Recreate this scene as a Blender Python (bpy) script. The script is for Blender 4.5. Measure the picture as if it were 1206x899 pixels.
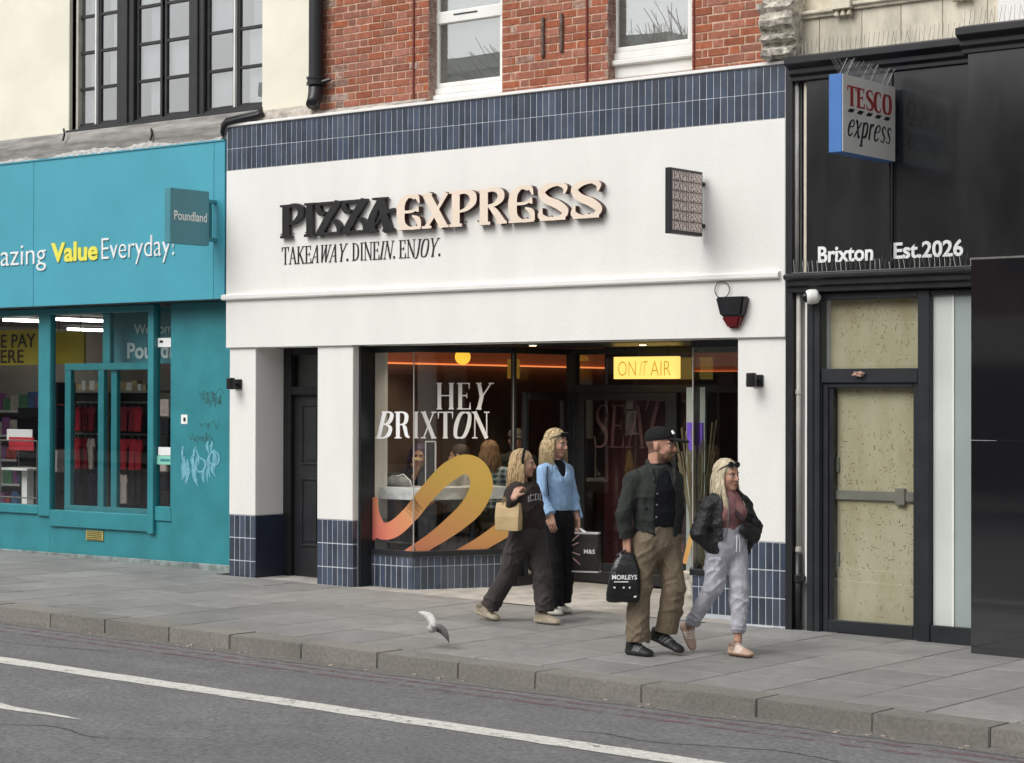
import bpy, bmesh, math, random
import numpy as np
from mathutils import Vector, Matrix
R = math.radians
random.seed(7); rng = np.random.default_rng(7)
S = bpy.context.scene
for o in list(bpy.data.objects): bpy.data.objects.remove(o)

# ---------------------------------------------------------------- camera
F = 2420.0
YAW, PIT, ROL = R(38.137), R(0.514), R(0.136)
CAM = np.array([9.005, -15.252, 1.95])
FW = np.array([-math.sin(YAW)*math.cos(PIT), math.cos(YAW)*math.cos(PIT), math.sin(PIT)])
_r = np.cross(FW, [0, 0, 1.]); _r /= np.linalg.norm(_r); _u = np.cross(_r, FW)
RT = _r*math.cos(ROL)+_u*math.sin(ROL); UP = -_r*math.sin(ROL)+_u*math.cos(ROL)
cam = bpy.data.cameras.new('camera'); camo = bpy.data.objects.new('camera', cam); S.collection.objects.link(camo)
cam.sensor_fit = 'HORIZONTAL'; cam.sensor_width = 36; cam.lens = 36*F/1206; cam.clip_end = 800
mw = Matrix.Identity(4)
for i in range(3):
    mw[i][0] = RT[i]; mw[i][1] = UP[i]; mw[i][2] = -FW[i]; mw[i][3] = CAM[i]
camo.matrix_world = mw; S.camera = camo

# ---------------------------------------------------------------- sky, sun, exposure (bright overcast)
W = bpy.data.worlds.new('World'); S.world = W; W.use_nodes = True
nt = W.node_tree; nt.nodes.clear()
sky = nt.nodes.new('ShaderNodeTexSky'); sky.sky_type = 'NISHITA'; sky.sun_disc = False
SUN = Vector((-0.22, -0.70, 0.78)).normalized()
sky.sun_elevation = math.asin(SUN.z); sky.sun_rotation = math.atan2(SUN.x, SUN.y) % (2*math.pi)
sky.dust_density = 4.0; sky.air_density = 1.0; sky.altitude = 20
hs = nt.nodes.new('ShaderNodeHueSaturation'); hs.inputs['Saturation'].default_value = 0.16
bg = nt.nodes.new('ShaderNodeBackground'); bg.inputs['Strength'].default_value = 0.15
wo = nt.nodes.new('ShaderNodeOutputWorld')
nt.links.new(sky.outputs[0], hs.inputs['Color']); nt.links.new(hs.outputs[0], bg.inputs['Color']); nt.links.new(bg.outputs[0], wo.inputs[0])
sl = bpy.data.lights.new('sun', 'SUN'); sl.energy = 0.9; sl.angle = R(38); sl.color = (1, .97, .93)
so = bpy.data.objects.new('sun', sl); S.collection.objects.link(so)
so.rotation_euler = (-SUN).to_track_quat('-Z', 'Y').to_euler(); so.location = (0, -8, 20)
S.view_settings.view_transform = 'Standard'; S.view_settings.look = 'None'
S.view_settings.exposure = 0.30; S.view_settings.gamma = 1; S.view_settings.use_curve_mapping = False
S.render.engine = 'CYCLES'

# ---------------------------------------------------------------- pixel -> place helpers (a pixel gives a direction, the plane gives the distance)
def ray(x, y): return FW+RT*((x-603)/F)-UP*((y-449.5)/F)
def fy(x, y, Y=0.0):
    d = ray(x, y); return CAM+d*((Y-CAM[1])/d[1])
def fx(x, y, X):
    d = ray(x, y); return CAM+d*((X-CAM[0])/d[0])
SL = -0.0135
def gz(x): return SL*x
def fg(x, y, dz=0.0):
    d = ray(x, y); return CAM+d*((dz-CAM[2]+SL*CAM[0])/(d[2]-SL*d[0]))

# ---------------------------------------------------------------- object helpers
COL = S.collection
ROOT = {}
def tag(o, label=None, cat=None, group=None, kind=None):
    if label: o['label'] = label
    if cat: o['category'] = cat
    if group: o['group'] = group
    if kind: o['kind'] = kind
    return o
def thing(name, label, cat, loc=(0, 0, 0), group=None):
    o = bpy.data.objects.new(name, None); COL.objects.link(o); o.location = loc; o.empty_display_size = .1
    ROOT[o] = np.array(loc, float); return tag(o, label, cat, group)
def mesh_obj(name, me, mat, parent=None, kind=None, label=None):
    o = bpy.data.objects.new(name, me); COL.objects.link(o)
    if mat is not None:
        for m in (mat if isinstance(mat, (list, tuple)) else [mat]): me.materials.append(m)
    if parent is not None: o.parent = parent; ROOT[o] = ROOT[parent]
    else: ROOT[o] = np.zeros(3)
    if kind: o['kind'] = kind
    if label: o['label'] = label
    return o
def inst(name, me, loc, parent, rot=None, scale=None):
    o = bpy.data.objects.new(name, me); COL.objects.link(o); o.parent = parent
    o.location = np.array(loc)-ROOT[parent]
    if rot: o.rotation_euler = rot
    if scale: o.scale = scale
    ROOT[o] = ROOT[parent]; return o
class MB:
    def __init__(s): s.v = []; s.f = []; s.mi = []
    def add(s, vs, fs, mi=0):
        b = len(s.v); s.v += [tuple(map(float, p)) for p in vs]
        for q in fs: s.f.append([b+i for i in q]); s.mi.append(mi)
        return s
    def hexa(s, p, mi=0): return s.add(p, [(0, 3, 2, 1), (4, 5, 6, 7), (0, 1, 5, 4), (1, 2, 6, 5), (2, 3, 7, 6), (3, 0, 4, 7)], mi)
    def box(s, x0, x1, y0, y1, z0, z1, mi=0):
        return s.hexa([(x0, y0, z0), (x1, y0, z0), (x1, y1, z0), (x0, y1, z0), (x0, y0, z1), (x1, y0, z1), (x1, y1, z1), (x0, y1, z1)], mi)
    def obox(s, c, U, V, N, hu, hv, hn, mi=0):
        c, U, V, N = (np.array(a, float) for a in (c, U, V, N))
        return s.hexa([c-U*hu-V*hv-N*hn, c+U*hu-V*hv-N*hn, c+U*hu+V*hv-N*hn, c-U*hu+V*hv-N*hn, c-U*hu-V*hv+N*hn, c+U*hu-V*hv+N*hn, c+U*hu+V*hv+N*hn, c-U*hu+V*hv+N*hn], mi)
    def wall(s, a, b, t, z0, z1, mi=0):
        # vertical slab from plan point a to b, thickness t to the left of a->b
        a = np.array(a, float); b = np.array(b, float); d = (b-a)/np.linalg.norm(b-a); n = np.array([-d[1], d[0]])*t
        q = [a, b, b+n, a+n]
        if t < 0: q = [a+n, b+n, b, a]
        return s.hexa([(*p, z0) for p in q]+[(*p, z1) for p in q], mi)
    def ext(s, poly, A, B, mi=0):
        # polygon (3D points) extruded by vector: A = list of 3D points, B = offset vector
        n = len(A); B = np.array(B, float); A = [np.array(p, float) for p in A]
        return s.add(A+[p+B for p in A], [tuple(range(n))[::-1], tuple(range(n, 2*n))]+[(i, (i+1) % n, n+(i+1) % n, n+i) for i in range(n)], mi)
    def profx(s, prof, x0, x1, mi=0):
        # closed profile in (y,z) swept from x0 to x1
        return s.ext(None, [(x0, y, z) for y, z in prof], (x1-x0, 0, 0), mi)
    def tube(s, path, r, n=8, caps=True, mi=0):
        P = [np.array(p, float) for p in path]; m = len(P)
        rr = r if hasattr(r, '__len__') else [r]*m
        vs = []; prev = None
        for i in range(m):
            d = P[min(i+1, m-1)]-P[max(i-1, 0)]; d /= (np.linalg.norm(d)+1e-12)
            if prev is None: a = np.cross(d, [0, 0, 1.]) if abs(d[2]) < .9 else np.cross(d, [1., 0, 0])
            else: a = prev-d*np.dot(prev, d)
            a /= (np.linalg.norm(a)+1e-12); prev = a; b = np.cross(d, a)
            for k in range(n):
                t = 2*math.pi*k/n; vs.append(P[i]+(a*math.cos(t)+b*math.sin(t))*rr[i])
        fs = [(i*n+k, i*n+(k+1) % n, (i+1)*n+(k+1) % n, (i+1)*n+k) for i in range(m-1) for k in range(n)]
        if caps: fs += [tuple(range(n))[::-1], tuple(range((m-1)*n, m*n))]
        return s.add(vs, fs, mi)
    def lathe(s, prof, c, axis=(0, 0, 1), n=24, mi=0):
        # prof: (radius, height along axis)
        ax = np.array(axis, float); ax /= np.linalg.norm(ax)
        path = [np.array(c)+ax*h for _, h in prof]
        a = np.cross(ax, [0, 0, 1.]) if abs(ax[2]) < .9 else np.array([1., 0, 0]); a /= np.linalg.norm(a); b = np.cross(ax, a)
        vs = [p+(a*math.cos(2*math.pi*k/n)+b*math.sin(2*math.pi*k/n))*max(r, 1e-4) for p, (r, _) in zip(path, prof) for k in range(n)]
        m = len(prof)
        fs = [(i*n+k, i*n+(k+1) % n, (i+1)*n+(k+1) % n, (i+1)*n+k) for i in range(m-1) for k in range(n)]
        fs += [tuple(range(n))[::-1], tuple(range((m-1)*n, m*n))]
        return s.add(vs, fs, mi)
    def mesh(s, name, off=(0, 0, 0), bevel=0, smooth=False, seg=1):
        me = bpy.data.meshes.new(name)
        off = np.array(off, float)
        me.from_pydata([tuple(np.array(p)-off) for p in s.v], [], s.f); me.update()
        bm = bmesh.new(); bm.from_mesh(me)
        if any(s.mi):
            bm.faces.ensure_lookup_table()
            for f, i in zip(bm.faces, s.mi): f.material_index = i
        bmesh.ops.recalc_face_normals(bm, faces=bm.faces)
        if bevel: bmesh.ops.bevel(bm, geom=[e for e in bm.edges if e.calc_face_angle(0) > .5], offset=bevel, segments=seg, affect='EDGES', clamp_overlap=True)
        bm.to_mesh(me); bm.free()
        if smooth:
            me.polygons.foreach_set('use_smooth', [True]*len(me.polygons))
        return me
    def build(s, name, mat, parent=None, bevel=0, smooth=False, kind=None, label=None, seg=1):
        off = ROOT[parent] if parent is not None else np.zeros(3)
        return mesh_obj(name, s.mesh(name, off, bevel, smooth, seg), mat, parent, kind, label)
def box(name, x0, x1, y0, y1, z0, z1, mat, parent=None, bevel=0, **k):
    return MB().box(x0, x1, y0, y1, z0, z1).build(name, mat, parent, bevel, **k)

# ---------------------------------------------------------------- materials
def srgb(h, k=1.0):
    h = h.lstrip('#'); c = [int(h[i:i+2], 16)/255 for i in (0, 2, 4)]
    return tuple(min(1, k*((x/12.92) if x <= .04045 else ((x+.055)/1.055)**2.4)) for x in c)
MATS = {}
def M(name, col, rough=.6, var=.12, sc=6.0, bump=0.0, bsc=60.0, metal=0.0, rnd=0.0, spec=.5, det=5, emit=None, estr=1.0, coat=0, stretch=None, rvar=0.1, col2=None, ramp=(.35, .65), attr=False, trans=0, bdist=.01):
    m = bpy.data.materials.new(name); m.use_nodes = True; t = m.node_tree; N = t.nodes; L = t.links
    b = N['Principled BSDF']; b.inputs['Roughness'].default_value = rough; b.inputs['Metallic'].default_value = metal
    b.inputs['Specular IOR Level'].default_value = spec
    if coat: b.inputs['Coat Weight'].default_value = coat; b.inputs['Coat Roughness'].default_value = .08
    geo = N.new('ShaderNodeNewGeometry'); pos = geo.outputs['Position']
    oi = N.new('ShaderNodeObjectInfo')
    if rnd or stretch:
        mp = N.new('ShaderNodeMapping'); L.new(pos, mp.inputs[0])
        if stretch: mp.inputs['Scale'].default_value = stretch
        pos = mp.outputs[0]
    nz = N.new('ShaderNodeTexNoise'); nz.inputs['Scale'].default_value = sc; nz.inputs['Detail'].default_value = det; nz.inputs['Roughness'].default_value = .6
    L.new(pos, nz.inputs['Vector'])
    cr = N.new('ShaderNodeValToRGB'); L.new(nz.outputs['Fac'], cr.inputs[0])
    cr.color_ramp.elements[0].position = ramp[0]; cr.color_ramp.elements[1].position = ramp[1]
    c = np.array(col)
    lo = c*(1-var); hi = np.array(col2) if col2 is not None else np.minimum(c*(1+var), 1)
    if col2 is not None: lo = c
    if attr: lo = np.full(3, 1-var); hi = np.full(3, 1.0)
    cr.color_ramp.elements[0].color = (*lo, 1); cr.color_ramp.elements[1].color = (*hi, 1)
    out = cr.outputs[0]
    if attr:
        at = N.new('ShaderNodeVertexColor'); at.layer_name = 'Col'
        mx = N.new('ShaderNodeMix'); mx.data_type = 'RGBA'; mx.blend_type = 'MULTIPLY'; mx.inputs[0].default_value = 1
        L.new(at.outputs[0], mx.inputs[6]); L.new(out, mx.inputs[7]); out = mx.outputs[2]
    if rnd:
        h = N.new('ShaderNodeHueSaturation'); mr = N.new('ShaderNodeMapRange'); mr.inputs[3].default_value = 1-rnd; mr.inputs[4].default_value = 1+rnd
        L.new(oi.outputs['Random'], mr.inputs[0]); L.new(mr.outputs[0], h.inputs['Value']); L.new(out, h.inputs['Color'])
        ml = N.new('ShaderNodeMath'); ml.operation = 'MULTIPLY'; ml.inputs[1].default_value = 7.31; L.new(oi.outputs['Random'], ml.inputs[0])
        fr = N.new('ShaderNodeMath'); fr.operation = 'FRACT'; L.new(ml.outputs[0], fr.inputs[0])
        m2 = N.new('ShaderNodeMapRange'); m2.inputs[3].default_value = 1-rnd*.6; m2.inputs[4].default_value = 1+rnd*.3
        L.new(fr.outputs[0], m2.inputs[0]); L.new(m2.outputs[0], h.inputs['Saturation']); out = h.outputs[0]
    L.new(out, b.inputs['Base Color'])
    if rvar:
        mr = N.new('ShaderNodeMapRange'); mr.inputs[3].default_value = max(.02, rough-rvar); mr.inputs[4].default_value = min(1, rough+rvar)
        L.new(nz.outputs['Fac'], mr.inputs[0]); L.new(mr.outputs[0], b.inputs['Roughness'])
    if bump:
        n2 = N.new('ShaderNodeTexNoise'); n2.inputs['Scale'].default_value = bsc; n2.inputs['Detail'].default_value = 4; L.new(pos, n2.inputs['Vector'])
        bp = N.new('ShaderNodeBump'); bp.inputs['Strength'].default_value = bump; bp.inputs['Distance'].default_value = bdist
        L.new(n2.outputs['Fac'], bp.inputs['Height']); L.new(bp.outputs[0], b.inputs['Normal'])
    if emit is not None:
        b.inputs['Emission Color'].default_value = (*emit, 1); b.inputs['Emission Strength'].default_value = estr
    if trans:
        tr = N.new('ShaderNodeBsdfTransparent'); mx = N.new('ShaderNodeMixShader'); mx.inputs[0].default_value = trans
        L.new(b.outputs[0], mx.inputs[1]); L.new(tr.outputs[0], mx.inputs[2]); L.new(mx.outputs[0], N['Material Output'].inputs[0])
    MATS[name] = m; return m
def glass(name, tint=(.92, .95, .94), ior=.04, rough=0.0):
    m = bpy.data.materials.new(name); m.use_nodes = True; t = m.node_tree; N = t.nodes; L = t.links; N.clear()
    o = N.new('ShaderNodeOutputMaterial'); tr = N.new('ShaderNodeBsdfTransparent'); tr.inputs[0].default_value = (*tint, 1)
    g = N.new('ShaderNodeBsdfGlossy'); g.inputs['Roughness'].default_value = rough; g.inputs[0].default_value = (1, 1, 1, 1)
    lw = N.new('ShaderNodeLayerWeight'); lw.inputs[0].default_value = .5
    pw = N.new('ShaderNodeMath'); pw.operation = 'POWER'; pw.inputs[1].default_value = 5; L.new(lw.outputs['Facing'], pw.inputs[0])
    ml = N.new('ShaderNodeMapRange'); ml.inputs[3].default_value = ior; ml.inputs[4].default_value = 1.0
    nz = N.new('ShaderNodeTexNoise'); nz.inputs['Scale'].default_value = 1.3; bp = N.new('ShaderNodeBump'); bp.inputs['Strength'].default_value = .02; bp.inputs['Distance'].default_value = .02
    geo = N.new('ShaderNodeNewGeometry'); L.new(geo.outputs['Position'], nz.inputs['Vector']); L.new(nz.outputs[0], bp.inputs['Height']); L.new(bp.outputs[0], g.inputs['Normal'])
    mx = N.new('ShaderNodeMixShader'); L.new(pw.outputs[0], ml.inputs[0]); L.new(ml.outputs[0], mx.inputs[0]); L.new(tr.outputs[0], mx.inputs[1]); L.new(g.outputs[0], mx.inputs[2]); L.new(mx.outputs[0], o.inputs[0])
    return m
def emis(name, col, s): return M(name, col, .5, .03, 3, emit=col, estr=s)

m_stucco = M('white_stucco', (.80, .79, .755), .75, .030, 1.6, .3, 55, stretch=(1.6, 1, .5), det=9)
m_stucco2 = M('white_paint', (.82, .81, .78), .6, .03, 2.5, .05, 90)
m_cream = M('cream_render', (.80, .77, .64), .8, .05, 1.6, .2, 40)
m_grout = M('pale_grout', (.50, .53, .57), .85, .1, 8, .2, 120)
m_tile = M('navy_glazed_tile', (.050, .066, .098), .25, .18, 5, .12, 25, rnd=.30, coat=.25, rvar=.06)
m_navy = M('navy_panel', (.022, .029, .050), .35, .1, 4, rvar=.05)
m_brick = M('red_brick', (.255, .078, .042), .85, .35, 22, .5, 90, rnd=.22, col2=(.37, .125, .068))
m_mortar = M('lime_mortar', (.50, .34, .245), .95, .35, 14, .6, 70)
m_brickd = M('weathered_brick', (.24, .10, .07), .9, .4, 18, .6, 80, rnd=.3, col2=(.44, .33, .27))
m_upvc = M('white_upvc', (.80, .80, .76), .35, .06, 3)
m_black = M('black_metal', (.013, .014, .016), .38, .2, 6, rvar=.08)
m_frame = M('charcoal_frame', (.016, .019, .023), .42, .15, 5, rvar=.08)
m_steelwin = M('dark_window_paint', (.022, .023, .025), .45, .2, 7)
m_door = M('charcoal_door', (.017, .018, .021), .5, .15, 5)
m_lead = M('weathered_lead', (.24, .23, .215), .75, .35, 6, .3, 30, stretch=(.4, 1, 3))
m_ledge = M('stained_stone', (.42, .38, .33), .9, .4, 7, .6, 35)
m_plastic = M('torn_white_plastic', (.40, .39, .37), .35, .4, 14, .6, 24, stretch=(1, 1, 2.5))
m_teal = M('teal_fascia', (.066, .355, .455), .42, .05, 1.3, .03, 30, rvar=.06)
m_teal2 = M('teal_paint', (.030, .228, .265), .42, .10, 3, .08, 45, rvar=.08)
m_tealsign = M('teal_sign_panel', (.065, .255, .305), .4, .04, 3)
m_white = M('white_print', (.85, .85, .84), .5, .02, 3)
m_yellow = M('yellow_print', (.85, .78, .10), .5, .03, 3)
m_concrete = M('pale_concrete', (.36, .34, .31), .85, .22, 5, .35, 60)
m_slab = M('grey_granite_slab', (.235, .231, .220), .66, .11, 7, .3, 190, rnd=.13, det=8)
m_joint = M('dark_joint_sand', (.045, .043, .040), .95, .3, 30, .4, 90)
m_kerb = M('granite_kerb', (.215, .205, .182), .8, .20, 40, .4, 160, rnd=.10, det=8)
m_asph = M('asphalt', (.10, .099, .101), .92, .3, 30, 1.0, 130, det=10, col2=(.24, .237, .237), ramp=(.30, .72))
m_line = M('worn_white_line', (.62, .61, .56), .8, .16, 26, .5, 200)
m_red = M('faded_red_line', (.215, .125, .135), .9, .2, 60, .6, 220)
m_granite = M('black_polished_granite', (.010, .010, .012), .05, .3, 90, rvar=.02, spec=1.0, coat=.6)
m_gloss = M('dark_glossy_panel', (.018, .020, .022), .14, .35, 2.2, .03, 5, rvar=.06, stretch=(1, 1, .35), spec=1.0)
m_stone = M('cream_faience', (.58, .53, .42), .5, .25, 5, .25, 30, rnd=.08, stretch=(1, 1, .4))
m_stonebr = M('crumbling_stone', (.46, .43, .37), .95, .5, 16, 1.0, 28)
m_board = M('plywood_board', (.44, .39, .24), .8, .18, 3.5, .1, 30, col2=(.54, .49, .34), stretch=(1.4, 1, .5))
m_scuff = M('dried_glue', (.20, .155, .075), .9, .3, 40)
m_frost = M('frosted_panel', (.60, .65, .61), .35, .06, 1.5)
m_frost2 = M('frosted_grey_panel', (.33, .38, .37), .35, .06, 1.5)
m_wire = M('bird_spike_wire', (.22, .22, .21), .4, .1, 20, metal=.6)
m_blue = M('blue_sign_edge', (.06, .18, .47), .4, .05, 4)
m_signgrey = M('pale_sign_face', (.60, .59, .56), .45, .05, 5)
m_redprint = M('dark_red_print', (.30, .022, .022), .5, .03, 4)
m_blackprint = M('black_print', (.012, .012, .013), .5, .05, 4)
m_letter = M('black_letter', (.016, .015, .015), .4, .1, 8)
m_lettercream = M('cream_letter_face', (.83, .70, .57), .45, .02, 4)
m_letterside = M('maroon_letter_return', (.060, .016, .012), .45, .05, 5)
m_pink = M('pale_pink_panel', (.84, .70, .64), .5, .04, 5)
m_maroon = M('maroon_wall', (.050, .0085, .009), .5, .25, 2.5)
m_maroonp = M('pale_maroon_print', (.23, .11, .11), .6, .1, 5)
m_intb = M('brown_interior_wall', (.11, .072, .055), .7, .25, 2)
m_dark = M('dark_interior', (.012, .011, .012), .7, .2, 3)
m_marble = M('white_marble', (.82, .82, .80), .25, .1, 7, col2=(.62, .63, .64), ramp=(.46, .6))
m_glass = glass('shop_glass', (.95, .96, .955), .05)
m_glassup = glass('upper_glass', (.72, .74, .74), .26)
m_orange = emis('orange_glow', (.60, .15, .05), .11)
m_orangeedge = emis('orange_light_strip', (1.0, .30, .09), .9)
m_globe = emis('amber_globe', (1.0, .52, .05), 1.05)
m_lit = emis('lit_yellow_face', (1.0, .70, .17), .90)
m_litprint = M('glowing_sign_print', (.70, .45, .04), .6, .05, 4, emit=(.85, .50, .05), estr=.45)  # print given its own glow to look paler on the lit box
m_tubelight = emis('white_tube_light', (1, .98, .92), 9.0)
m_store = M('store_wall', (.33, .31, .27), .8, .1, 2)
m_storefl = M('store_floor', (.30, .29, .27), .5, .1, 3)
# ---------------------------------------------------------------- lettering helpers
def catmull(P, W, n=7):
    P = np.array(P, float); W = np.array(W, float); out = []; ow = []
    Q = np.vstack([2*P[0]-P[1], P, 2*P[-1]-P[-2]])
    for i in range(1, len(Q)-2):
        for k in range(n):
            t = k/n; a, b, c, d = Q[i-1], Q[i], Q[i+1], Q[i+2]
            out.append(.5*((2*b)+(-a+c)*t+(2*a-5*b+4*c-d)*t*t+(-a+3*b-3*c+d)*t**3)); ow.append(W[i-1]*(1-t)+W[i]*t)
    out.append(P[-1]); ow.append(W[-1]); return np.array(out), np.array(ow)
def strip(pts, w, smooth=False):
    P = np.array(pts, float); W = np.array(w if hasattr(w, '__len__') else [w]*len(P), float)
    if len(W) != len(P): W = np.interp(np.linspace(0, 1, len(P)), np.linspace(0, 1, len(W)), W)
    if smooth and len(P) > 2: P, W = catmull(P, W)
    d = np.gradient(P, axis=0); d /= (np.linalg.norm(d, axis=1)[:, None]+1e-9); n = np.stack([-d[:, 1], d[:, 0]], 1)
    return P+n*W[:, None]/2, P-n*W[:, None]/2
def put_strokes(mb, strokes, fn, depth, base=0.0, step=.0003, mi=(0, 0)):
    # strokes in glyph units, fn(u,v,w) -> world point; front faces mi[0], sides mi[1]
    for i, st in enumerate(strokes):
        A, B = strip(*st); n = len(A); w1 = depth+i*step
        vs = [fn(*a, w1) for a in A]+[fn(*b, w1) for b in B]+[fn(*a, base) for a in A]+[fn(*b, base) for b in B]
        mb.add(vs, [(k, n+k, n+k+1, k+1) for k in range(n-1)], mi[0])
        sd = [(2*n+k, k, k+1, 2*n+k+1) for k in range(n-1)]+[(n+k, 3*n+k, 3*n+k+1, n+k+1) for k in range(n-1)]+[(0, 2*n, 3*n, n), (n-1, 2*n-1, 4*n-1, 3*n-1)]
        mb.add(vs, sd, mi[1])
def serif_font(T=.14, t=.04):
    V = lambda x, w=T, a=0, b=1: ([(x, a), (x, b)], w)
    H = lambda a, b, y, w=t: ([(a, y), (b, y)], w)
    e = t/2; s = .11
    sf = lambda *xy: [H(x-s-(T/2 if th else 0), x+s+(T/2 if th else 0), e if y == 0 else 1-e) for x, y, th in xy]
    C = lambda p, w: (p, w, True)
    G = {}
    G['H'] = ([V(.15), V(.63), H(.15, .63, .52)]+sf((.15, 0, 0), (.15, 1, 0), (.63, 0, 0), (.63, 1, 0)), .82)
    G['E'] = ([V(.15), H(.02, .52, 1-e), H(.15, .42, .52), H(.02, .55, e), ([(.51, 1), (.51, .76)], [.07, .02]), ([(.54, 0), (.55, .27)], [.08, .02]), ([(.42, .42), (.42, .62)], [.03, .03])], .64)
    G['Y'] = ([([(.12, 1), (.36, .46)], T*.95), ([(.62, 1), (.37, .46)], t*1.2), V(.36, T, 0, .5)]+sf((.12, 1, 0), (.62, 1, 0), (.36, 0, 0)), .72)
    G['B'] = ([V(.15), H(.02, .15, e), H(.02, .15, 1-e), C([(.15, 1-e), (.34, .98), (.47, .87), (.45, .65), (.33, .54), (.15, .53)], [t, t*1.4, T, T, t*1.4, t]), C([(.15, .53), (.36, .51), (.53, .38), (.52, .15), (.37, .03), (.15, e)], [t, t*1.4, T, T, t*1.4, t])], .64)
    G['P'] = ([V(.15), H(.02, .30, e), H(.02, .15, 1-e), C([(.15, 1-e), (.36, .97), (.50, .85), (.48, .62), (.35, .49), (.15, .47)], [t, t*1.4, T, T, t*1.4, t])], .60)
    G['R'] = ([V(.15), H(.02, .30, e), H(.02, .15, 1-e), C([(.15, 1-e), (.36, .97), (.49, .86), (.47, .64), (.35, .53), (.15, .52)], [t, t*1.4, T, T, t*1.4, t]), C([(.34, .53), (.43, .40), (.50, .12), (.62, .03)], [t, T, T*.9, t])], .68)
    G['I'] = ([V(.17)]+sf((.17, 0, 0), (.17, 1, 0)), .34)
    G['X'] = ([([(.12, 1), (.54, 0)], T), ([(.54, 1), (.12, 0)], t*1.2)]+sf((.12, 1, 0), (.54, 0, 0), (.54, 1, 0), (.12, 0, 0)), .68)
    G['T'] = ([V(.31), H(.01, .61, 1-e), ([(.03, 1), (.02, .74)], [.07, .02]), ([(.59, 1), (.60, .74)], [.07, .02])]+sf((.31, 0, 0)), .63)
    G['O'] = ([C([(.35, 1-e), (.17, .90), (.10, .5), (.17, .10), (.35, e), (.53, .10), (.60, .5), (.53, .90), (.35, 1-e)], [t, T*.9, T*1.1, T*.9, t, T*.9, T*1.1, T*.9, t])], .70)
    G['N'] = ([V(.13, t), V(.61, t), ([(.12, 1), (.61, 0)], T)]+sf((.11, 1, 0), (.13, 0, 0), (.61, 1, 0)), .74)
    G['S'] = ([C([(.50, .78), (.44, .95), (.27, .985), (.12, .86), (.14, .66), (.32, .50), (.48, .34), (.46, .10), (.28, .015), (.12, .06), (.07, .26)], [.03, t, t, T*.7, T, T*1.1, T, T*.7, t, t, .03])], .57)
    G['A'] = ([([(.10, 0), (.34, 1)], t*1.2), ([(.34, 1), (.60, 0)], T), H(.18, .50, .34)]+sf((.10, 0, 0), (.60, 0, 0)), .70)
    G['D'] = ([V(.15), C([(.03, 1-e), (.28, .97), (.50, .82), (.55, .5), (.50, .18), (.28, .03), (.03, e)], [t, t, T*.9, T*1.1, T*.9, t, t])], .67)
    G['K'] = ([V(.15), ([(.58, 1), (.16, .42)], t*1.3), ([(.27, .58), (.58, 0)], T)]+sf((.15, 0, 0), (.15, 1, 0), (.58, 1, 0), (.58, 0, 0)), .71)
    G['W'] = ([([(.10, 1), (.28, 0)], T), ([(.28, 0), (.45, 1)], t*1.2), ([(.43, 1), (.62, 0)], T), ([(.62, 0), (.80, 1)], t*1.2)]+sf((.10, 1, 0), (.44, 1, 0), (.80, 1, 0)), .88)
    G['J'] = ([C([(.25, 1), (.25, .3), (.20, .02), (.05, -.06)], [T, T, T*.7, t]), H(.10, .40, 1-e)], .40)
    G['C'] = ([C([(.53, .76), (.46, .95), (.30, .985), (.15, .85), (.10, .5), (.15, .15), (.30, .015), (.47, .06), (.54, .26)], [.03, t, t*1.2, T, T*1.1, T, t*1.2, t, .03])], .62)
    G['.'] = ([([(.08, .0), (.08, .14)], .14)], .20)
    G[' '] = ([], .26)
    G['e'] = ([C([(.12, .36), (.40, .42), (.42, .60), (.28, .66), (.13, .48), (.10, .22), (.20, .02), (.42, .14)], [t, t, T*.7, t, T, T, t*1.5, t])], .50)
    G['x'] = ([C([(.05, .58), (.14, .64), (.34, .04), (.45, .08)], [t, T, T, t]), ([(.45, .64), (.05, .0)], t*1.3)], .48)
    G['p'] = ([([(.15, .66), (.15, -.30)], T), H(.03, .28, -.30), C([(.15, .50), (.30, .66), (.44, .52), (.40, .14), (.15, .04)], [t, t*1.4, T, T, t])], .53)
    G['r'] = ([([(.13, .66), (.13, 0)], T), C([(.13, .40), (.24, .62), (.36, .62)], [t, T*.8, T])], .40)
    G['s'] = ([C([(.36, .54), (.24, .66), (.11, .54), (.22, .36), (.34, .22), (.28, .02), (.08, .08)], [.05, t, T*.8, T, T*.8, t, .05])], .42)
    return G
SERIF = serif_font(.155, .045); THIN = serif_font(.105, .035); FINE = serif_font(.06, .03); BOLD = serif_font(.19, .075)
def layout(G, text, ital=(), track=0.0, shear=.22):
    x = 0; out = []
    for i, ch in enumerate(text):
        st, ad = G[ch]; sh = shear if i in ital else 0; o = x
        out.append((ch, [([(p[0]+o+sh*(p[1]-.5), p[1]) for p in s[0]],)+tuple(s[1:]) for s in st])); x += ad+track
    return out, x-track
def lettering(name, G, text, fn_for, width, h, depth, mat, parent, ital=(), track=0.0, shear=.22, each=False, mi=(0, 0), base=0.0, partname='letter'):
    # fn_for(u,v,w): metres along, up, out
    L, tot = layout(G, text, ital, track, shear); kx = width/tot
    fn = lambda a, b, w: fn_for(a*kx, b*h, w)
    mb = MB()
    for j, (ch, st) in enumerate(L):
        if not st: continue
        if each: mb = MB()
        put_strokes(mb, st, fn, depth, base, mi=mi)
        if each: mb.build(partname, mat, parent)
    if not each: return mb.build(name, mat, parent)
def frame(O, U, V=(0, 0, 1), N=(0, -1, 0)):
    O, U, V, N = (np.array(a, float) for a in (O, U, V, N))
    return lambda u, v, w: O+U*u+V*v+N*w
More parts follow.
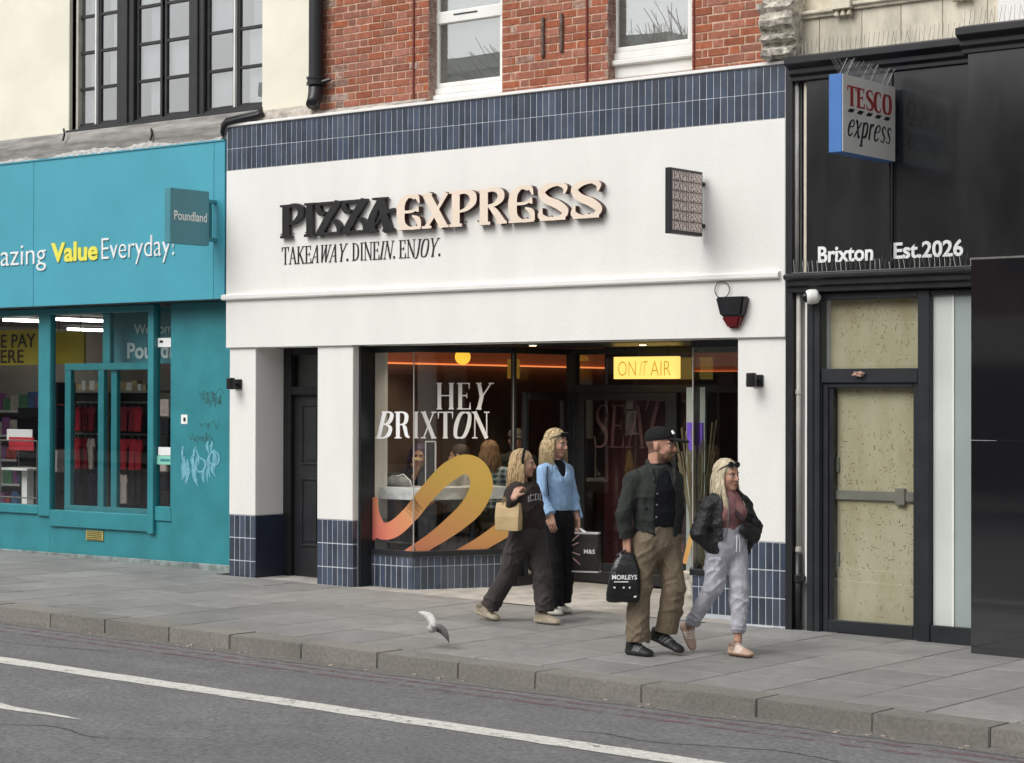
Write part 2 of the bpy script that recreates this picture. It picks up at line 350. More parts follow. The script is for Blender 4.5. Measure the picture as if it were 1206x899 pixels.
def sans(name, text, fn, width, capz, depth, mat, parent, bold=0.0, shear=0.0):
    # built-in sans lettering fitted to a width; capz = height of the whole ink box
    cu = bpy.data.curves.new('txt', 'FONT'); cu.body = text; cu.offset = bold; cu.shear = shear; cu.resolution_u = 4; cu.extrude = .01
    ob = bpy.data.objects.new('txt', cu); COL.objects.link(ob)
    dg = bpy.context.evaluated_depsgraph_get(); me = bpy.data.meshes.new_from_object(ob.evaluated_get(dg)); bpy.data.objects.remove(ob)
    v = np.array([p.co for p in me.vertices]); lo = v.min(0); hi = v.max(0)
    off = ROOT[parent] if parent is not None else np.zeros(3)
    for p in me.vertices:
        u, w, d = (np.array(p.co)-lo)/(hi-lo); p.co = fn(u*width, w*capz, d*depth)-off
    me.name = name; bm = bmesh.new(); bm.from_mesh(me); bmesh.ops.recalc_face_normals(bm, faces=bm.faces); bm.to_mesh(me); bm.free()
    me.materials.clear()
    return mesh_obj(name, me, mat, parent)

# ---------------------------------------------------------------- ground, road, kerb, pavement
def sheet(name, x0, x1, y0, y1, dz, mat, parent=None, n=1, **k):
    mb = MB(); xs = np.linspace(x0, x1, n+1)
    for a, b in zip(xs[:-1], xs[1:]): mb.add([(a, y0, gz(a)+dz), (b, y0, gz(b)+dz), (b, y1, gz(b)+dz), (a, y1, gz(a)+dz)], [(0, 1, 2, 3)])
    return mb.build(name, mat, parent, **k)
gr = MB().add([(-400, -400, -1.3), (400, -400, -1.3), (400, 400, -1.3), (-400, 400, -1.3)], [(0, 1, 2, 3)]).build('ground', m_asph, kind='structure')
road = sheet('road', -60, 40, -18, -3.35, -.12, m_asph, kind='structure')
def ribbon(name, pts, w, dz, mat, parent, jit=0.0):
    mb = MB(); n = len(pts); vs = []
    for i, (x, y) in enumerate(pts):
        for s in (-1, 1): vs.append((x, y+s*(w[i] if hasattr(w, '__len__') else w)/2+random.uniform(-jit, jit), gz(x)+dz))
    mb.add(vs, [(2*i, 2*i+2, 2*i+3, 2*i+1) for i in range(n-1)]); return mb.build(name, mat, parent)
xs = np.arange(-40, 14, .16)
ribbon('lane_line', [(x, -5.20) for x in xs], .215, -.116, m_line, road, .008)
ribbon('lane_dash', [(x, -6.59+.02*math.sin(x)) for x in np.linspace(-6.5, -1.28, 30)], [.2 if i < 22 else .2*(30-i)/9 for i in range(30)], -.116, m_line, road, .012)
def red_mat():
    m = m_red; t = m.node_tree; N = t.nodes; L = t.links; b = N['Principled BSDF']
    nz = N.new('ShaderNodeTexNoise'); nz.inputs['Scale'].default_value = 9; nz.inputs['Detail'].default_value = 9
    g = N.new('ShaderNodeNewGeometry'); L.new(g.outputs['Position'], nz.inputs['Vector'])
    cr = N.new('ShaderNodeValToRGB'); cr.color_ramp.elements[0].position = .36; cr.color_ramp.elements[1].position = .74; L.new(nz.outputs[0], cr.inputs[0])
    tr = N.new('ShaderNodeBsdfTransparent'); mx = N.new('ShaderNodeMixShader'); L.new(cr.outputs[0], mx.inputs[0]); L.new(tr.outputs[0], mx.inputs[1]); L.new(b.outputs[0], mx.inputs[2]); L.new(mx.outputs[0], N['Material Output'].inputs[0])
red_mat()
def wear(m, lo, hi, sc, mx_from):
    t = m.node_tree; N = t.nodes; L = t.links; b = N['Principled BSDF']
    nz = N.new('ShaderNodeTexNoise'); nz.inputs['Scale'].default_value = sc; nz.inputs['Detail'].default_value = 12; nz.inputs['Roughness'].default_value = .75
    g = N.new('ShaderNodeNewGeometry'); L.new(g.outputs['Position'], nz.inputs['Vector'])
    cr = N.new('ShaderNodeValToRGB'); cr.color_ramp.elements[0].position = lo; cr.color_ramp.elements[1].position = hi; L.new(nz.outputs[0], cr.inputs[0])
    tr = N.new('ShaderNodeBsdfTransparent'); mx = N.new('ShaderNodeMixShader'); L.new(cr.outputs[0], mx.inputs[0]); L.new(tr.outputs[0], mx.inputs[1]); L.new(b.outputs[0], mx.inputs[2]); L.new(mx.outputs[0], N['Material Output'].inputs[0])
wear(m_line, .37, .43, 11, 0)
def blotch(m, sc, lo, hi, stretch=(1, 1, 1)):
    # broad patches of wear laid over a base colour
    t = m.node_tree; N = t.nodes; L = t.links; b = N['Principled BSDF']; src = b.inputs['Base Color'].links[0].from_socket
    g = N.new('ShaderNodeNewGeometry'); mp = N.new('ShaderNodeMapping'); mp.inputs['Scale'].default_value = stretch; L.new(g.outputs['Position'], mp.inputs[0])
    nz = N.new('ShaderNodeTexNoise'); nz.inputs['Scale'].default_value = sc; nz.inputs['Detail'].default_value = 7; L.new(mp.outputs[0], nz.inputs['Vector'])
    mr = N.new('ShaderNodeMapRange'); mr.inputs[1].default_value = .3; mr.inputs[2].default_value = .7; mr.inputs[3].default_value = lo; mr.inputs[4].default_value = hi; L.new(nz.outputs[0], mr.inputs[0])
    h = N.new('ShaderNodeHueSaturation'); L.new(src, h.inputs['Color']); L.new(mr.outputs[0], h.inputs['Value']); L.new(h.outputs[0], b.inputs['Base Color'])
blotch(m_asph, .9, .80, 1.18, (.12, 1, 1)); blotch(m_asph, 2.5, .90, 1.10); blotch(m_slab, 1.1, .84, 1.12); blotch(m_kerb, 1.3, .86, 1.12)
for yy in (-3.88, -4.07): ribbon('red_line', [(x, yy) for x in xs], .07, -.1165, m_red, road, .006)
m_gutter = M('gutter_grit', (.17, .16, .145), .95, .4, 50, .9, 140)
ribbon('gutter_strip', [(x, -3.65) for x in xs], .19, -.117, m_gutter, road, .03)

pave = sheet('pavement', -60, 40, -3.28, 6, -.035, m_joint, kind='structure')
# kerb stones
kerb = sheet('kerb', -60, 40, -3.55, -3.25, -.06, m_kerb, kind='structure')
kl = {}
def kerbmesh(L):
    k = round(L, 2)
    if k not in kl:
        mb = MB(); a = L/2-.002
        mb.hexa([(-a, -.155, -.25), (a, -.155, -.25), (a, .15, -.25), (-a, .15, -.25), (-a, -.155, 0), (a, -.155, 0), (a, .15, 0), (-a, .15, 0)])
        kl[k] = mb.mesh('kerb_stone', bevel=.007, seg=2); kl[k].materials.append(m_kerb)
    return kl[k]
x = -30.0
ks = []
while x < 12:
    L = random.choice([.72, .80, .80, .92, .86]); ks.append((x, L)); x += L
for x, L in ks:
    c = x+L/2
    o = inst('kerb_stone', kerbmesh(L), (c, -3.40+random.uniform(-.004, .004), gz(c)+random.uniform(-.003, .003)), kerb); o.rotation_euler = (random.uniform(-.01, .004), math.atan(-SL), random.uniform(-.003, .003))
# paving slabs: courses run from kerb to shops
CW = .62; slabs = {}
def slabmesh(L):
    k = round(L, 2)
    if k not in slabs:
        mb = MB().box(-CW/2+.006, CW/2-.006, -L/2+.006, L/2-.006, -.05, 0); slabs[k] = mb.mesh('paving_slab', bevel=.003); slabs[k].materials.append(m_slab)
    return slabs[k]
YB = lambda x: .62 if x < -6.8 else (-.02 if x < .1 else .3)
x = -20.6; nsl = 0
spots = []
while x < 8:
    c = x+CW/2; y = -3.246-random.choice([0, .2, .35, .45]); end = YB(c)
    while y < end-.03:
        L = random.choice([.60, .75, .9, 1.05]); y0 = max(y, -3.246); y1 = min(y+L, end); y += L
        L2 = round(y1-y0, 2)
        if L2 > .12: spots.append((c, (y0+y1)/2, L2))
    x += CW
for c, y, L in spots:
    o = inst('paving_slab', slabmesh(L), (c, y, gz(c)+random.uniform(-.0015, .0015)), pave); o.rotation_euler = (random.uniform(-.0015, .0015), math.atan(-SL)+random.uniform(-.001, .001), 0)
fore = sheet('forecourt', -6.5, 0.02, -.012, 3.2, -.006, m_concrete, kind='structure', n=4)

random.seed(77); gum = MB()
for i in range(170):
    x_ = random.uniform(-9, 5); y_ = random.uniform(-3.4, -.1); r_ = random.uniform(.008, .022); gum.add([(x_+r_*math.cos(a)*random.uniform(.8, 1.2), y_+r_*math.sin(a)*random.uniform(.8, 1.2), gz(x_)+.0022) for a in np.linspace(0, 5.6, 9)], [tuple(range(9))])
gum.build('gum_spots', M('trodden_gum', (.30, .295, .28), .9, .3, 30), pave, kind='stuff')
lit = MB()
for i in range(60):
    x_ = random.uniform(-8, 5); y_ = random.gauss(-3.66, .05); s_ = random.uniform(.006, .02); lit.box(x_-s_, x_+s_, y_-s_*.6, y_+s_*.6, gz(x_)-.117, gz(x_)-.117+s_*.4)
lit.build('gutter_litter', M('gutter_litter', (.34, .30, .24), .9, .5, 60), road, kind='stuff')
for pts in ([(-2.6, -7.9), (-2.2, -7.4), (-1.9, -7.5), (-1.3, -6.9), (-.7, -6.95), (-.1, -6.5)], [(1.1, -4.9), (1.5, -4.75), (1.9, -4.8), (2.6, -4.55), (3.1, -4.6)], [(-6.0, -4.6), (-5.2, -4.45), (-4.6, -4.5), (-3.7, -4.3)]):
    P_, W_ = catmull(pts, [.004, .010, .008, .012, .008, .004][:len(pts)], 6)
    ribbon('crack', [(p[0], p[1]+random.uniform(-.012, .012)) for p in P_], list(W_*1.1), -.1175, m_joint, road)
# ================================================================ restaurant building
rest = thing('restaurant_building', 'white rendered restaurant front with navy tile frieze and red brick upper floor', 'building', (-3.4, 0, .05))
XL, XR = -6.83, 0.0
def brickmesh(w, name='brick', m=None):
    mb = MB(); j = .004; h = .0325
    mb.hexa([(-w/2, 0, -h), (w/2, 0, -h), (w/2, .09, -h), (-w/2, .09, -h), (-w/2+.001, 0, h), (w/2, .0, h), (w/2, .09, h), (-w/2, .09, h)])
    me = mb.mesh(name, bevel=.005); me.materials.append(m or m_brick); return me
BR = {'s': (brickmesh(.213), .213), 'h': (brickmesh(.101), .101), 'q': (brickmesh(.05), .05)}
BRD = {'s': (brickmesh(.213, 'brick', m_brickd), .213), 'h': (brickmesh(.101, 'brick', m_brickd), .101), 'q': (brickmesh(.05, 'brick', m_brickd), .05)}
wallp = MB()
piers = [(-5.62, -4.145, 6.15), (-3.225, -1.975, 5.82), (-1.06, -.02, 5.62)]
for a, b, _ in piers: wallp.box(a+.004, b-.004, .1555, .62, 4.60, 7.0)
wallp.box(-4.2, -3.2, .45, .62, 6.6, 7.0).box(-2.0, -1.0, .45, .62, 6.6, 7.0)
bw = wallp.build('brick_wall', m_mortar, rest)
upper = MB(); nb = 0
def course(a, b, k):
    seq = ['s', 'h'] if k % 2 == 0 else ['h', 'q', 's', 'h']
    out = []; x = a+.004; i = 0
    pat = (['s', 'h']*30) if k % 2 == 0 else (['h', 'q']+['s', 'h']*30)
    while x < b-.045:
        t = pat[i]; w = BR[t][1]; i += 1
        if x+w > b-.004: w = b-.004-x
        if w > .03: out.append((t, x+w/2, w))
        x += w+.010
    return out
for a, b, zt in piers:
    k = 0; z = 4.66
    while z < 7.0:
        for t, cx, w in course(a, b, k):
            cy = .150+random.uniform(-.002, .003)
            if 4.82 < z < zt:
                old = (cx < -5.22 and random.random() < (.5 if z < 5.3 else .12)) or random.random() < .02
                me, mw_ = (BRD if old else BR)[t]
                o = inst('brick', me, (cx, cy, z), bw, rot=(random.uniform(-.01, .01), random.uniform(-.006, .006), 0), scale=(w/mw_, 1, random.uniform(.96, 1.02))); nb += 1
            else: upper.box(cx-w/2, cx+w/2, cy, .25, z-.0325, z+.0325)
        z += .075; k += 1
upper.build('brick_field', m_brick, bw, kind='stuff')
# brick reveals at the left jambs of the two window openings (seen side faces)
for x in (-4.145, -1.975):
    mb = MB(); z = 4.66; k = 0
    while z < 7.0:
        L = .1 if k % 2 else .205; y = .155
        while y < .34: mb.box(x-.05, x+.002, y, min(y+L, .36), z-.0325, z+.0325); y += L+.01; L = .1
        z += .075; k += 1
    mb.build('jamb_bricks', m_brickd, bw, bevel=.003, kind='stuff')
# vertical corner pipe beads beside openings and two iron straps
MB().tube([(-4.335, .145, 4.86), (-4.335, .145, 7)], .012, 8).build('corner_bead', M('dark_red_bead', (.16, .03, .022), .6), bw)
MB().tube([(-2.21, .145, 4.86), (-2.21, .145, 7)], .012, 8).build('corner_bead', MATS['dark_red_bead'], bw)
MB().tube([(-1.03, .147, 4.86), (-1.03, .147, 7)], .010, 8).build('corner_bead', MATS['dark_red_bead'], bw)
m_rust = M('rusty_iron', (.14, .095, .075), .8, .4, 20, .4, 60)
for x, z0, z1 in ((-2.72, 5.18, 5.56), (-2.50, 5.205, 5.57)):
    MB().box(x-.017, x+.017, .122, .152, z0, z1).build('iron_strap', m_rust, bw, bevel=.006)
MB().profx([(.06, 4.862), (.145, 4.862), (.145, 4.93), (.10, 4.905), (.05, 4.88)], -5.62, -4.16).build('weathered_ledge', m_ledge, bw, bevel=.008)
MB().profx([(.05, 4.855), (.15, 4.855), (.15, 4.90), (.05, 4.87)], -3.22, -.03).build('weathered_ledge', m_brickd, bw, bevel=.006)
# upper windows
def uwin(x0, x1, z0, rail, label):
    w = MB().box(x0, x1, .33, .36, 4.6, 7).build('window', m_upvc, rest, label=label)
    fr = MB(); t = .075
    fr.box(x0, x0+t, .255, .325, z0, 7).box(x1-t, x1, .255, .325, z0, 7).box(x0, x1, .25, .326, z0, z0+t)
    fr.build('frame', m_upvc, w, bevel=.012, seg=2)
    f2 = MB(); a, b = x0+.08, x1-.08
    zs = [z0+t]+rail
    f2.box(a, a+.045, .275, .32, z0+t, 7).box(b-.045, b, .275, .32, z0+t, 7)
    for r0 in rail: f2.box(a, b, .268, .322, r0, r0+.12)
    f2.box(a, b, .272, .321, z0+t, z0+t+.05)
    f2.build('sash', m_upvc, w, bevel=.008)
    MB().box(a, b, .30, .306, z0+t, 7).build('pane', m_glassup, w)
    MB().box(x0-.01, x1+.01, .215, .335, z0-.05, z0+.002).build('sill', m_upvc, w, bevel=.01)
    MB().box(x0, x1, .65, .66, 4.6, 7).build('curtain', M('dim_room', (.10, .10, .095), .9, .3, 1.5), w)
    return w
w1 = uwin(-4.245, -3.225, 4.955, [5.665], 'white framed window with a top light and a houseplant behind')
w2 = uwin(-2.085, -1.06, 5.085, [], 'white framed window showing bare branches mirrored in the glass')
MB().box(-2.085, -1.06, .262, .33, 4.92, 5.07).build('panel', m_upvc, w2, bevel=.01)
MB().box(-3.92, -3.62, .262, .27, 5.735, 5.747).build('trickle_vent', m_black, w1)
lv = MB()
for i in range(46):
    c = np.array([-3.66+random.gauss(0, .10), .42+random.uniform(-.04, .05), 5.06+abs(random.gauss(.0, .07))]); a = random.uniform(0, 6.28); r = random.uniform(.02, .05)
    U = np.array([math.cos(a), random.uniform(-.4, .4), math.sin(a)]); V = np.cross(U, [0, 1, 0.]); lv.add([c-U*r, c+V*r*.4, c+U*r, c-V*r*.4], [(0, 1, 2, 3)])
lv.build('plant_leaves', M('leaf_green', (.14, .24, .035), .5), w1, kind='stuff')
MB().box(-4.10, -4.06, .34, .40, 5.005, 5.09).build('white_cup', m_white, w1, bevel=.008)

# frieze
TP = .0718
fr = MB().box(XL+.005, XR-.004, .004, .30, 4.37, 4.832).build('frieze', m_grout, rest)
tme = MB().box(-.0325, .0325, 0, .02, -.1115, .1115).mesh('tile', bevel=.0028); tme.materials.append(m_tile)
n = int((XR-XL-.02)/TP); px = (XR-XL-.02)/n
for r_, zc in enumerate((4.486, 4.716)):
    for i in range(n): inst('tile', tme, (XL+.012+px*(i+.5), -.0005+random.uniform(-.0008, .0008), zc), fr, rot=(random.uniform(-.006, .006), 0, random.uniform(-.012, .012)), scale=(px/TP, 1, 1))
MB().box(XL, XR, -.02, .32, 4.833, 4.862).build('coping', m_stucco2, rest, bevel=.004)
# fascia, cornice, beam
MB().box(XL, XR, 0, .34, 2.492, 4.368).build('fascia', m_stucco, rest, bevel=.006, seg=2)
MB().profx([(0.002, 2.995), (-.035, 3.0), (-.042, 3.012), (-.042, 3.046), (-.03, 3.056), (.002, 3.06)], XL-.03, XR-.05).build('cornice', m_stucco2, rest)
# pillars with tiled feet
def pillar(x0, x1, y1, label=None):
    p = MB().box(x0, x1, .03, y1, .732, 2.4915).build('pillar', m_stucco, rest, bevel=.005)
    MB().box(x0+.003, x1-.003, .036, y1-.002, -.2, .7315).build('tile_backing', m_grout, p)
    n = max(1, round((x1-x0)/TP)); q = (x1-x0)/n
    for r_ in range(3):
        zc = .7315-.12-r_*.24
        for i in range(n): inst('tile', tme, (x0+q*(i+.5), (.0325+random.uniform(-.0008, .0008)), zc), p, rot=(0, 0, random.uniform(-.01, .01)), scale=(q/TP, 1, 1.03))
    return p
p1 = pillar(-6.80, -6.41, .5); p2 = pillar(-5.52, -5.03, .56); p3 = pillar(-.495, -.004, .6)
MB().box(-6.412, -6.402, .034, .5, -.1, .728).build('plinth_panel', m_navy, p1)
for r_ in range(3):
    for i in range(1): inst('tile', tme, (-5.0305, .07+i*TP, .7315-.12-r_*.24), p2, rot=(0, 0, math.pi/2), scale=(.97, 1, 1.03))
# recessed side door
d = MB().box(-6.41, -5.53, .50, .56, .04, 2.06).build('side_door', m_door, rest)
db = MB(); dx0, dx1 = -6.27, -5.56
for a, b, z0, z1 in ((dx0+.1, dx0+.33, 1.28, 1.88), (dx1-.33, dx1-.1, 1.28, 1.88), (dx0+.1, dx0+.33, .42, 1.10), (dx1-.33, dx1-.1, .42, 1.10)):
    for q in ((a-.02, a, z0, z1), (b, b+.02, z0, z1), (a-.02, b+.02, z0-.02, z0), (a-.02, b+.02, z1, z1+.02)): db.box(q[0], q[1], .485, .502, q[2], q[3])
    db.box(a+.03, b-.03, .49, .502, z0+.03, z1-.03)
db.build('panel_moulding', m_door, d, bevel=.004)
dfm = MB().box(-6.41, -6.30, .44, .52, .04, 2.49).box(-6.30, -5.53, .445, .52, 2.0, 2.085).box(-6.30, -5.53, .45, .52, 2.42, 2.49)
dfm.build('door_frame', m_black, d, bevel=.004)
MB().box(-6.30, -5.53, .50, .506, 2.085, 2.42).build('fanlight', m_glass, d)
MB().tube([(-5.62, .47, 1.05), (-5.62, .44, 1.05), (-5.72, .44, 1.05)], .011, 8).build('handle', m_wire, d)
MB().box(-6.45, -5.5, .58, .62, 0, 2.49).build('passage_wall', m_dark, d)

# glazed front with recessed lobby
ZS, ZH = .415, 2.425
A = (-4.45, .30); B = (-3.95, 1.28); C = (-3.95, 2.25); D2 = (-1.13, .30); E2 = (-1.70, 1.28); F2 = (-1.70, 2.25)
fro = MB()
fro.box(-5.0285, -5.0, .115, .335, .02, 2.491)
fro.wall((-5.0, .27), (A[0]+.012, .27), .06, ZH, 2.491); fro.wall((-5.0, .265), (A[0]+.012, .265), .07, ZS-.035, ZS+.022)
fro.wall((A[0], A[1]-.03), (B[0]+.02, B[1]-.03), .06, ZH+.001, 2.4905); fro.wall((A[0]+.02, A[1]-.035), (B[0]+.03, B[1]-.03), .07, ZS-.036, ZS+.021)
glz = fro.build('shopfront_frame', m_frame, rest, bevel=.004)
dfx = MB()
dfx.box(-3.99, -3.93, 1.28, 2.25, ZH+.003, 2.49).box(-3.985, -3.935, 1.27, 1.31, .02, 2.45)
dfx.box(-3.98, -3.925, 1.445, 1.50, .02, 2.03).box(-3.981, -3.924, 1.50, 2.16, 1.95, 2.03).box(-3.98, -3.925, 2.10, 2.16, .02, 1.95).box(-3.981, -3.924, 1.31, 2.2, .02, .14)
dfx.build('lobby_frame', m_frame, rest, bevel=.004)
dp = MB().box(-3.97, -3.85, 2.2, 2.29, .02, 2.49).box(-3.85, -1.70, 2.205, 2.285, 2.03, 2.11).box(-3.85, -1.70, 2.2, 2.288, 2.43, 2.489).box(-2.665, -2.575, 2.2, 2.289, .02, 2.03)
dp.box(-3.85, -3.75, 2.215, 2.265, .05, 2.03).box(-2.72, -2.665, 2.216, 2.266, .05, 2.03).box(-3.75, -2.72, 2.217, 2.264, .05, .25).box(-3.75, -2.72, 2.218, 2.263, 1.95, 2.03).box(-2.575, -1.75, 2.217, 2.264, .05, .3)
door = dp.build('entrance_door', m_frame, rest, bevel=.004)
MB().tube([(-2.76, 2.16, .85), (-2.76, 2.12, .85), (-2.76, 2.12, 1.25), (-2.76, 2.16, 1.25)], .012, 8).build('handle', m_wire, door)
MB().box(-3.75, -2.72, 2.238, 2.244, .25, 1.95).build('door_glass', m_glass, door)
MB().box(-3.85, -1.70, 2.238, 2.244, 2.11, 2.43).build('transom_glass', m_glass, door)
MB().box(-2.575, -1.75, 2.238, 2.244, .3, 2.03).build('side_glass', m_glass, door)
MB().box(-3.9, -1.70, 2.12, 2.6, .05, .17).build('step', m_dark, door, bevel=.01)
rb = MB(); rb.box(-.60, -.50, .262, .335, .02, 2.491).box(D2[0]-.01, -.60, .27, .33, ZH, 2.49).box(D2[0]-.01, -.60, .265, .335, ZS-.035, ZS+.022)
rb.wall((E2[0]-.02, E2[1]-.03), (D2[0], D2[1]-.03), .06, ZH+.001, 2.4905); rb.wall((E2[0]-.02, E2[1]-.03), (D2[0]-.02, D2[1]-.03), .06, ZS-.036, ZS+.021)
rb.build('shopfront_frame', m_frame, rest, bevel=.004)
g1 = MB().box(-5.0, A[0], .297, .303, ZS, ZH+.01).build('window_pane', m_glass, rest)
MB().wall((A[0]+.004, A[1]), B, .006, ZS, ZH+.01).build('window_pane', m_glass, rest)
MB().box(-3.955, -3.949, 1.28, 2.2, .1, ZH+.01).build('window_pane', m_glass, rest)
MB().box(D2[0], -.60, .297, .303, ZS, ZH+.01).build('window_pane', m_glass, rest)
MB().wall(E2, (D2[0]-.004, D2[1]), .006, ZS, ZH+.01).build('window_pane', m_glass, rest)
MB().box(-1.703, -1.697, 1.3, 2.2, .1, ZH).build('window_pane', m_glass, rest)
m_sil = M('silicone_joint', (.40, .37, .35), .5)
MB().box(A[0]-.003, A[0]+.006, .291, .302, ZS+.02, ZH).build('glass_joint', m_sil, rest)
MB().box(B[0]-.004, B[0]+.004, B[1]-.012, B[1]-.002, ZS+.02, ZH).build('glass_joint', m_sil, rest)
MB().box(D2[0]-.006, D2[0]+.003, .291, .302, ZS+.02, ZH).build('glass_joint', m_sil, rest)
# tiled stall risers
def riser(a, b, parent):
    a = np.array(a); b = np.array(b); L = np.linalg.norm(b-a); d = (b-a)/L; n_ = max(1, round(L/TP)); q = L/n_; ang = math.atan2(d[1], d[0])
    for i in range(n_):
        c = a+d*q*(i+.5)
        inst('tile', tme, (c[0], c[1], ZS-.04-.046), parent, rot=(0, 0, ang), scale=(q/TP, 1, .385))
        inst('tile', tme, (c[0], c[1], ZS-.04-.096-.118), parent, rot=(0, 0, ang), scale=(q/TP, 1, 1.04))
nsp = np.array([.98, -.5])/1.1
rs = MB().box(-5.03, A[0]-.002, .285, .42, -.1, ZS-.036).wall((A[0]+nsp[0]*.012, A[1]+nsp[1]*.012+.002), (B[0]+nsp[0]*.012, B[1]+nsp[1]*.012), .13, -.1, ZS-.037).build('stall_riser', m_grout, rest)
riser((-5.03, .2815), (A[0]+.008, .2815), rs); riser((A[0]+nsp[0]*.016, A[1]+nsp[1]*.016), (B[0]+nsp[0]*.016, B[1]+nsp[1]*.016), rs)
rs2 = MB().box(D2[0]+.002, -.50, .285, .42, -.1, ZS-.036).wall((E2[0], E2[1]), (D2[0]+.02, D2[1]+.02), .12, -.1, ZS-.037).build('stall_riser', m_grout, rest)
riser((D2[0], .2815), (-.50, .2815), rs2)
# shell of the room
sh = MB(); sh.box(-5.50, -5.45, .56, 6.2, 0, 2.8).box(-.3, -.25, .5, 6.2, 0, 2.8).box(-5.5, -.25, 6.2, 6.25, 0, 2.8)
sh.build('inner_wall', m_intb, rest)
MB().box(-5.6, -.2, .345, 6.3, 2.66, 2.72).build('ceiling', m_dark, rest)
MB().ext(None, [(x_, y_, 2.4925) for x_, y_ in ((-5.03, .002), (-.495, .002), (-.495, .30), D2, E2, (-1.7, 2.2), (-3.95, 2.2), B, A, (-5.03, .30))], (0, 0, .0075)).build('soffit', m_black, rest)
MB().box(-5.45, -.3, 2.6, 6.2, .02, .1).box(-5.45, -3.99, 1.5, 2.6, .02, .1).box(-5.45, -4.5, .42, 1.5, .02, .1).build('inner_floor', M('dark_wood_floor', (.05, .035, .028), .5, .3, 4, stretch=(8, 1, 1)), rest)
MB().box(-6.83, 0, .56, .6, 2.49, 4.8).build('backing_wall', m_dark, rest)
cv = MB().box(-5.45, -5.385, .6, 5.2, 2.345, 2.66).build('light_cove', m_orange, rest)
MB().box(-5.45, -5.37, .6, 5.2, 2.330, 2.344).build('light_strip', m_orangeedge, cv)
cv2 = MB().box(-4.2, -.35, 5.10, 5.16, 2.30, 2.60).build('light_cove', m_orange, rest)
MB().box(-4.2, -.35, 5.08, 5.16, 2.285, 2.299).build('light_strip', M('dim_strip', (.4, .05, .02), .5, emit=(1, .2, .05), estr=.6), cv2)
mr_ = MB().box(-3.72, -2.60, 2.55, 2.60, .1, 2.60).build('maroon_screen', m_maroon, rest)
sU = lambda px_, py_: fy(px_, py_, 2.545)
o1, o2 = sU(699, 527), sU(762, 527); o3 = sU(699, 477)
lettering('screen_lettering', THIN, 'SEA', frame(o1, (1, 0, 0)), o2[0]-o1[0], o3[2]-o1[2], .004, m_maroonp, mr_, ital=(0, 1, 2), shear=.10)
o1, o2 = sU(757, 520), sU(812, 520)
lettering('screen_lettering', THIN, 'TO', frame(o1, (1, 0, 0)), o2[0]-o1[0], .44, .004, m_maroonp, mr_, ital=(0, 1), shear=.3)

# vinyl lettering and ribbon graphic on the glass
SPd = np.array([B[0]-A[0], B[1]-A[1]]); SPd /= np.linalg.norm(SPd)
SPn = np.array([SPd[1], -SPd[0]])
def onglass(px_, py_, off=.0):
    p = fy(px_, py_, .297-off)
    if p[0] <= A[0]: return p
    d = ray(px_, py_); P0 = np.array([A[0]+.004, A[1]])+SPn*(.001+off)
    t = np.dot(P0-CAM[:2], SPn)/np.dot(d[:2], SPn); return CAM+d*t
def vinyl(text, px0, px1, ytop, ybot, ital, mat, name):
    L, tot = layout(SERIF, text, ital, .02, .25); k = (px1-px0)/tot
    for ch, st in L:
        if not st: continue
        mb = MB()
        put_strokes(mb, st, lambda u, v, w: onglass(px0+u*k, ybot+(ytop-ybot)*v, w), .0008, .0, step=.0002)
        mb.build(name, m_white, vin)
vin = thing('window_lettering', 'white serif window lettering reading HEY BRIXTON on the shop glass', 'lettering', (A[0], .29, 1.3))
vinyl('HEY', 513, 578, 451, 482.5, (2,), m_white, 'letter')
vinyl('BRIXTON', 445, 577, 485, 516.5, (0, 5), m_white, 'letter')
m_rib = bpy.data.materials.new('ribbon_gradient'); m_rib.use_nodes = True
def rib_nodes():
    t = m_rib.node_tree; N = t.nodes; L = t.links; g = N.new('ShaderNodeNewGeometry'); sx = N.new('ShaderNodeSeparateXYZ'); L.new(g.outputs['Position'], sx.inputs[0])
    a = N.new('ShaderNodeMapRange'); a.inputs[1].default_value = .45; a.inputs[2].default_value = 1.35; L.new(sx.outputs[2], a.inputs[0])
    b = N.new('ShaderNodeMapRange'); b.inputs[1].default_value = -5.0; b.inputs[2].default_value = -4.0; L.new(sx.outputs[0], b.inputs[0])
    m1 = N.new('ShaderNodeMath'); m1.operation = 'ADD'; L.new(a.outputs[0], m1.inputs[0]); L.new(b.outputs[0], m1.inputs[1])
    cr = N.new('ShaderNodeValToRGB'); e = cr.color_ramp.elements; e[0].color = (.72, .17, .15, 1); e[1].color = (.60, .40, .09, 1); e[0].position = .05; e[1].position = .75
    m2 = N.new('ShaderNodeMath'); m2.operation = 'MULTIPLY'; m2.inputs[1].default_value = .5; L.new(m1.outputs[0], m2.inputs[0]); L.new(m2.outputs[0], cr.inputs[0])
    bs = N['Principled BSDF']; bs.inputs['Roughness'].default_value = .5; L.new(cr.outputs[0], bs.inputs['Base Color'])
rib_nodes()
rg = thing('window_graphic', 'looping pink to yellow ribbon graphic stuck on the window glass', 'graphic', (A[0], .29, .8))
def ribbonpx(pts, w, i):
    mb = MB(); put_strokes(mb, [(pts, w, True)], lambda u, v, d: onglass(u, v, d), .0005+i*.0006, 0.0); mb.build('ribbon', m_rib, rg)
ribbonpx([(440, 586), (440, 604), (446, 623), (462, 624), (482, 607), (505, 579), (527, 557), (547, 547), (562, 554), (567, 573), (556, 597), (534, 618), (508, 637), (480, 655)],
         [10, 13, 21, 20, 19, 20, 23, 23, 25, 27, 26, 22, 17, 15], 0)
ribbonpx([(436, 635), (444, 626), (452, 624)], [6, 16, 22], 1)
ribbonpx([(536, 656), (566, 641), (600, 619), (618, 607)], [13, 17, 22, 24], 1)
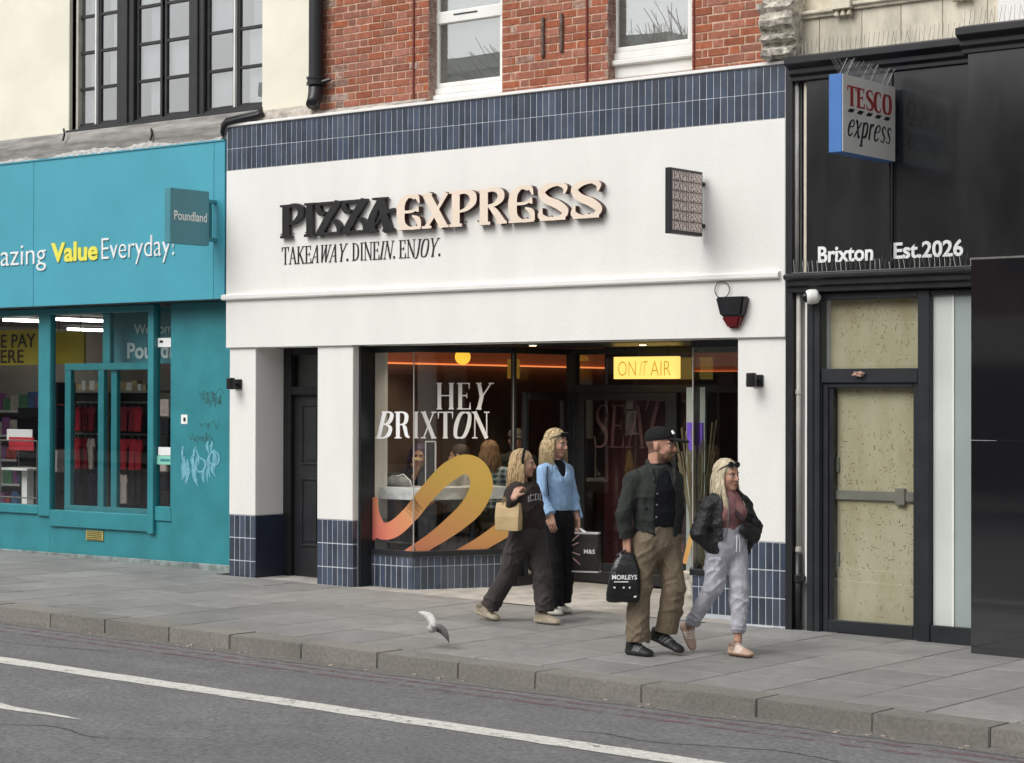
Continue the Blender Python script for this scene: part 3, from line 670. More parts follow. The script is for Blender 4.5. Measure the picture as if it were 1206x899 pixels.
rp = MB(); put_strokes(rp, [([(806, 664), (812, 640), (817, 622)], [5, 6, 6])], lambda u, v, d: fy(u, v, .296-d) if fy(u, v, .296)[0] > D2[0] else fy(u, v, .30-d), .0006)
rp.build('ribbon', m_rib, rg)
# ================================================================ teal discount shop
def fz(x, y, Z):
    d = ray(x, y); return CAM+d*((Z-CAM[2])/d[2])
T = .28
shop = thing('discount_shop', 'teal fronted discount shop below a cream wall with dark steel windows', 'building', (-9.0, T, .12))
XE = -6.853
for a, b in ((-16, -13.02), (-13.015, -10.01), (-10.005, -7.02), (-7.016, XE)):
    MB().box(a, b, 0, .06, 3.016, 4.70).build('fascia_panel', m_teal, shop, bevel=.003)
MB().box(-16, XE, .062, .30, 3.03, 4.695).build('fascia_box', m_teal2, shop)
MB().box(-16, XE-.002, .004, .30, 3.006, 3.0285).build('soffit', m_black, shop)
MB().box(-16, XE, -.012, .01, 4.695, 4.712).build('top_trim', m_teal, shop)
# shopfront frame
fp = lambda px_, py_=500, y=T: fy(px_, py_, y)[0]
xa0, xa1 = fp(47), fp(61); xb0, xb1 = fp(177), fp(184); xc = fp(203.5)
ff = MB()
ff.box(xa0, xa1, T-.03, T+.06, .58, 3.006); ff.box(xb0, xb1, T-.045, T+.06, .45, 3.006); ff.box(xc-.02, xc+.01, T-.02, T+.05, .70, 3.006)
ff.box(-16, xa0, T-.03, T+.06, .60, .705).box(xa1, xb0, T-.035, T+.06, .47, .66).box(xb1, xc, T-.02, T+.05, .60, .76)
ff.box(-16, xb0, T-.02, T+.055, 2.93, 3.005).box(-13.4, -13.2, T-.03, T+.06, .58, 2.93)
sf = ff.build('shopfront_frame', m_teal2, shop, bevel=.006)
inn = MB(); y0, y1 = T+.03, T+.09
xi = [fp(p_, 500, T+.03) for p_ in (76, 83, 115, 122, 128, 135)]
inn.box(xi[0], xi[1], y0, y1, .66, 2.30).box(xi[2], xi[3], y0, y1, .66, 2.30).box(xi[4], xi[5], y0+.03, y1+.03, .66, 2.30)
inn.box(xi[0], xb0, y0-.006, y1, 2.28, 2.36).box(xi[3]-.02, xi[4]+.02, y0-.004, y1, 2.36, 2.93).box(xi[0], xb0, y0-.004, y1, .63, .72)
inn.build('inner_frame', m_teal2, sf, bevel=.005)
for a, b, z0 in ((-13.2, xa0, .70), (xa1, xb0, .66), (xb1, xc, .75), (-16, -13.4, .70)):
    MB().box(a-.01, b+.01, T+.012, T+.018, z0-.02, 2.95).build('window_pane', m_glass, shop)
MB().box(-16, xa1-.03, T+.002, T+.25, -.1, .60).build('stall_riser', m_teal2, shop, bevel=.004)
MB().box(xa1-.027, xc, T, T+.25, -.1, .598).build('stall_riser', m_teal2, shop, bevel=.004)
MB().box(xc+.003, XE+.04, T-.02, T+.3, -.1, 3.006).build('side_panel', m_teal2, shop, bevel=.004)
MB().box(-16, XE-.02, T-.04, T-.005, .05, .165).build('plinth', M('dirty_plinth', (.20, .24, .23), .9, .4, 9, .5, 40), shop, bevel=.006)
v0, v1 = fy(102, 636, T-.005), fy(122, 626, T-.005)
vg = MB().box(v0[0], v1[0], T-.015, T+.01, v0[2], v1[2]).build('air_vent', M('brass_vent', (.42, .36, .10), .5), shop)
for i in range(5):
    z = v0[2]+(v1[2]-v0[2])*(i+.5)/5; MB().box(v0[0]+.02, v1[0]-.02, T-.02, T-.0145, z-.003, z+.003).build('vent_slat', m_dark, vg)
# stickers
def decal(px0, py0, px1, py1, y, mat, parent, name, t=.002):
    a, b = fy(px0, py1, y), fy(px1, py0, y); return MB().box(a[0], b[0], y-t, y, a[2], b[2]).build(name, mat, parent)
decal(186, 398, 203, 409, T+.012, m_white, shop, 'sticker'); decal(186.5, 527, 203, 536, T+.012, m_white, shop, 'sticker')
m_mint = M('mint_sticker', (.25, .62, .50), .5, .03)
decal(184.5, 537, 204, 547, T+.011, m_mint, shop, 'sticker')
nt_ = decal(213.5, 488.5, 221, 499.5, T-.021, m_white, shop, 'notice', .004); decal(216, 492, 218.5, 496.5, T-.026, m_blackprint, nt_, 'notice_print', .001)
decal(188, 401, 192, 404, T+.0095, m_blackprint, shop, 'sticker_print', .001); decal(189, 541, 200, 543.5, T+.0085, m_teal2, shop, 'sticker_print', .001)
# graffiti and pale scrubbed paint on the side panel
m_graf = M('dark_marker', (.05, .12, .11), .7, .3, 30, trans=.45); m_scrub = M('pale_scrubbed_paint', (.20, .50, .62), .7, .2, 20, trans=.2)
gm = MB(); random.seed(3)
def scribble(mb, x0, x1, yc, amp, n, w, dep):
    pts = [(x0+(x1-x0)*i/n+random.uniform(-2, 2), yc+(amp if i % 2 else -amp)*random.uniform(.4, 1)+random.uniform(-2, 2)) for i in range(n+1)]
    put_strokes(mb, [(pts, w, True)], lambda u, v, d: fy(u, v, T-.0205-d), dep)
for q in ((236, 262, 469, 7, 12), (240, 262, 473, 5, 9), (236, 256, 500, 5, 8), (222, 250, 515, 4, 11), (228, 252, 519, 3, 9), (234, 262, 462, 4, 7)): scribble(gm, *q, .8, .0006+random.random()*.0004)
gm.build('graffiti', m_graf, shop)
gm = MB()
for i in range(26):
    cx, cy = random.uniform(213, 256), random.gauss(550, 11); L = random.uniform(6, 13)
    put_strokes(gm, [([(cx, cy-L), (cx+random.uniform(-3, 3), cy), (cx+random.uniform(-3, 3), cy+L)], [1, random.uniform(2, 4.5), .8], True)], lambda u, v, d: fy(u, v, T-.0205-d), .0005+i*.0001)
for cx, cy in ((236, 548), (252, 540)): put_strokes(gm, [([(cx+6*math.cos(t), cy+8*math.sin(t)) for t in np.linspace(0, 6.28, 12)], 2.2, True)], lambda u, v, d: fy(u, v, T-.0205-d), .004)
gm.build('scrubbed_graffiti', m_scrub, shop)
# ledge above the fascia: lead flashing and crumpled plastic sheet
MB().profx([(.02, 4.70), (.15, 4.70), (.15, 5.012), (.09, 4.995), (.02, 4.88)], -16, -6.47).build('flashing', m_lead, shop, bevel=.012)
MB().profx([(.03, 4.86), (.15, 4.86), (.15, 5.0), (.04, 4.93)], -6.47, -5.62).build('flashing', m_ledge, shop, bevel=.01)
MB().box(-16, -6.86, .02, .3, 4.5, 4.72).build('gutter', m_lead, shop)
ps = MB(); nx = 330; vs = []; ny = 5
for i in range(nx):
    x = -14+7.1*i/(nx-1)
    e = .055*math.sin(x*2.1+1)+.05*math.sin(x*5.3)+.03*math.sin(x*9.1)
    for j in range(ny):
        t = j/(ny-1); f = .012*math.sin(19*x+7*t*math.sin(1.7*x)+2.5*math.sin(2.3*x))*math.sin(math.pi*min(1, t+.2))+.004*math.sin(47*x+5*t)
        vs.append((x, -.008+t*.07-abs(f)*.9, 4.705+t*(.095+e*.6)+f*.25))
ps.add(vs, [(i*ny+j, (i+1)*ny+j, (i+1)*ny+j+1, i*ny+j+1) for i in range(nx-1) for j in range(ny-1)])
ps.build('plastic_sheet', m_plastic, shop)
m_cable = M('black_cable', (.012, .012, .013), .4)
cpts = [fy(310, 133, .03), fy(303, 136, 0), fy(285, 140, -.02), fy(268, 144, -.03), fy(263, 150, -.02), fy(262, 161, .0)]
MB().tube(cpts, [.04, .035, .035, .035, .03, .012], 8).build('cable_bundle', m_cable, shop, smooth=True)
MB().tube([p+np.array([0, -.01, .03]) for p in cpts], [.018]*6, 6).build('cable_bundle', m_cable, shop, smooth=True)
for pxa in (75, 178): MB().tube([fy(pxa, 152, .02), fy(pxa+1, 158, .0), fy(pxa-1, 166, -.01)], .012, 6).build('wire', m_cable, shop)
# cream upper wall + steel windows
cw = MB().box(-16, -9.57, .15, .5, 4.99, 7.2).box(-6.455, -5.60, .15, .5, 4.99, 7.2)
cw.build('upper_wall', m_cream, shop, bevel=.006)
MB().box(-9.57, -9.47, .2, .5, 4.99, 7.2).build('window_reveal', M('shaded_render', (.42, .41, .36), .8), shop)  # the reveal's shade is put into its grey colour
m_skyblind = M('sky_white_blind', (.84, .85, .86), .6, .05, 1.5, rnd=.22)  # blinds whitened and varied pane by pane to imitate mirrored sky
wb = MB().box(-9.5, -6.455, .42, .45, 4.98, 7.2).build('window', m_dark, shop, label='dark steel casement window of many small panes')
MB().profx([(.14, 5.0), (.24, 5.0), (.24, 5.055), (.14, 5.035)], -9.62, -6.44).build('sill', m_steelwin, wb, bevel=.004)
fm = MB(); bays = [(-9.66+.12, -8.80), (-8.52, -7.62), (-7.385, -6.46)]
fm.box(-9.60, -9.50, .20, .31, 5.02, 7.2).box(-8.80, -8.52, .19, .31, 5.02, 7.2).box(-7.62, -7.385, .19, .31, 5.02, 7.2).box(-9.6, -6.456, .205, .30, 5.03, 7.2 if False else 5.075)
fm.box(-8.72, -8.60, .165, .19, 5.02, 7.2).box(-7.55, -7.46, .165, .19, 5.02, 7.2)
fm.build('frame', m_steelwin, wb, bevel=.008)
zrow = [5.09, 5.502, 5.918, 6.335, 6.75, 7.17]
for bi, (a, b) in enumerate(bays):
    mid = (a+b)/2
    for k, (u, v) in enumerate(((a+.01, mid-.02), (mid+.02, b-.01))):
        bar = MB()
        bar.box(u, u+.035, .232, .275, 5.075, 7.2).box(v-.035, v, .232, .275, 5.075, 7.2)
        for z in zrow: bar.box(u, v, .236, .272, z-.018, z+.018)
        bar.build('casement_bar', m_steelwin, wb, bevel=.003)
        for z0, z1 in zip(zrow[:-1], zrow[1:]):
            o = MB().box(u+.03, v-.03, .252+random.uniform(-.001, .001), .256, z0, z1).build('pane', m_glassup, wb)
        for z0, z1 in zip(zrow[:-1], zrow[1:]):
            if random.random() < .8: MB().box(u+.03+random.choice([0, 0, .08, .14]), v-.01, .30+.01*k, .306+.01*k, z0+.004, z1-.004).build('sky_blind', m_skyblind, wb)
    if bi != 1: MB().box(mid-.012, mid+.010, .20, .235, 5.08, 7.2).build('open_edge', m_upvc, wb)

# interior of the discount shop
MB().box(-16, -6.95, 7.0, 7.05, 0, 3.3).box(-7.0, -6.95, .6, 7, 0, 3.3).box(-16.05, -16, .4, 7, 0, 3.3).build('inner_wall', m_store, shop)
MB().box(-16, -6.95, .35, 7, .05, .12).build('inner_floor', m_storefl, shop)
MB().box(-16, -6.95, .31, 7, 3.03, 3.08).build('inner_ceiling', M('store_ceiling', (.28, .27, .26), .8), shop)
wb0, wb1 = fy(131, 429, .55), fy(215, 366, .55)
wel = thing('welcome_board', 'teal board reading Welcome to Poundland behind the shop glass', 'sign', ((wb0[0]+wb1[0])/2, .55, wb0[2]))
MB().box(wb0[0], wb1[0]+.5, .55, .58, wb0[2], 2.99).build('board', m_tealsign, wel)
m_palep = M('pale_print', (.55, .66, .67), .5, .03)
a, b = fy(158, 394, .545), fy(226, 380, .545); sans('board_print', 'Welcome to', frame(a, (1, 0, 0)), b[0]-a[0], b[2]-a[2], .003, m_palep, wel, .01)
a, b = fy(150, 423, .545), fy(232, 402, .545); sans('board_print', 'Poundland', frame(a, (1, 0, 0)), b[0]-a[0], b[2]-a[2], .003, m_palep, wel, .03)
m_ysign = M('yellow_sign', (.62, .50, .04), .5, .05)
ys = [(-45, 388, 47, 431, 1.1, 'yellow hanging board reading PLEASE PAY HERE above the till'), (63, 390, 99, 429, 1.3, 'plain yellow hanging board seen beside the teal window post')]
for k, (a_, b_, c_, d_, yy, lb) in enumerate(ys):
    p0, p1_ = fy(a_, d_, yy), fy(c_, b_, yy)
    t = thing('hanging_sign', lb, 'sign', ((p0[0]+p1_[0])/2, yy, p0[2]))
    MB().box(p0[0], p1_[0], yy, yy+.03, p0[2], p1_[2]).build('board', m_ysign, t)
    for xx in (p0[0]+.08, p1_[0]-.08): MB().tube([(xx, yy+.015, p1_[2]), (xx, yy+.015, 3.04)], .006, 5).build('hanging_rod', m_wire, t)
    if k == 0:
        for tx, q0, q1, w0, w1 in (('PLEASE PAY', 393, 411, -40, 42), ('HERE', 412, 428, -12, 28)):
            a, b = fy(w0, q1, yy-.004), fy(w1, q0, yy-.004); sans('board_print', tx, frame(a, (1, 0, 0)), b[0]-a[0], b[2]-a[2], .003, m_blackprint, t, .01)
for k, (a_, b_, c_, d_) in enumerate(((4, 377, 44, 376.5), (60, 376, 108, 380), (80, 388, 120, 390.5))):
    p = fz(a_, b_, 2.98); q = fz(c_, d_, 2.98)
    q = p+np.array([0, 1.5, 0]) if abs(q[1]-p[1]) > 9 else q
    L = min(2.2, abs(q[1]-p[1])+.6)
    t = thing('ceiling_light', ['white tube light above the PLEASE PAY HERE board', 'white tube light above the plain yellow hanging board', 'white tube light between the yellow board and the welcome board'][k], 'ceiling light', (p[0], p[1], 3.03), 'tube lights in the teal shop')
    MB().box(p[0]-.06, p[0]+.06, p[1], p[1]+L, 3.0, 3.03).build('fitting', m_white, t); MB().box(p[0]-.04, p[0]+.04, p[1]+.02, p[1]+L-.02, 2.965, 2.9995).build('tube', m_tubelight, t)

# ================================================================ grocery shop (black front)
G0 = .08
gro = thing('grocery_shop', 'black fronted grocery shop with boarded glass door and granite pier', 'building', (1.2, G0, -.02))
MB().box(.008, .072, -.012, .4, -.1, 4.87).build('corner_trim', m_black, gro)
MB().box(.074, .30, .12, .5, -.1, 5.0).build('side_wall', m_stucco2, gro)
MB().box(.165, .205, .05, .13, .40, 2.86).build('white_strip', m_stucco2, gro)
MB().box(.155, .185, .04, .11, 3.04, 4.66).build('white_strip', m_stone, gro)
MB().box(.19, .315, .03, .16, -.1, 2.862).box(.235, .26, .018, .031, -.1, 2.86).build('pilaster', m_frame, gro, bevel=.006)
q = lambda px_, y=G0: fy(px_, 560, y)[0]
zt = lambda py_, px_=1030, y=G0: fy(px_, py_, y)[2]
X0, X1, X2, X3, X4, X5 = q(961), q(972), q(1080), q(1092), q(1098), q(1146)
df = MB()
df.box(.313, X1-.02, G0-.03, G0+.06, -.05, 2.862).box(X2+.02, X4-.01, G0-.032, G0+.06, -.05, 2.862).box(X1-.02, X2+.02, G0-.028, G0+.06, 2.80, 2.861).box(X1-.02, X2+.02, G0-.034, G0+.06, 2.10, 2.22)
df.box(X4-.01, 1.92, G0-.02, G0+.05, -.05, .12).box(X4-.01, 1.92, G0-.02, G0+.05, 2.815, 2.86)
df.build('shopfront_frame', m_frame, gro, bevel=.005)
dr = MB(); dr.box(X1-.018, X1+.03, G0-.01, G0+.045, .0, 2.10).box(X2-.03, X2+.018, G0-.01, G0+.045, .0, 2.10).box(X1+.03, X2-.03, G0-.012, G0+.045, .0, .10).box(X1+.03, X2-.03, G0-.012, G0+.045, 2.06, 2.0995)
dr.box(X1+.03, X1+.075, G0+.005, G0+.09, .10, 2.06, 1)
drs = dr.build('glass_door', [m_frame, m_black], gro, bevel=.004)
MB().box(X1+.03, X2-.03, G0+.012, G0+.018, .10, 2.06).build('door_pane', m_glass, drs)
MB().box(X1, X2, G0+.012, G0+.018, 2.22, 2.80).build('toplight_pane', m_glass, gro)
MB().box(X1+.05, X2-.02, G0+.075, G0+.09, .09, 2.07).build('board', m_board, drs); MB().box(X1+.01, X2, G0+.075, G0+.09, 2.2, 2.82).build('board', m_board, gro)
pb0, pb1 = fy(976, 588, G0+.06), fy(1070, 580, G0+.06)
MB().box(X1+.06, X2-.04, G0+.045, G0+.072, pb0[2], pb1[2]).build('push_bar', M('grey_bar', (.20, .195, .165), .6), drs, bevel=.005)
MB().box(X2-.22, X2-.13, G0+.03, G0+.07, pb0[2]-.03, pb1[2]+.03).build('push_bar_box', MATS['grey_bar'], drs, bevel=.005)
for zz in (.55, 1.35): MB().box(X1+.06, X1+.10, G0+.055, G0+.0745, zz, zz+.12).build('hinge_plate', MATS['grey_bar'], drs)
sc = MB(); random.seed(11)
for i in range(620):
    top = random.random() < .22
    x = random.uniform(X1+.1, X2-.06); z = random.uniform(2.26, 2.78) if top else min(2.02, max(.14, random.gauss(1.15, .5)))
    L = abs(random.gauss(0, .017))+.003; a = random.choice([1.57, 1.57, 1.57, 0, random.uniform(0, 3)])+random.uniform(-.3, .3)
    put_strokes(sc, [([(x, z), (x+math.cos(a)*L, z+math.sin(a)*L)], random.uniform(.0025, .0075))], lambda u, v, d: (u, G0+.0745-d, v), .0004+i*1e-6)
sc.build('glue_marks', m_scuff, drs, kind='stuff')
pp = MB(); c = fy(1011, 441, G0-.06)
for i in range(14):
    th = random.uniform(0, 6.28); pp.add([c+np.array([random.uniform(-.06, .06), random.uniform(-.02, .02), random.uniform(-.025, .025)]) for _ in range(4)], [(0, 1, 2), (0, 2, 3), (0, 3, 1), (1, 3, 2)])
pp.build('crumpled_paper', M('brown_paper_scrap', (.42, .27, .20), .8), gro)
MB().box(X4, 1.515, G0+.02, G0+.03, .12, 2.815).build('frosted_pane', m_frost, gro); MB().box(1.515, 1.92, G0+.021, G0+.031, .12, 2.815).build('frosted_pane', m_frost2, gro)
MB().box(1.507, 1.523, G0+.01, G0+.02, .12, 2.815).build('pane_edge', m_upvc, gro)
# fascia
for a, b in ((.19, 1.0), (1.012, 1.92)): MB().box(a, b, .02, .10, 3.03, 4.68).build('fascia_panel', m_gloss, gro, bevel=.003)
MB().box(.10, 1.92, .10, .5, 2.86, 4.9).build('fascia_backing', m_black, gro)
MB().profx([(.06, 2.863), (-.02, 2.87), (-.02, 2.91), (-.055, 2.925), (-.055, 2.965), (-.095, 2.985), (-.095, 3.015), (-.05, 3.032), (.06, 3.032)], .03, 1.905).build('lower_moulding', m_black, gro, bevel=.004)
prof = lambda s: [(.10+s, 4.665), (-.02+s, 4.67), (-.02+s, 4.705), (-.06+s, 4.725), (-.06+s, 4.765), (-.12+s, 4.79), (-.14+s, 4.80), (-.14+s, 4.855), (-.05+s, 4.88), (.12+s, 4.90)]
MB().profx(prof(0), .06, 1.86).build('cornice', m_black, gro, bevel=.004)
xg = fy(1143.5, 560, -.36)[0]
MB().profx([(y_, z_+.01) for y_, z_ in prof(-.36)], xg-.07, 6).build('cornice', m_black, gro, bevel=.004)
MB().box(xg-.065, 6, -.25, .15, 4.68, 4.905).build('cornice_top', m_black, gro)
MB().box(xg, 6, -.36, .5, -.2, 1.640).build('granite_slab', m_granite, gro, bevel=.002); MB().box(xg, 6, -.36, .5, 1.645, 3.058).build('granite_slab', m_granite, gro, bevel=.002)
MB().box(xg, 6, -.357, .5, 3.06, 3.074).build('joint_trim', m_wire, gro); MB().box(xg-.03, 6, -.356, .5, 3.075, 4.68).build('fascia_panel', m_gloss, gro, bevel=.003)
# stone above
SY = .10
xj = [.10]+[fy(p_, 40, SY)[0] for p_ in (965, 1015, 1061, 1110, 1163)]+[1.95]
for a, b in zip(xj[:-1], xj[1:]): MB().box(a+.002, b-.002, SY, .5, 4.86, 5.245).build('stone_block', m_stone, gro, bevel=.004)
for a, b in zip([.10, .52, 1.05, 1.58], [.518, 1.048, 1.578, 1.95]): MB().box(a+.002, b-.002, SY+.03, .5, 5.25, 7.0).build('stone_block', m_stone, gro, bevel=.004)
lp = lambda s: [(SY+.05, 5.235+s), (SY-.03, 5.24+s), (SY-.03, 5.262+s), (SY-.06, 5.272+s), (SY-.06, 5.30+s), (SY+.05, 5.32+s)]
xb_ = [fy(981, 20, SY-.06)[0], fy(1003, 20, SY-.06)[0], fy(1120, 5, SY-.06)[0], fy(1143, 5, SY-.06)[0]]
MB().profx(lp(-.03), .10, xb_[0]).build('string_course', m_stone, gro, bevel=.005); MB().profx(lp(0), xb_[1], xb_[2]).build('string_course', m_stone, gro, bevel=.005); MB().profx(lp(0), xb_[3], 1.95).build('string_course', m_stone, gro, bevel=.005)
for a, b in ((xb_[0], xb_[1]), (xb_[2], xb_[3])):
    bk = MB().box(a, b, SY-.09, SY+.04, 5.245, 5.9).build('bracket_block', m_stone, gro, bevel=.006)
    for i in range(3):
        x = a+(b-a)*(i+.5)/3; MB().lathe([(.012, 0), (.018, -.015), (.026, -.045), (.02, -.055)], (x, SY-.045, 5.245), n=10).build('gutta', m_stone, bk, smooth=True)
MB().box(1.935, 6, .02, .4, 4.945, 7.0).build('white_board', m_stucco2, gro, bevel=.004)
# crumbling stone corbel between the two fronts
cb = MB(); x0, x1 = -.20, .13
pr = [(.2, 4.865), (-.06, 4.87), (-.10, 4.90), (-.11, 4.95), (-.05, 4.985), (-.045, 5.01), (-.13, 5.03), (-.14, 5.06), (-.09, 5.08), (-.10, 5.11), (-.17, 5.14), (-.18, 5.19), (-.14, 5.215), (-.13, 5.26), (-.17, 5.30), (-.16, 5.34), (-.05, 5.36), (-.04, 5.8), (.2, 5.8)]
n_ = 9; vs = []; random.seed(5)
for i in range(n_):
    x = x0+(x1-x0)*i/(n_-1); e = .8 if i in (0, n_-1) else 1
    for y_, z_ in pr: vs.append((x+random.uniform(-.01, .01), (y_*e if y_ < 0 else y_)+random.uniform(-.013, .013), z_+random.uniform(-.009, .009)))
m_ = len(pr)
cb.add(vs, [(i*m_+j, i*m_+(j+1) % m_, (i+1)*m_+(j+1) % m_, (i+1)*m_+j) for i in range(n_-1) for j in range(m_)]+[tuple(range(m_))[::-1], tuple(range((n_-1)*m_, n_*m_))])
cb.build('stone_corbel', m_stonebr, gro)
MB().box(-.06, .12, .14, .5, 5.35, 7.0).build('stone_quoin', m_brickd, gro)
# bird spikes: thin wires on the ledges
def spikes(a, b, step, h, name='bird_spikes', lean=.035, parent=gro):
    mb = MB(); a = np.array(a, float); b = np.array(b, float); L = np.linalg.norm(b-a); d = (b-a)/L; nrm = np.cross(d, [0, 0, 1])
    for i in range(int(L/step)):
        p = a+d*step*(i+.5); j = random.uniform(-.012, .012)
        for s in (-1, 1): mb.tube([p, p+np.array([0, 0, h*random.uniform(.85, 1.1)])+d*(s*lean*.9+j)+nrm*s*lean], .0017, 3, caps=False)
    mb.tube([a, b], .006, 4); return mb.build(name, m_wire, parent, kind='stuff')
spikes((.09, -.06, 4.875), (1.80, -.06, 4.875), .042, .12); spikes((xg-.05, -.42, 4.885), (4, -.42, 4.885), .042, .12)
spikes((.10, -.06, 3.03), (1.88, -.06, 3.03), .045, .11)

# ================================================================ far side of the street (only mirrored in the glass)
random.seed(21)
m_opp = [M('opp_brick', (.24, .12, .08), .9, .2, 3), M('opp_render', (.55, .53, .48), .9, .1, 2), M('opp_stone', (.36, .34, .30), .9, .15, 2), M('opp_brown', (.20, .14, .10), .9, .2, 3)]
m_oglass = M('opp_glass', (.03, .035, .04), .1, .1, 2)
opp = [(-46, -30, 9.5, 3, 'brown brick terrace across the road mirrored in the windows'), (-30, -17, 10.0, 1, 'pale rendered block across the road mirrored in the windows'), (-17, -4, 8.6, 0, 'red brick terrace across the road mirrored in the windows'), (-4, 9, 10.2, 2, 'grey stone block across the road mirrored in the windows'), (9, 26, 9.0, 0, 'long red brick block across the road behind the camera')]
for a, b, h, mi_, lb in opp:
    t = thing('terrace_building', lb, 'building', ((a+b)/2, -24, gz(0)), 'buildings across the road')
    MB().box(a+.02, b-.02, -30, -23.2, -.4, h).build('wall', m_opp[mi_], t)
    MB().box(a, b, -30.2, -22.95, h, h+.35).build('parapet', m_opp[1], t)
    MB().box(a+.3, b-.3, -23.21, -23.1, 0, 2.6).build('shop_window', m_oglass, t); MB().box(a+.1, b-.1, -23.3, -22.95, 2.7, 3.6).build('shop_fascia', m_opp[(mi_+1) % 4], t)
    nw = int((b-a)/2.6)
    for f_ in range(2):
        for i in range(nw):
            x = a+(b-a)*(i+.5)/nw; MB().box(x-.5, x+.5, -23.25, -23.17, 4.4+f_*2.9, 6.2+f_*2.9 if 6.2+f_*2.9 < h else h-.3).build('window', m_oglass, t)
op = sheet('far_pavement', -60, 40, -23.3, -18, -.01, m_concrete, kind='structure')

# bare street tree across the road (its branches show mirrored in an upper window)
random.seed(33)
tr = thing('street_tree', 'bare branched street tree across the road mirrored in an upper window', 'tree', (-16.8, -21.2, -.05)); lim = MB()
MB().tube([(-16.8, -21.2, -.2), (-16.75, -21.2, 2.5), (-16.85, -21.1, 4.6)], [.24, .19, .15], 10).build('trunk', m_brickd, tr, smooth=True)
def unit(v): v = np.array(v, float); return v/np.linalg.norm(v)
def grow(p, d, L_, r, n):
    q_ = p+d*L_; m_ = (p+q_)/2+np.array([random.uniform(-.08, .08)*L_ for _ in range(3)]); lim.tube([p, m_, q_], [r, r*.8, r*.62], 5, caps=False)
    if n: 
        for _ in range(random.choice([2, 3, 3])): grow(q_, unit(d+np.array([random.uniform(-.75, .75), random.uniform(-.75, .75), random.uniform(-.1, .5)])), L_*random.uniform(.62, .85), r*.58, n-1)
for _ in range(5): grow(np.array([-16.85, -21.1, 4.5]), unit([random.uniform(-.7, .7), random.uniform(-.7, .7), 1]), 2.0, .09, 4)
lim.build('crown', m_brickd, tr)
# ================================================================ signs and wall fittings
PSY = {}
PSY['P'] = ([([(.20, 0), (.20, 1)], .26), ([(0, .97), (.4, .97)], .07), ([(.01, .04), (.39, .04)], .09), ([(.2, .93), (.5, .965), (.70, .86), (.71, .66), (.52, .48), (.28, .41)], [.10, .13, .23, .22, .13, .05], True)], .84)
PSY['I'] = ([([(.18, 0), (.18, 1)], .23), ([(0, .04), (.36, .04)], .09), ([(0, .97), (.36, .97)], .07)], .38)
PSY['Z'] = ([([(.02, .95), (.86, .95)], .10), ([(.10, .96), (.10, .80), (.20, .66), (.34, .70)], [.12, .19, .17, .04], True), ([(.76, .97), (.40, .48), (.12, .03)], [.22, .24, .24]), ([(.02, .05), (.86, .05)], .10), ([(.79, .05), (.80, .24), (.69, .39), (.54, .40)], [.12, .19, .17, .04], True)], .87)
PSY['A'] = ([([(.13, 0), (.13, .34), (.28, .70), (.44, .97)], [.30, .26, .20, .14], True), ([(.44, .98), (.52, .55), (.68, 0)], [.28, .25, .28], True), ([(.16, .97), (.64, .97)], .07), ([(.26, .22), (.45, .44), (.70, .58), (.86, .60)], [.05, .09, .11, .15], True), ([(.5, .04), (.86, .04)], .09), ([(0, .04), (.3, .04)], .09)], .86)
PSY['E'] = ([([(.62, .90), (.40, .955), (.20, .78), (.16, .5), (.20, .2), (.42, .05), (.72, .05)], [.10, .11, .24, .28, .24, .10, .10], True), ([(.48, .96), (.66, .93), (.74, .74)], [.08, .15, .05], True), ([(.14, .52), (.5, .52), (.70, .60)], [.09, .09, .06], True), ([(.05, .04), (.78, .04)], .08), ([(.52, .40), (.70, .28), (.76, .04)], [.05, .18, .10], True), ([(.70, .66), (.69, .50)], [.05, .10])], .82)
PSY['X'] = ([([(.14, .98), (.68, .02)], .26), ([(.76, .98), (.46, .5), (.12, .02)], [.13, .09, .13], True), ([(0, .04), (.30, .04)], .08), ([(.50, .04), (.83, .04)], .08), ([(.0, .97), (.32, .97)], .06)], .84)
PSY['R'] = ([([(.20, 0), (.20, 1)], .26), ([(0, .97), (.4, .97)], .07), ([(.01, .04), (.39, .04)], .09), ([(.2, .93), (.5, .965), (.68, .87), (.69, .70), (.52, .55), (.30, .52)], [.10, .13, .22, .21, .12, .05], True), ([(.34, .52), (.52, .36), (.76, .02)], [.06, .20, .22], True), ([(.58, .04), (.88, .04)], .08)], .88)
PSY['S'] = ([([(.80, .70), (.82, .88), (.62, .965), (.34, .93), (.17, .78), (.30, .58), (.62, .42), (.82, .24), (.74, .09), (.40, .05), (.15, .14), (.17, .36)], [.05, .17, .09, .17, .22, .23, .25, .23, .13, .10, .19, .05], True), ([(.12, .04), (.84, .04)], .08)], .92)
PSYL = {k_: ([(p_[0], [w_*.92 for w_ in (p_[1] if hasattr(p_[1], '__len__') else [p_[1]]*len(p_[0]))])+tuple(p_[2:]) for p_ in g_], a_) for k_, (g_, a_) in PSY.items()}
a, b = fy(328, 283, -.03), fy(464, 233, -.03); zb, zt_ = 3.612, 3.955
sgn = thing('restaurant_sign', 'raised art nouveau letters, black PIZZA and cream EXPRESS, on white fascia', 'sign', (-4, -.02, 3.6))
lettering('pizza', PSYL, 'PIZZA', frame((fy(328, 283, -.07)[0], -.012, zb), (1, 0, 0)), fy(464, 233, -.07)[0]-fy(328, 283, -.07)[0]-.02, zt_-zb, .040, m_letter, sgn, each=True, track=.0, mi=(0, 0))
xe0, xe1 = fy(467, 233, -.06)[0], fy(710, 233, -.06)[0]
lettering('express', PSYL, 'EXPRESS', frame((xe0, -.012, zb), (1, 0, 0)), xe1-xe0, zt_-zb, .062, [m_lettercream, m_letterside], sgn, each=True, track=.0, mi=(0, 1))
st = MB()
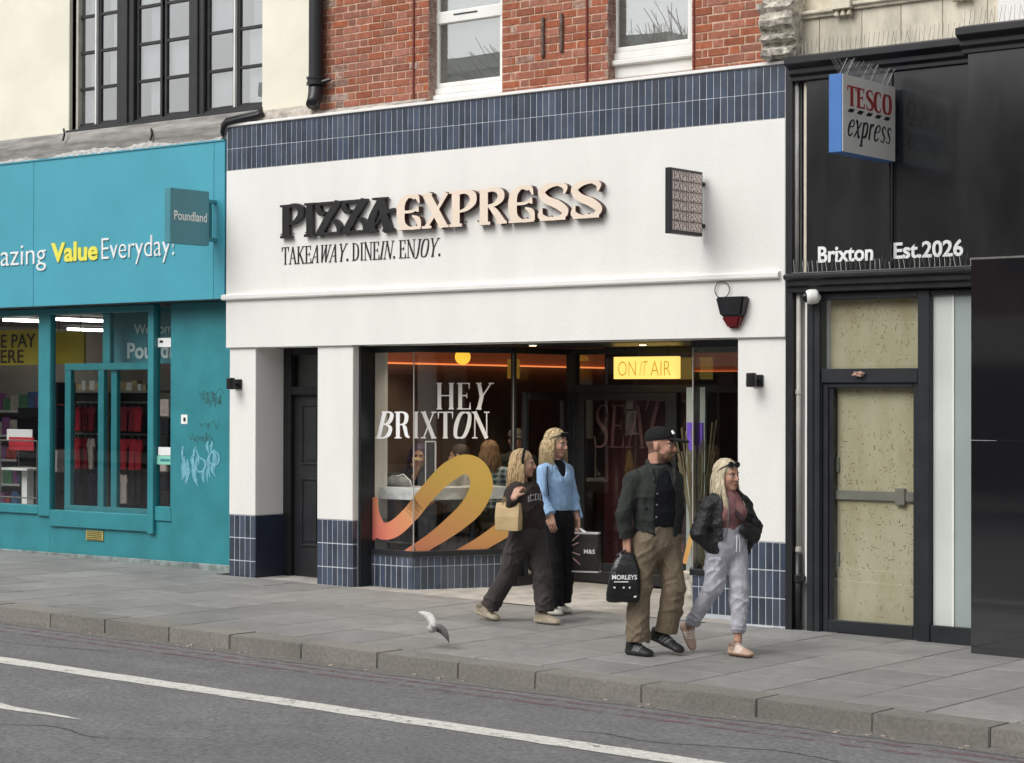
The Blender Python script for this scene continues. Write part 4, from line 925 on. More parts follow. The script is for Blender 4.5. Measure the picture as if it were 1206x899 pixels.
for i in range(26): x = fy(332+i*14.5, 240, 0)[0]; st.tube([(x, .002, 3.66), (x, -.02, 3.66)], .006, 5)
st.build('stand_offs', m_letterside, sgn, kind='stuff')
tg = thing('tagline_sign', 'thin black serif tagline reading TAKEAWAY. DINE IN. ENJOY.', 'sign', (-4.9, 0, 3.33))
tx = 'TAKEAWAY. DINEIN. ENJOY.'
lettering('tagline', THIN, tx, frame((-6.0, -.0005, 3.345), (1, 0, 0)), 2.15, .178, .006, m_blackprint, tg, ital=(4, 5, 6, 7, 14, 15, 20, 21, 22), each=True, track=.0)
# projecting EXPRESS sign
ex = -.80; yo = fx(790, 197, ex)[1]; z0, z1 = 3.385, 3.952; xo = fy(783, 199, yo)[0]
es = thing('projecting_sign', 'black edged projecting sign repeating EXPRESS on six pink rows', 'sign', (ex, 0, z0))
MB().box(xo, ex, yo, -.06, z0, z1).build('sign_box', m_black, es, bevel=.006)
MB().tube([((ex+xo)/2, -.08, z1-.1), ((ex+xo)/2, .01, z1-.1)], .02, 8).build('bracket', m_black, es); MB().tube([((ex+xo)/2, -.08, z0+.1), ((ex+xo)/2, .01, z0+.1)], .02, 8).build('bracket', m_black, es)
rh = (z1-z0-.05)/6
for i in range(6):
    zr = z0+.028+i*rh; row = MB().box(ex+.0005, ex+.004, yo+.028, -.085, zr+.004, zr+rh-.004).build('sign_row', m_pink, es)
    lettering('row_lettering', FINE, 'EXPRESS', frame((ex+.004, yo+.034, zr+.007), (0, 1, 0), (0, 0, 1), (1, 0, 0)), -.085-yo-.04, rh-.014, .002, m_blackprint, row)
# teal fascia lettering
am = thing('fascia_lettering', 'white and yellow raised words Amazing Value Everyday! on teal fascia', 'lettering', (-9, 0, 3.4))
a, b = fy(-30, 312, 0), fy(55, 283, 0); sans('word', 'amazing', frame((a[0], -.001, 3.425), (1, 0, 0)), b[0]-a[0], .305, .012, m_white, am, -.008)
a, b = fy(61, 309, 0), fy(116, 285, 0); sans('word', 'Value', frame((a[0], -.001, 3.508), (1, 0, 0)), b[0]-a[0], .225, .012, m_yellow, am, .03)
a, b = fy(120.5, 309, 0), fy(206, 285, 0); sans('word', 'Everyday!', frame((a[0], -.001, 3.435), (1, 0, 0)), b[0]-a[0], .315, .012, m_white, am, -.012)
# Poundland projecting sign
xs_ = fy(252, 260, -.06)[0]; ya, yb = fx(200.5, 250, xs_)[1], fx(246.5, 250, xs_)[1]; za, zb_ = fx(200, 286, xs_)[2], fx(200, 220.7, xs_)[2]
pls = thing('projecting_sign', 'square teal projecting sign lettered Poundland on two brackets', 'sign', (xs_, 0, za))
MB().box(xs_-.09, xs_, ya, yb, za, zb_).build('sign_box', m_tealsign, pls, bevel=.005)
for zz in (za+.07, zb_-.10): MB().box(xs_-.07, xs_-.02, yb-.02, .005, zz-.02, zz+.02).build('bracket', m_tealsign, pls, bevel=.004)
MB().box(xs_-.06, xs_-.03, yb+.05, yb+.07, za+.05, zb_-.08).build('hanging_rod', m_teal2, pls)
a = fx(205, 262, xs_); b = fx(243.5, 247, xs_); sans('sign_print', 'Poundland', frame((xs_, a[1], fx(224, 260.5, xs_)[2]), (0, 1, 0), (0, 0, 1), (1, 0, 0)), b[1]-a[1], .098, .003, m_white, pls, .012)
# Tesco projecting sign
xt = fy(1053, 140, -.06)[0]; ya, yb = fx(991.5, 130, xt)[1], -.05; za, zb_ = fx(990, 178.5, xt)[2], fx(991, 86.2, xt)[2]; xto = fy(976, 130, ya)[0]
tes = thing('projecting_sign', 'grey faced projecting sign with blue edge lettered TESCO express', 'sign', (xt, 0, za))
MB().box(xto, xt, ya, yb, za, zb_).build('sign_box', m_blue, tes, bevel=.004)
MB().box(xt+.0005, xt+.006, ya+.006, yb-.003, za+.004, zb_-.004).build('sign_face', m_signgrey, tes)
MB().box((xto+xt)/2-.03, (xto+xt)/2+.03, yb-.01, .03, za+.1, zb_-.1).build('bracket', m_black, tes); MB().tube([((xto+xt)/2, yb+.02, za), ((xto+xt)/2, yb+.02, 3.1)], .012, 6).build('conduit', m_black, tes)
def onface(name, G, text, p0, p1, z0_, z1_, mat, **k):
    lettering(name, G, text, frame((xt+.006, p0, z0_), (0, 1, 0), (0, 0, 1), (1, 0, 0)), p1-p0, z1_-z0_, .002, mat, tes, **k)
Ls = yb-ya
onface('sign_lettering', BOLD, 'TESCO', ya+Ls*.085, ya+Ls*.93, za+.375, za+.535, m_redprint)
onface('sign_lettering', serif_font(.115, .05), 'express', ya+Ls*.10, ya+Ls*.93, za+.135, za+.335, m_blackprint, ital=range(7), shear=.25)
dm = MB()
for i in range(5):
    y0_ = ya+Ls*(.09+.17*i); y1_ = y0_+Ls*.135; zc = za+.325
    dm.ext(None, [(xt+.006, y0_, zc), (xt+.006, y0_+Ls*.09, zc), (xt+.006, y1_, zc+.03), (xt+.006, y0_+Ls*.045, zc+.03)], (.002, 0, 0))
dm.build('sign_dashes', m_blackprint, tes)
spikes((xt-.04, ya+.02, zb_), (xt-.04, yb-.05, zb_), .028, .13, parent=tes, lean=.05)
bl = thing('fascia_lettering', 'white words Brixton Est.2026 on the glossy black fascia', 'lettering', (1, .02, 3.1))
for tx, p0, p1, py0, py1 in (('Brixton', 963.5, 1028.5, 308.5, 290.5), ('Est.2026', 1052.5, 1134.5, 304, 284.5)):
    a, b = fy(p0, py0, .015), fy(p1, py1, .015); sans('word', tx, frame((a[0], .0195, fy((p0+p1)/2, (py0 if tx[0] == 'B' else py0-.5), .015)[2]), (1, 0, 0)), b[0]-a[0], .138, .008, m_white, bl, .025)
# wall lamps
def lamp(px_, py_, label):
    c = fy(px_, py_, .03); t = thing('wall_lamp', label, 'wall lamp', (c[0], .03, c[2]), 'small black lamps on the white pillars')
    MB().box(c[0]-.055, c[0]+.055, .008, .032, c[2]-.05, c[2]+.055).build('back_plate', m_black, t, bevel=.006)
    MB().tube([(c[0], .02, c[2]), (c[0]-.0, -.03, c[2]+.005), (c[0], -.055, c[2]+.005)], .014, 8).build('arm', m_black, t)
    MB().lathe([(.0, .07), (.038, .07), (.045, .06), (.045, -.045), (.04, -.05), (.0, -.045)], (c[0], -.085, c[2]), n=18).build('lamp_head', m_black, t, smooth=False)
    MB().lathe([(.0, 0), (.036, 0), (.036, -.004), (0, -.004)], (c[0], -.085, c[2]-.05), n=16).build('lens', m_upvc, t)
lamp(281, 453, 'small black wall lamp on the white pillar beside the teal shop'); lamp(893, 449, 'small black wall lamp on the white pillar beside the downpipe')
# alarm box
c = fy(866, 350, 0); al = thing('alarm_box', 'black and dark red tapered alarm box with a loop of cable', 'alarm box', (c[0], 0, c[2]-.25))
def taper(z0_, z1_, w0, w1, d0, d1, name, mat):
    cx = c[0]; MB().hexa([(cx-w0, -d0, z0_), (cx+w0, -d0, z0_), (cx+w0*1.05, .004, z0_), (cx-w0*1.05, .004, z0_), (cx-w1, -d1, z1_), (cx+w1, -d1, z1_), (cx+w1*1.05, .004, z1_), (cx-w1*1.05, .004, z1_)]).build(name, mat, al, bevel=.014, seg=2)
zc = c[2]
taper(zc-.17, zc+.0, .105, .145, .085, .10, 'housing', m_black); taper(zc-.272, zc-.168, .048, .098, .05, .085, 'strobe', M('dark_red_lens', (.13, .008, .012), .15, .1, 4))
lc = fy(850.5, 341.5, -.02); MB().tube([lc+np.array([.075*math.cos(t), 0, .072*math.sin(t)]) for t in np.linspace(-1.2, 5.2, 26)]+[(c[0]-.12, -.02, zc-.05), (c[0]-.10, -.03, zc-.12)], .004, 6).build('cable', m_black, al)
# cctv dome on the grocery pilaster
c = fy(950, 350, -.04); cc = thing('security_camera', 'white dome security camera above the boarded glass door', 'camera', (c[0], .03, c[2]))
MB().lathe([(.0, .07), (.055, .07), (.062, .05), (.064, 0), (.058, -.02), (.05, -.03), (0, -.03)], (c[0]+.03, c[1], c[2]), axis=(.75, .6, .1), n=24).build('housing', m_upvc, cc, smooth=True)
MB().lathe([(.046, 0), (.042, .018), (.03, .034), (.012, .041), (0, .042)], (c[0]+.008, c[1]-.018, c[2]-.002), axis=(-.75, -.6, -.1), n=20).build('dome', M('dark_dome', (.01, .01, .012), .05, .1), cc, smooth=True)
MB().lathe([(.045, 0), (.045, .03), (0, .03)], (c[0]+.05, .005, c[2]+.0), axis=(0, 1, 0), n=20).build('mount', m_upvc, cc)
# downpipes
pl = thing('downpipe', 'black cast iron downpipe with curved shoe beside the cream wall', 'pipe', (-5.585, .06, 4.96))
MB().tube([(-5.585, .06, 7.2), (-5.585, .06, 5.22)], .075, 18, caps=False).build('pipe', m_black, pl, smooth=True)
MB().lathe([(.078, 0), (.098, .004), (.098, .03), (.088, .035), (.088, .06), (.098, .065), (.098, .085), (.078, .09)], (-5.585, .06, 5.17), n=20).build('collar', m_black, pl)
MB().tube([(-5.585, .06, 5.2), (-5.58, .055, 5.10), (-5.565, .02, 5.02), (-5.545, -.03, 4.955)], [.076, .078, .074, .07], 18).build('shoe', m_black, pl, smooth=True)
MB().tube([(-5.50, .06, 5.2), (-5.42, .10, 5.22)], .02, 8).build('wall_clip', m_black, pl)
m_pipe = M('grey_painted_pipe', (.52, .51, .47), .5, .12, 6)
xp = fy(939, 560, .03)[0]
p2_ = thing('downpipe', 'thin pale grey downpipe with black lower section by tiled pillar', 'pipe', (xp, .03, 0))
MB().tube([(xp, .05, 2.88), (xp, .05, .64)], .021, 12).build('pipe', m_pipe, p2_, smooth=True); MB().tube([(xp-.02, .05, 4.75), (xp-.02, .05, 3.02)], .021, 12).build('pipe', m_pipe, p2_, smooth=True)
for zz in (.66, 2.0): MB().lathe([(.022, 0), (.028, .005), (.028, .04), (.022, .045)], (xp, .05, zz), n=14).build('collar', m_pipe, p2_)
MB().tube([(xp, .05, .645), (xp, .05, -.05)], .036, 14).build('lower_pipe', m_black, p2_, smooth=True)
MB().lathe([(.036, 0), (.05, .005), (.05, .06), (.04, .07)], (xp+.005, .05, .40), n=14).build('socket', m_black, p2_); MB().box(xp+.03, xp+.075, .02, .07, .41, .46).build('bolt_lug', m_black, p2_, bevel=.006)

# ================================================================ restaurant interior things
c = fy(545, 420.5, 1.2); gl = thing('globe_lamp', 'glowing amber globe lamp hanging inside the restaurant window', 'lamp', (c[0], 1.2, c[2]))
MB().lathe([(.082*math.sin(t), -.082*math.cos(t)) for t in np.linspace(0.02, 3.12, 14)], c, n=24).build('globe', m_globe, gl, smooth=True); MB().tube([c+np.array([0, 0, .08]), (c[0], c[1], 2.66)], .006, 6).build('cord', m_black, gl)
a, b = fy(722.5, 446.5, 1.9), fy(793.5, 418.5, 1.9)
oa = thing('lightbox_sign', 'lit yellow lightbox lettered ON AIR above the entrance', 'sign', ((a[0]+b[0])/2, 1.9, a[2]))
MB().box(a[0], b[0]+.03, 1.9, 1.98, a[2], b[2]-.01).build('lightbox', m_lit, oa, bevel=.004)
q0, q1 = fy(730, 443, 1.899), fy(790, 424, 1.899)
for tx, u0, u1, shr in (('ON', 728, 749, 0), ('IT', 753, 763, .35), ('AIR', 766, 790, 0)):
    w0, w1 = fy(u0, 440, 1.899)[0], fy(u1, 440, 1.899)[0]; sans('lightbox_print', tx, frame((w0, 1.8995, q0[2]), (1, 0, 0)), w1-w0, q1[2]-q0[2]-.01, .001, m_litprint, oa, -.012, shr)
for xx in (a[0]+.1, b[0]-.1): MB().tube([(xx, 1.94, b[2]-.02), (xx, 1.94, 2.4925)], .006, 6).build('hanging_rod', m_black, oa)
a, b = fy(597.5, 446, 1.6), fy(611.5, 423, 1.6); hs_ = thing('hanging_card', 'small amber card hanging behind the glass near the door', 'sign', (a[0], 1.6, a[2]))
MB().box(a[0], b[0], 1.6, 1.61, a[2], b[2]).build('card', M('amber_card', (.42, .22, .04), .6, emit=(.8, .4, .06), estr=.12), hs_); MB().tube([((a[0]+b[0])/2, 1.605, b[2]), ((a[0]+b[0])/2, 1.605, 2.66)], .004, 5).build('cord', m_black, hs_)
# marble counter following the glass
off = .13
ct = thing('window_counter', 'white marble counter running along the inside of the window', 'counter', (-4.8, .6, .1))
A2 = np.array([A[0]-.06, .44]); B2 = np.array([B[0]-.12, B[1]+.06])
inn_ = np.array([-SPn[0], -SPn[1]])
poly = [(-5.44, .44), tuple(A2), tuple(B2), tuple(B2+inn_*.42), (A2[0]-.20, .86), (-5.44, .86)]
MB().ext(None, [(x_, y_, .935) for x_, y_ in poly], (0, 0, .125)).build('top', m_marble, ct, bevel=.004)
for x_, y_ in ((-5.1, .7), (-4.3, 1.05)): MB().tube([(x_, y_, .08), (x_, y_, .935)], .035, 10).build('leg', m_black, ct)

# ceiling spots added to brighten the guests and the dark room
for k, (x_, y_) in enumerate(((-4.9, .95), (-4.5, 1.75), (-3.2, 3.6))):
    t = thing('fill_spot', ['small lit ceiling spot over the eating guest', 'small lit ceiling spot over the plaid shirt guest', 'small lit ceiling spot behind the maroon screen'][k], 'ceiling light', (x_, y_, 2.66), 'ceiling spots in the restaurant')
    MB().lathe([(0, 0), (.05, 0), (.05, -.05), (.045, -.05), (0, -.05)], (x_, y_, 2.66), n=16).build('can', m_black, t); MB().lathe([(0, 0), (.038, 0), (.038, -.004), (0, -.004)], (x_, y_, 2.608), n=16).build('lens', emis('warm_lens%d' % k, (1, .78, .5), 6), t)
    ld = bpy.data.lights.new('fill_light', 'SPOT'); ld.energy = 42; ld.color = (1, .80, .58); ld.spot_size = R(115); ld.spot_blend = .8; ld.shadow_soft_size = .05
    lo_ = bpy.data.objects.new('fill_light', ld); COL.objects.link(lo_); lo_.parent = t; lo_.location = (0, 0, -.06)

for k, (x_, y_) in enumerate(((-3.3, .75), (-2.3, 1.2))):  # soffit spots added to light the lobby and the window letters
    t = thing('soffit_fill_spot', ['small lit spot in the lobby soffit beside the HEY BRIXTON glass', 'small lit spot in the lobby soffit near the lightbox sign'][k], 'ceiling light', (x_, y_, 2.49), 'spots in the lobby soffit')
    MB().lathe([(0, 0), (.05, 0), (.05, -.006), (.04, -.008), (0, -.008)], (x_, y_, 2.4925), n=16).build('rim', m_upvc, t); MB().lathe([(0, 0), (.034, 0), (.034, -.003), (0, -.003)], (x_, y_, 2.484), n=16).build('lens', MATS['warm_lens0'], t)
    ld = bpy.data.lights.new('fill_light', 'SPOT'); ld.energy = 45; ld.color = (1, .90, .76); ld.spot_size = R(150); ld.spot_blend = .8; ld.shadow_soft_size = .05
    lo_ = bpy.data.objects.new('fill_light', ld); COL.objects.link(lo_); lo_.parent = t; lo_.location = (0, 0, -.03)
# ================================================================ signed-distance modelling for people and cloth
class Sdf:
    def __init__(s): s.p = []
    def _n(s, v): return np.array(v, float)
    def cone(s, a, b, ra, rb, k=.02, op='u'):
        a, b = s._n(a), s._n(b); r = max(ra, rb); s.p.append(('c', (a, b, ra, rb), np.minimum(a, b)-r, np.maximum(a, b)+r, k, op)); return s
    def ell(s, c, r, ax=None, k=.015, op='u'):
        c = s._n(c); r = s._n(r); ax = np.eye(3) if ax is None else np.array(ax, float); e = np.sqrt(((ax*r[:, None])**2).sum(0)); s.p.append(('e', (c, r, ax), c-e, c+e, k, op)); return s
    def ecap(s, a, b, ra, rb, fw, ratio, k=.03, op='u'):
        # capsule squashed along fw: half width ra..rb, half depth ra/ratio..
        a, b = s._n(a), s._n(b); fw = s._n(fw)/np.linalg.norm(fw); r = max(ra, rb)*max(1, 1/ratio); s.p.append(('k', (a, b, ra, rb, fw, ratio), np.minimum(a, b)-r, np.maximum(a, b)+r, k, op)); return s
    def chain(s, pts, rs, k=.02, op='u'):
        for i in range(len(pts)-1): s.cone(pts[i], pts[i+1], rs[i], rs[i+1], k, op)
        return s
    def clip(s, p, n, c, R_): s.p.append(('p', (s._n(p), s._n(n)/np.linalg.norm(n), s._n(c), R_), s._n(c)-R_, s._n(c)+R_, 0, 'x')); return s
    @staticmethod
    def ev(t, q, P):
        if t == 'c':
            a, b, ra, rb = q; d = b-a; pa = P-a; h = np.clip((pa@d)/(d@d+1e-12), 0, 1); return np.linalg.norm(pa-h[..., None]*d, axis=-1)-(ra+(rb-ra)*h)
        if t == 'e':
            c, r, ax = q; l = (P-c)@ax.T; k0 = np.linalg.norm(l/r, axis=-1); k1 = np.linalg.norm(l/(r*r), axis=-1)+1e-9; return k0*(k0-1)/k1
        if t == 'k':
            a, b, ra, rb, fw, ra_ = q; d = b-a; d = d+fw*(ra_-1)*(d@fw); pa = P-a; pa = pa+((pa@fw)*(ra_-1))[..., None]*fw
            h = np.clip((pa@d)/(d@d+1e-12), 0, 1); return (np.linalg.norm(pa-h[..., None]*d, axis=-1)-(ra+(rb-ra)*h))/max(1, ra_**.7)
    def mesh(s, name, h=.006, noise=None):
        us = [p for p in s.p if p[5] == 'u']; lo = np.min([p[2] for p in us], 0)-4*h; hi = np.max([p[3] for p in us], 0)+4*h
        n = np.ceil((hi-lo)/h).astype(int)+1; G = np.full(n, 1.0, np.float32); ax = [lo[i]+h*np.arange(n[i]) for i in range(3)]
        for t, q, a, b, k, op in s.p:
            m = k+3*h; i0 = np.clip(np.floor((a-m-lo)/h).astype(int), 0, n-1); i1 = np.clip(np.ceil((b+m-lo)/h).astype(int)+1, 1, n)
            if np.any(i1 <= i0): continue
            sl_ = tuple(slice(i0[i], i1[i]) for i in range(3)); P = np.stack(np.meshgrid(*[ax[i][sl_[i]] for i in range(3)], indexing='ij'), -1); g = G[sl_]
            if op == 'x':
                p0, nn, c, R_ = q; d = (P-p0)@nn; ins = np.linalg.norm(P-c, axis=-1) < R_; G[sl_] = np.where(ins, np.maximum(g, d), g); continue
            d = Sdf.ev(t, q, P)
            if op == 'u': hh = np.maximum(k-np.abs(g-d), 0)/max(k, 1e-6); G[sl_] = np.minimum(g, d)-hh*hh*k*.25
            else: d = -d; hh = np.maximum(k-np.abs(g-d), 0)/max(k, 1e-6); G[sl_] = np.maximum(g, d)+hh*hh*k*.25
        if noise is not None:
            I = np.argwhere(np.abs(G) < .035); P = lo+I*h; G[I[:, 0], I[:, 1], I[:, 2]] += noise(P).astype(np.float32)
        v, f = surfnet(G, lo, h); return v, f
def surfnet(G, lo, h):
    ins = G < 0
    c8 = [ins[i:G.shape[0]-1+i, j:G.shape[1]-1+j, k:G.shape[2]-1+k] for i in (0, 1) for j in (0, 1) for k in (0, 1)]
    sm = np.zeros(c8[0].shape, np.int8)
    for c in c8: sm += c
    I = np.argwhere((sm > 0) & (sm < 8)); idx = -np.ones(sm.shape, np.int32); idx[I[:, 0], I[:, 1], I[:, 2]] = np.arange(len(I))
    acc = np.zeros((len(I), 3)); cnt = np.zeros(len(I))
    cor = [np.array((i, j, k)) for i in (0, 1) for j in (0, 1) for k in (0, 1)]
    for a in cor:
        for ax in range(3):
            if a[ax]: continue
            b = a.copy(); b[ax] = 1
            va = G[tuple((I+a).T)]; vb = G[tuple((I+b).T)]; m = (va < 0) != (vb < 0); t = np.where(m, va/np.where(m, va-vb, 1), 0)
            p = a+np.outer(t, b-a); acc[m] += p[m]; cnt[m] += 1
    V = lo+h*(I+acc/cnt[:, None]); Fs = []
    for ax in range(3):
        sl0 = [slice(None)]*3; sl1 = [slice(None)]*3; sl0[ax] = slice(0, -1); sl1[ax] = slice(1, None)
        e = np.argwhere(ins[tuple(sl0)] != ins[tuple(sl1)]); u, w = [(1, 2), (2, 0), (0, 1)][ax]
        e = e[(e[:, u] > 0) & (e[:, w] > 0) & (e[:, u] < G.shape[u]-1) & (e[:, w] < G.shape[w]-1)]
        q = []
        for du, dw in ((1, 1), (0, 1), (0, 0), (1, 0)):
            c = e.copy(); c[:, u] -= du; c[:, w] -= dw; q.append(idx[tuple(c.T)])
        q = np.stack(q, 1); s0 = ins[tuple(e.T)]; q[~s0] = q[~s0][:, ::-1]; Fs.append(q[(q >= 0).all(1)])
    return V, np.vstack(Fs)
def sdf_obj(sd, name, mat, parent, h=.006, noise=None, paint=None, base=None, label=None, relax=1):
    if name == 'body': relax = 0
    V, Fq = sd.mesh(name, h, noise)
    # drop loose vertices stay harmless; light smoothing
    for _ in range(relax):
        acc = np.zeros_like(V); ct_ = np.zeros(len(V))
        for a, b in ((0, 1), (1, 2), (2, 3), (3, 0)):
            np.add.at(acc, Fq[:, a], V[Fq[:, b]]); np.add.at(ct_, Fq[:, a], 1); np.add.at(acc, Fq[:, b], V[Fq[:, a]]); np.add.at(ct_, Fq[:, b], 1)
        V = .65*V+.35*acc/np.maximum(ct_, 1)[:, None]
    off = ROOT[parent] if parent is not None else np.zeros(3)
    me = bpy.data.meshes.new(name); L_ = V-off
    me.vertices.add(len(V)); me.vertices.foreach_set('co', L_.astype(np.float32).ravel()); me.loops.add(Fq.size); me.loops.foreach_set('vertex_index', Fq.astype(np.int32).ravel())
    me.polygons.add(len(Fq)); me.polygons.foreach_set('loop_start', np.arange(0, Fq.size, 4, dtype=np.int32)); me.polygons.foreach_set('use_smooth', np.ones(len(Fq), bool)); me.update(calc_edges=True); me.validate()
    if base is not None:
        C_ = np.tile(np.array([*base, 1.0]), (len(V), 1))
        for fn in (paint or []): fn(V, C_)
        at = me.color_attributes.new('Col', 'FLOAT_COLOR', 'POINT'); at.data.foreach_set('color', C_.astype(np.float32).ravel())
    return mesh_obj(name, me, mat, parent, label=label)
def wrinkle(amp, seed, zf=(12, 42), xf=22, warp=.035):
    r = np.random.default_rng(seed); ks = []
    for i in range(6):
        a = r.uniform(0, 6.28); k = np.array([math.cos(a)*r.uniform(4, xf)*2, math.sin(a)*r.uniform(4, xf)*2, r.uniform(*zf)*r.choice([-1, 1])]); ks.append((k*.5, r.uniform(0, 6.28), r.uniform(.5, 1)))
    def f(P):
        w = warp*np.sin(P[:, [1, 2, 0]]*15+seed)+warp*.5*np.sin(P[:, [2, 0, 1]]*29+2*seed); Q = P+w; o = np.zeros(len(P))
        for i, (k, ph, a) in enumerate(ks):
            m = np.clip(.5+.9*np.sin(P@np.roll(np.array([11., 8, 7]), i)+seed*1.7+i*2.1), 0, 1); o += a*m*(1-np.abs(np.sin(Q@k+ph)))**3
        return amp*(.45-o*1.25)
    return f
def unit(v): v = np.array(v, float); return v/np.linalg.norm(v)
m_skin = M('skin', (1, 1, 1), .5, .10, 60, .15, 300, attr=True, spec=.35)
m_shoe = M('shoe', (1, 1, 1), .55, .12, 40, .25, 120, attr=True)
def cloth(name, col, rough=.9, var=.2, bsc=30, bump=.85): return M(name, col, rough, min(var, .12), 38, .62, 24, spec=.2, bdist=.026, stretch=(1, 1, .5))
SKIN = np.array([.52, .30, .215])
def hframe(c, f, pitch=0.0, roll=0.0):
    f = unit((f[0], f[1], math.tan(pitch))); l = unit(np.cross([0, 0, 1], f)); u = np.cross(f, l); l = unit(l+u*roll); u = np.cross(f, l); return dict(c=np.array(c, float), f=f, l=l, u=u, A=np.array([f, l, u]))
def hp(H, a, b, c, s=1.0): return H['c']+(H['f']*a+H['l']*b+H['u']*c)*s*H.get('s', 1)
def head(sd, H, neck, nr=.056, ears=True):
    s = H.get('s', 1); A_ = H['A']; e = lambda p, r, k=.015, op='u': sd.ell(hp(H, *p), np.array(r)*s, A_, k, op)
    e((-.012, 0, .03), (.098, .077, .090)); e((.032, 0, -.04), (.062, .058, .082), .03); e((.070, 0, -.100), (.022, .026, .018), .025)
    for b in (-1, 1):
        e((.012, b*.048, -.068), (.03, .016, .028), .03); e((.062, b*.036, -.028), (.026, .022, .024), .02); e((.078, b*.026, .024), (.016, .026, .011), .015)
        if ears: e((-.008, b*.079, -.008), (.020, .010, .032), .006)
    sd.cone(hp(H, .088, 0, .018), hp(H, .112, 0, -.026), .009*s, .013*s, .012); e((.104, 0, -.034), (.014, .017, .009), .008)
    for b in (-1, 1): e((.101, b*.031, .0), (.014, .018, .012), .012, 's'); e((.080, b*.031, .001), (.0125, .014, .011), .003)
    e((.090, 0, -.061), (.013, .023, .006), .006); e((.087, 0, -.073), (.013, .020, .006), .006)
    sd.cone(hp(H, -.025, 0, -.06), neck, nr*s, nr*1.12*s, .03)
def face_paint(H, lips=(.42, .16, .13), brow=(.10, .06, .035), iris=(.03, .022, .018), beard=None, blush=True, crop=None):
    s = H.get('s', 1)
    def q(V): d = (V-H['c'])/s; return d@H['f'], d@H['l'], d@H['u']
    def f(V, C_):
        a, b, c = q(V); near = np.linalg.norm((V-H['c']), axis=1) < .17*s
        def blend(m, col, w=1.0): C_[m, :3] = C_[m, :3]*(1-w)+np.array(col)*w
        if blush: blend(near & (((np.abs(b)-.038)/.02)**2+((c+.03)/.02)**2 < 1) & (a > .05), (.58, .26, .19), .35)
        if crop is not None: blend(near & (a < -.012) & (c > -.06+.3*np.clip(a+.06, -.1, .05)) & (np.abs(b) < .1) & ~((np.abs(a+.008) < .026) & (np.abs(b) > .074)), crop, .8)
        if beard is not None:
            m = near & (a > .0) & (c < -.050-.30*np.clip(.085-a, 0, .06)+.55*np.clip(.045-a, 0, .05)) & (c > -.14) & ~((np.abs(c+.067) < .010) & (np.abs(b) < .022)); blend(m, beard, .8)
        blend(near & (a > .07) & (((c+.067)/.011)**2+(b/.026)**2 < 1), lips, .85)
        blend(near & (a > .06) & (np.abs(c-.022-.10*np.clip(np.abs(b)-.02, 0, .02)) < .0055) & (np.abs(b) > .012) & (np.abs(b) < .047), brow, .85)
        blend(near & (a > .06) & (((np.abs(b)-.031)/.016)**2+((c-.001)/.0085)**2 < 1), (.55, .50, .47), .9)
        blend(near & (a > .06) & (((np.abs(b)-.030)/.0085)**2+((c-.001)/.008)**2 < 1), iris, 1)
        blend(near & (a > .06) & (np.abs(c-.0085) < .003) & (np.abs(np.abs(b)-.031) < .017), (.06, .04, .03), .8)
    return f
def hand(sd, w, d, n, side, curl=.5, s=1.0, spread=.06):
    # w wrist, d finger direction, n palm normal (towards which fingers curl), side +1/-1 thumb side along cross(d,n)
    w = np.array(w, float); d = unit(d); n = unit(np.array(n)-d*np.dot(n, d)); t = np.cross(d, n)*side
    base = [.033, .011, -.011, -.031]; ln = [(.040, .025, .020), (.045, .028, .022), (.041, .026, .021), (.032, .020, .018)]
    for o, L_ in zip(base, ln):
        k0 = w+t*o*.75*s; k1 = w+d*.082*s+t*o*s; sd.cone(k0, k1, .014*s, .0115*s, .012)
        p = k1; ang = 0
        for j, l in enumerate(L_):
            ang += curl*(.55 if j == 0 else .8); dd = unit(d*math.cos(ang)+n*math.sin(ang)+t*o*spread*10*(1-curl)*.3); q = p+dd*l*s; sd.cone(p, q, (.0088-.0008*j)*s, (.0080-.0008*j)*s, .001); p = q
    a = w+d*.022*s+t*.022*s; b = a+unit(d*.6+t*.75+n*.35)*.042*s; c = b+unit(d*.85+t*.25+n*(.3+curl*.5))*.03*s; sd.cone(a, b, .0135*s, .0105*s, .012).cone(b, c, .0102*s, .0085*s, .004)
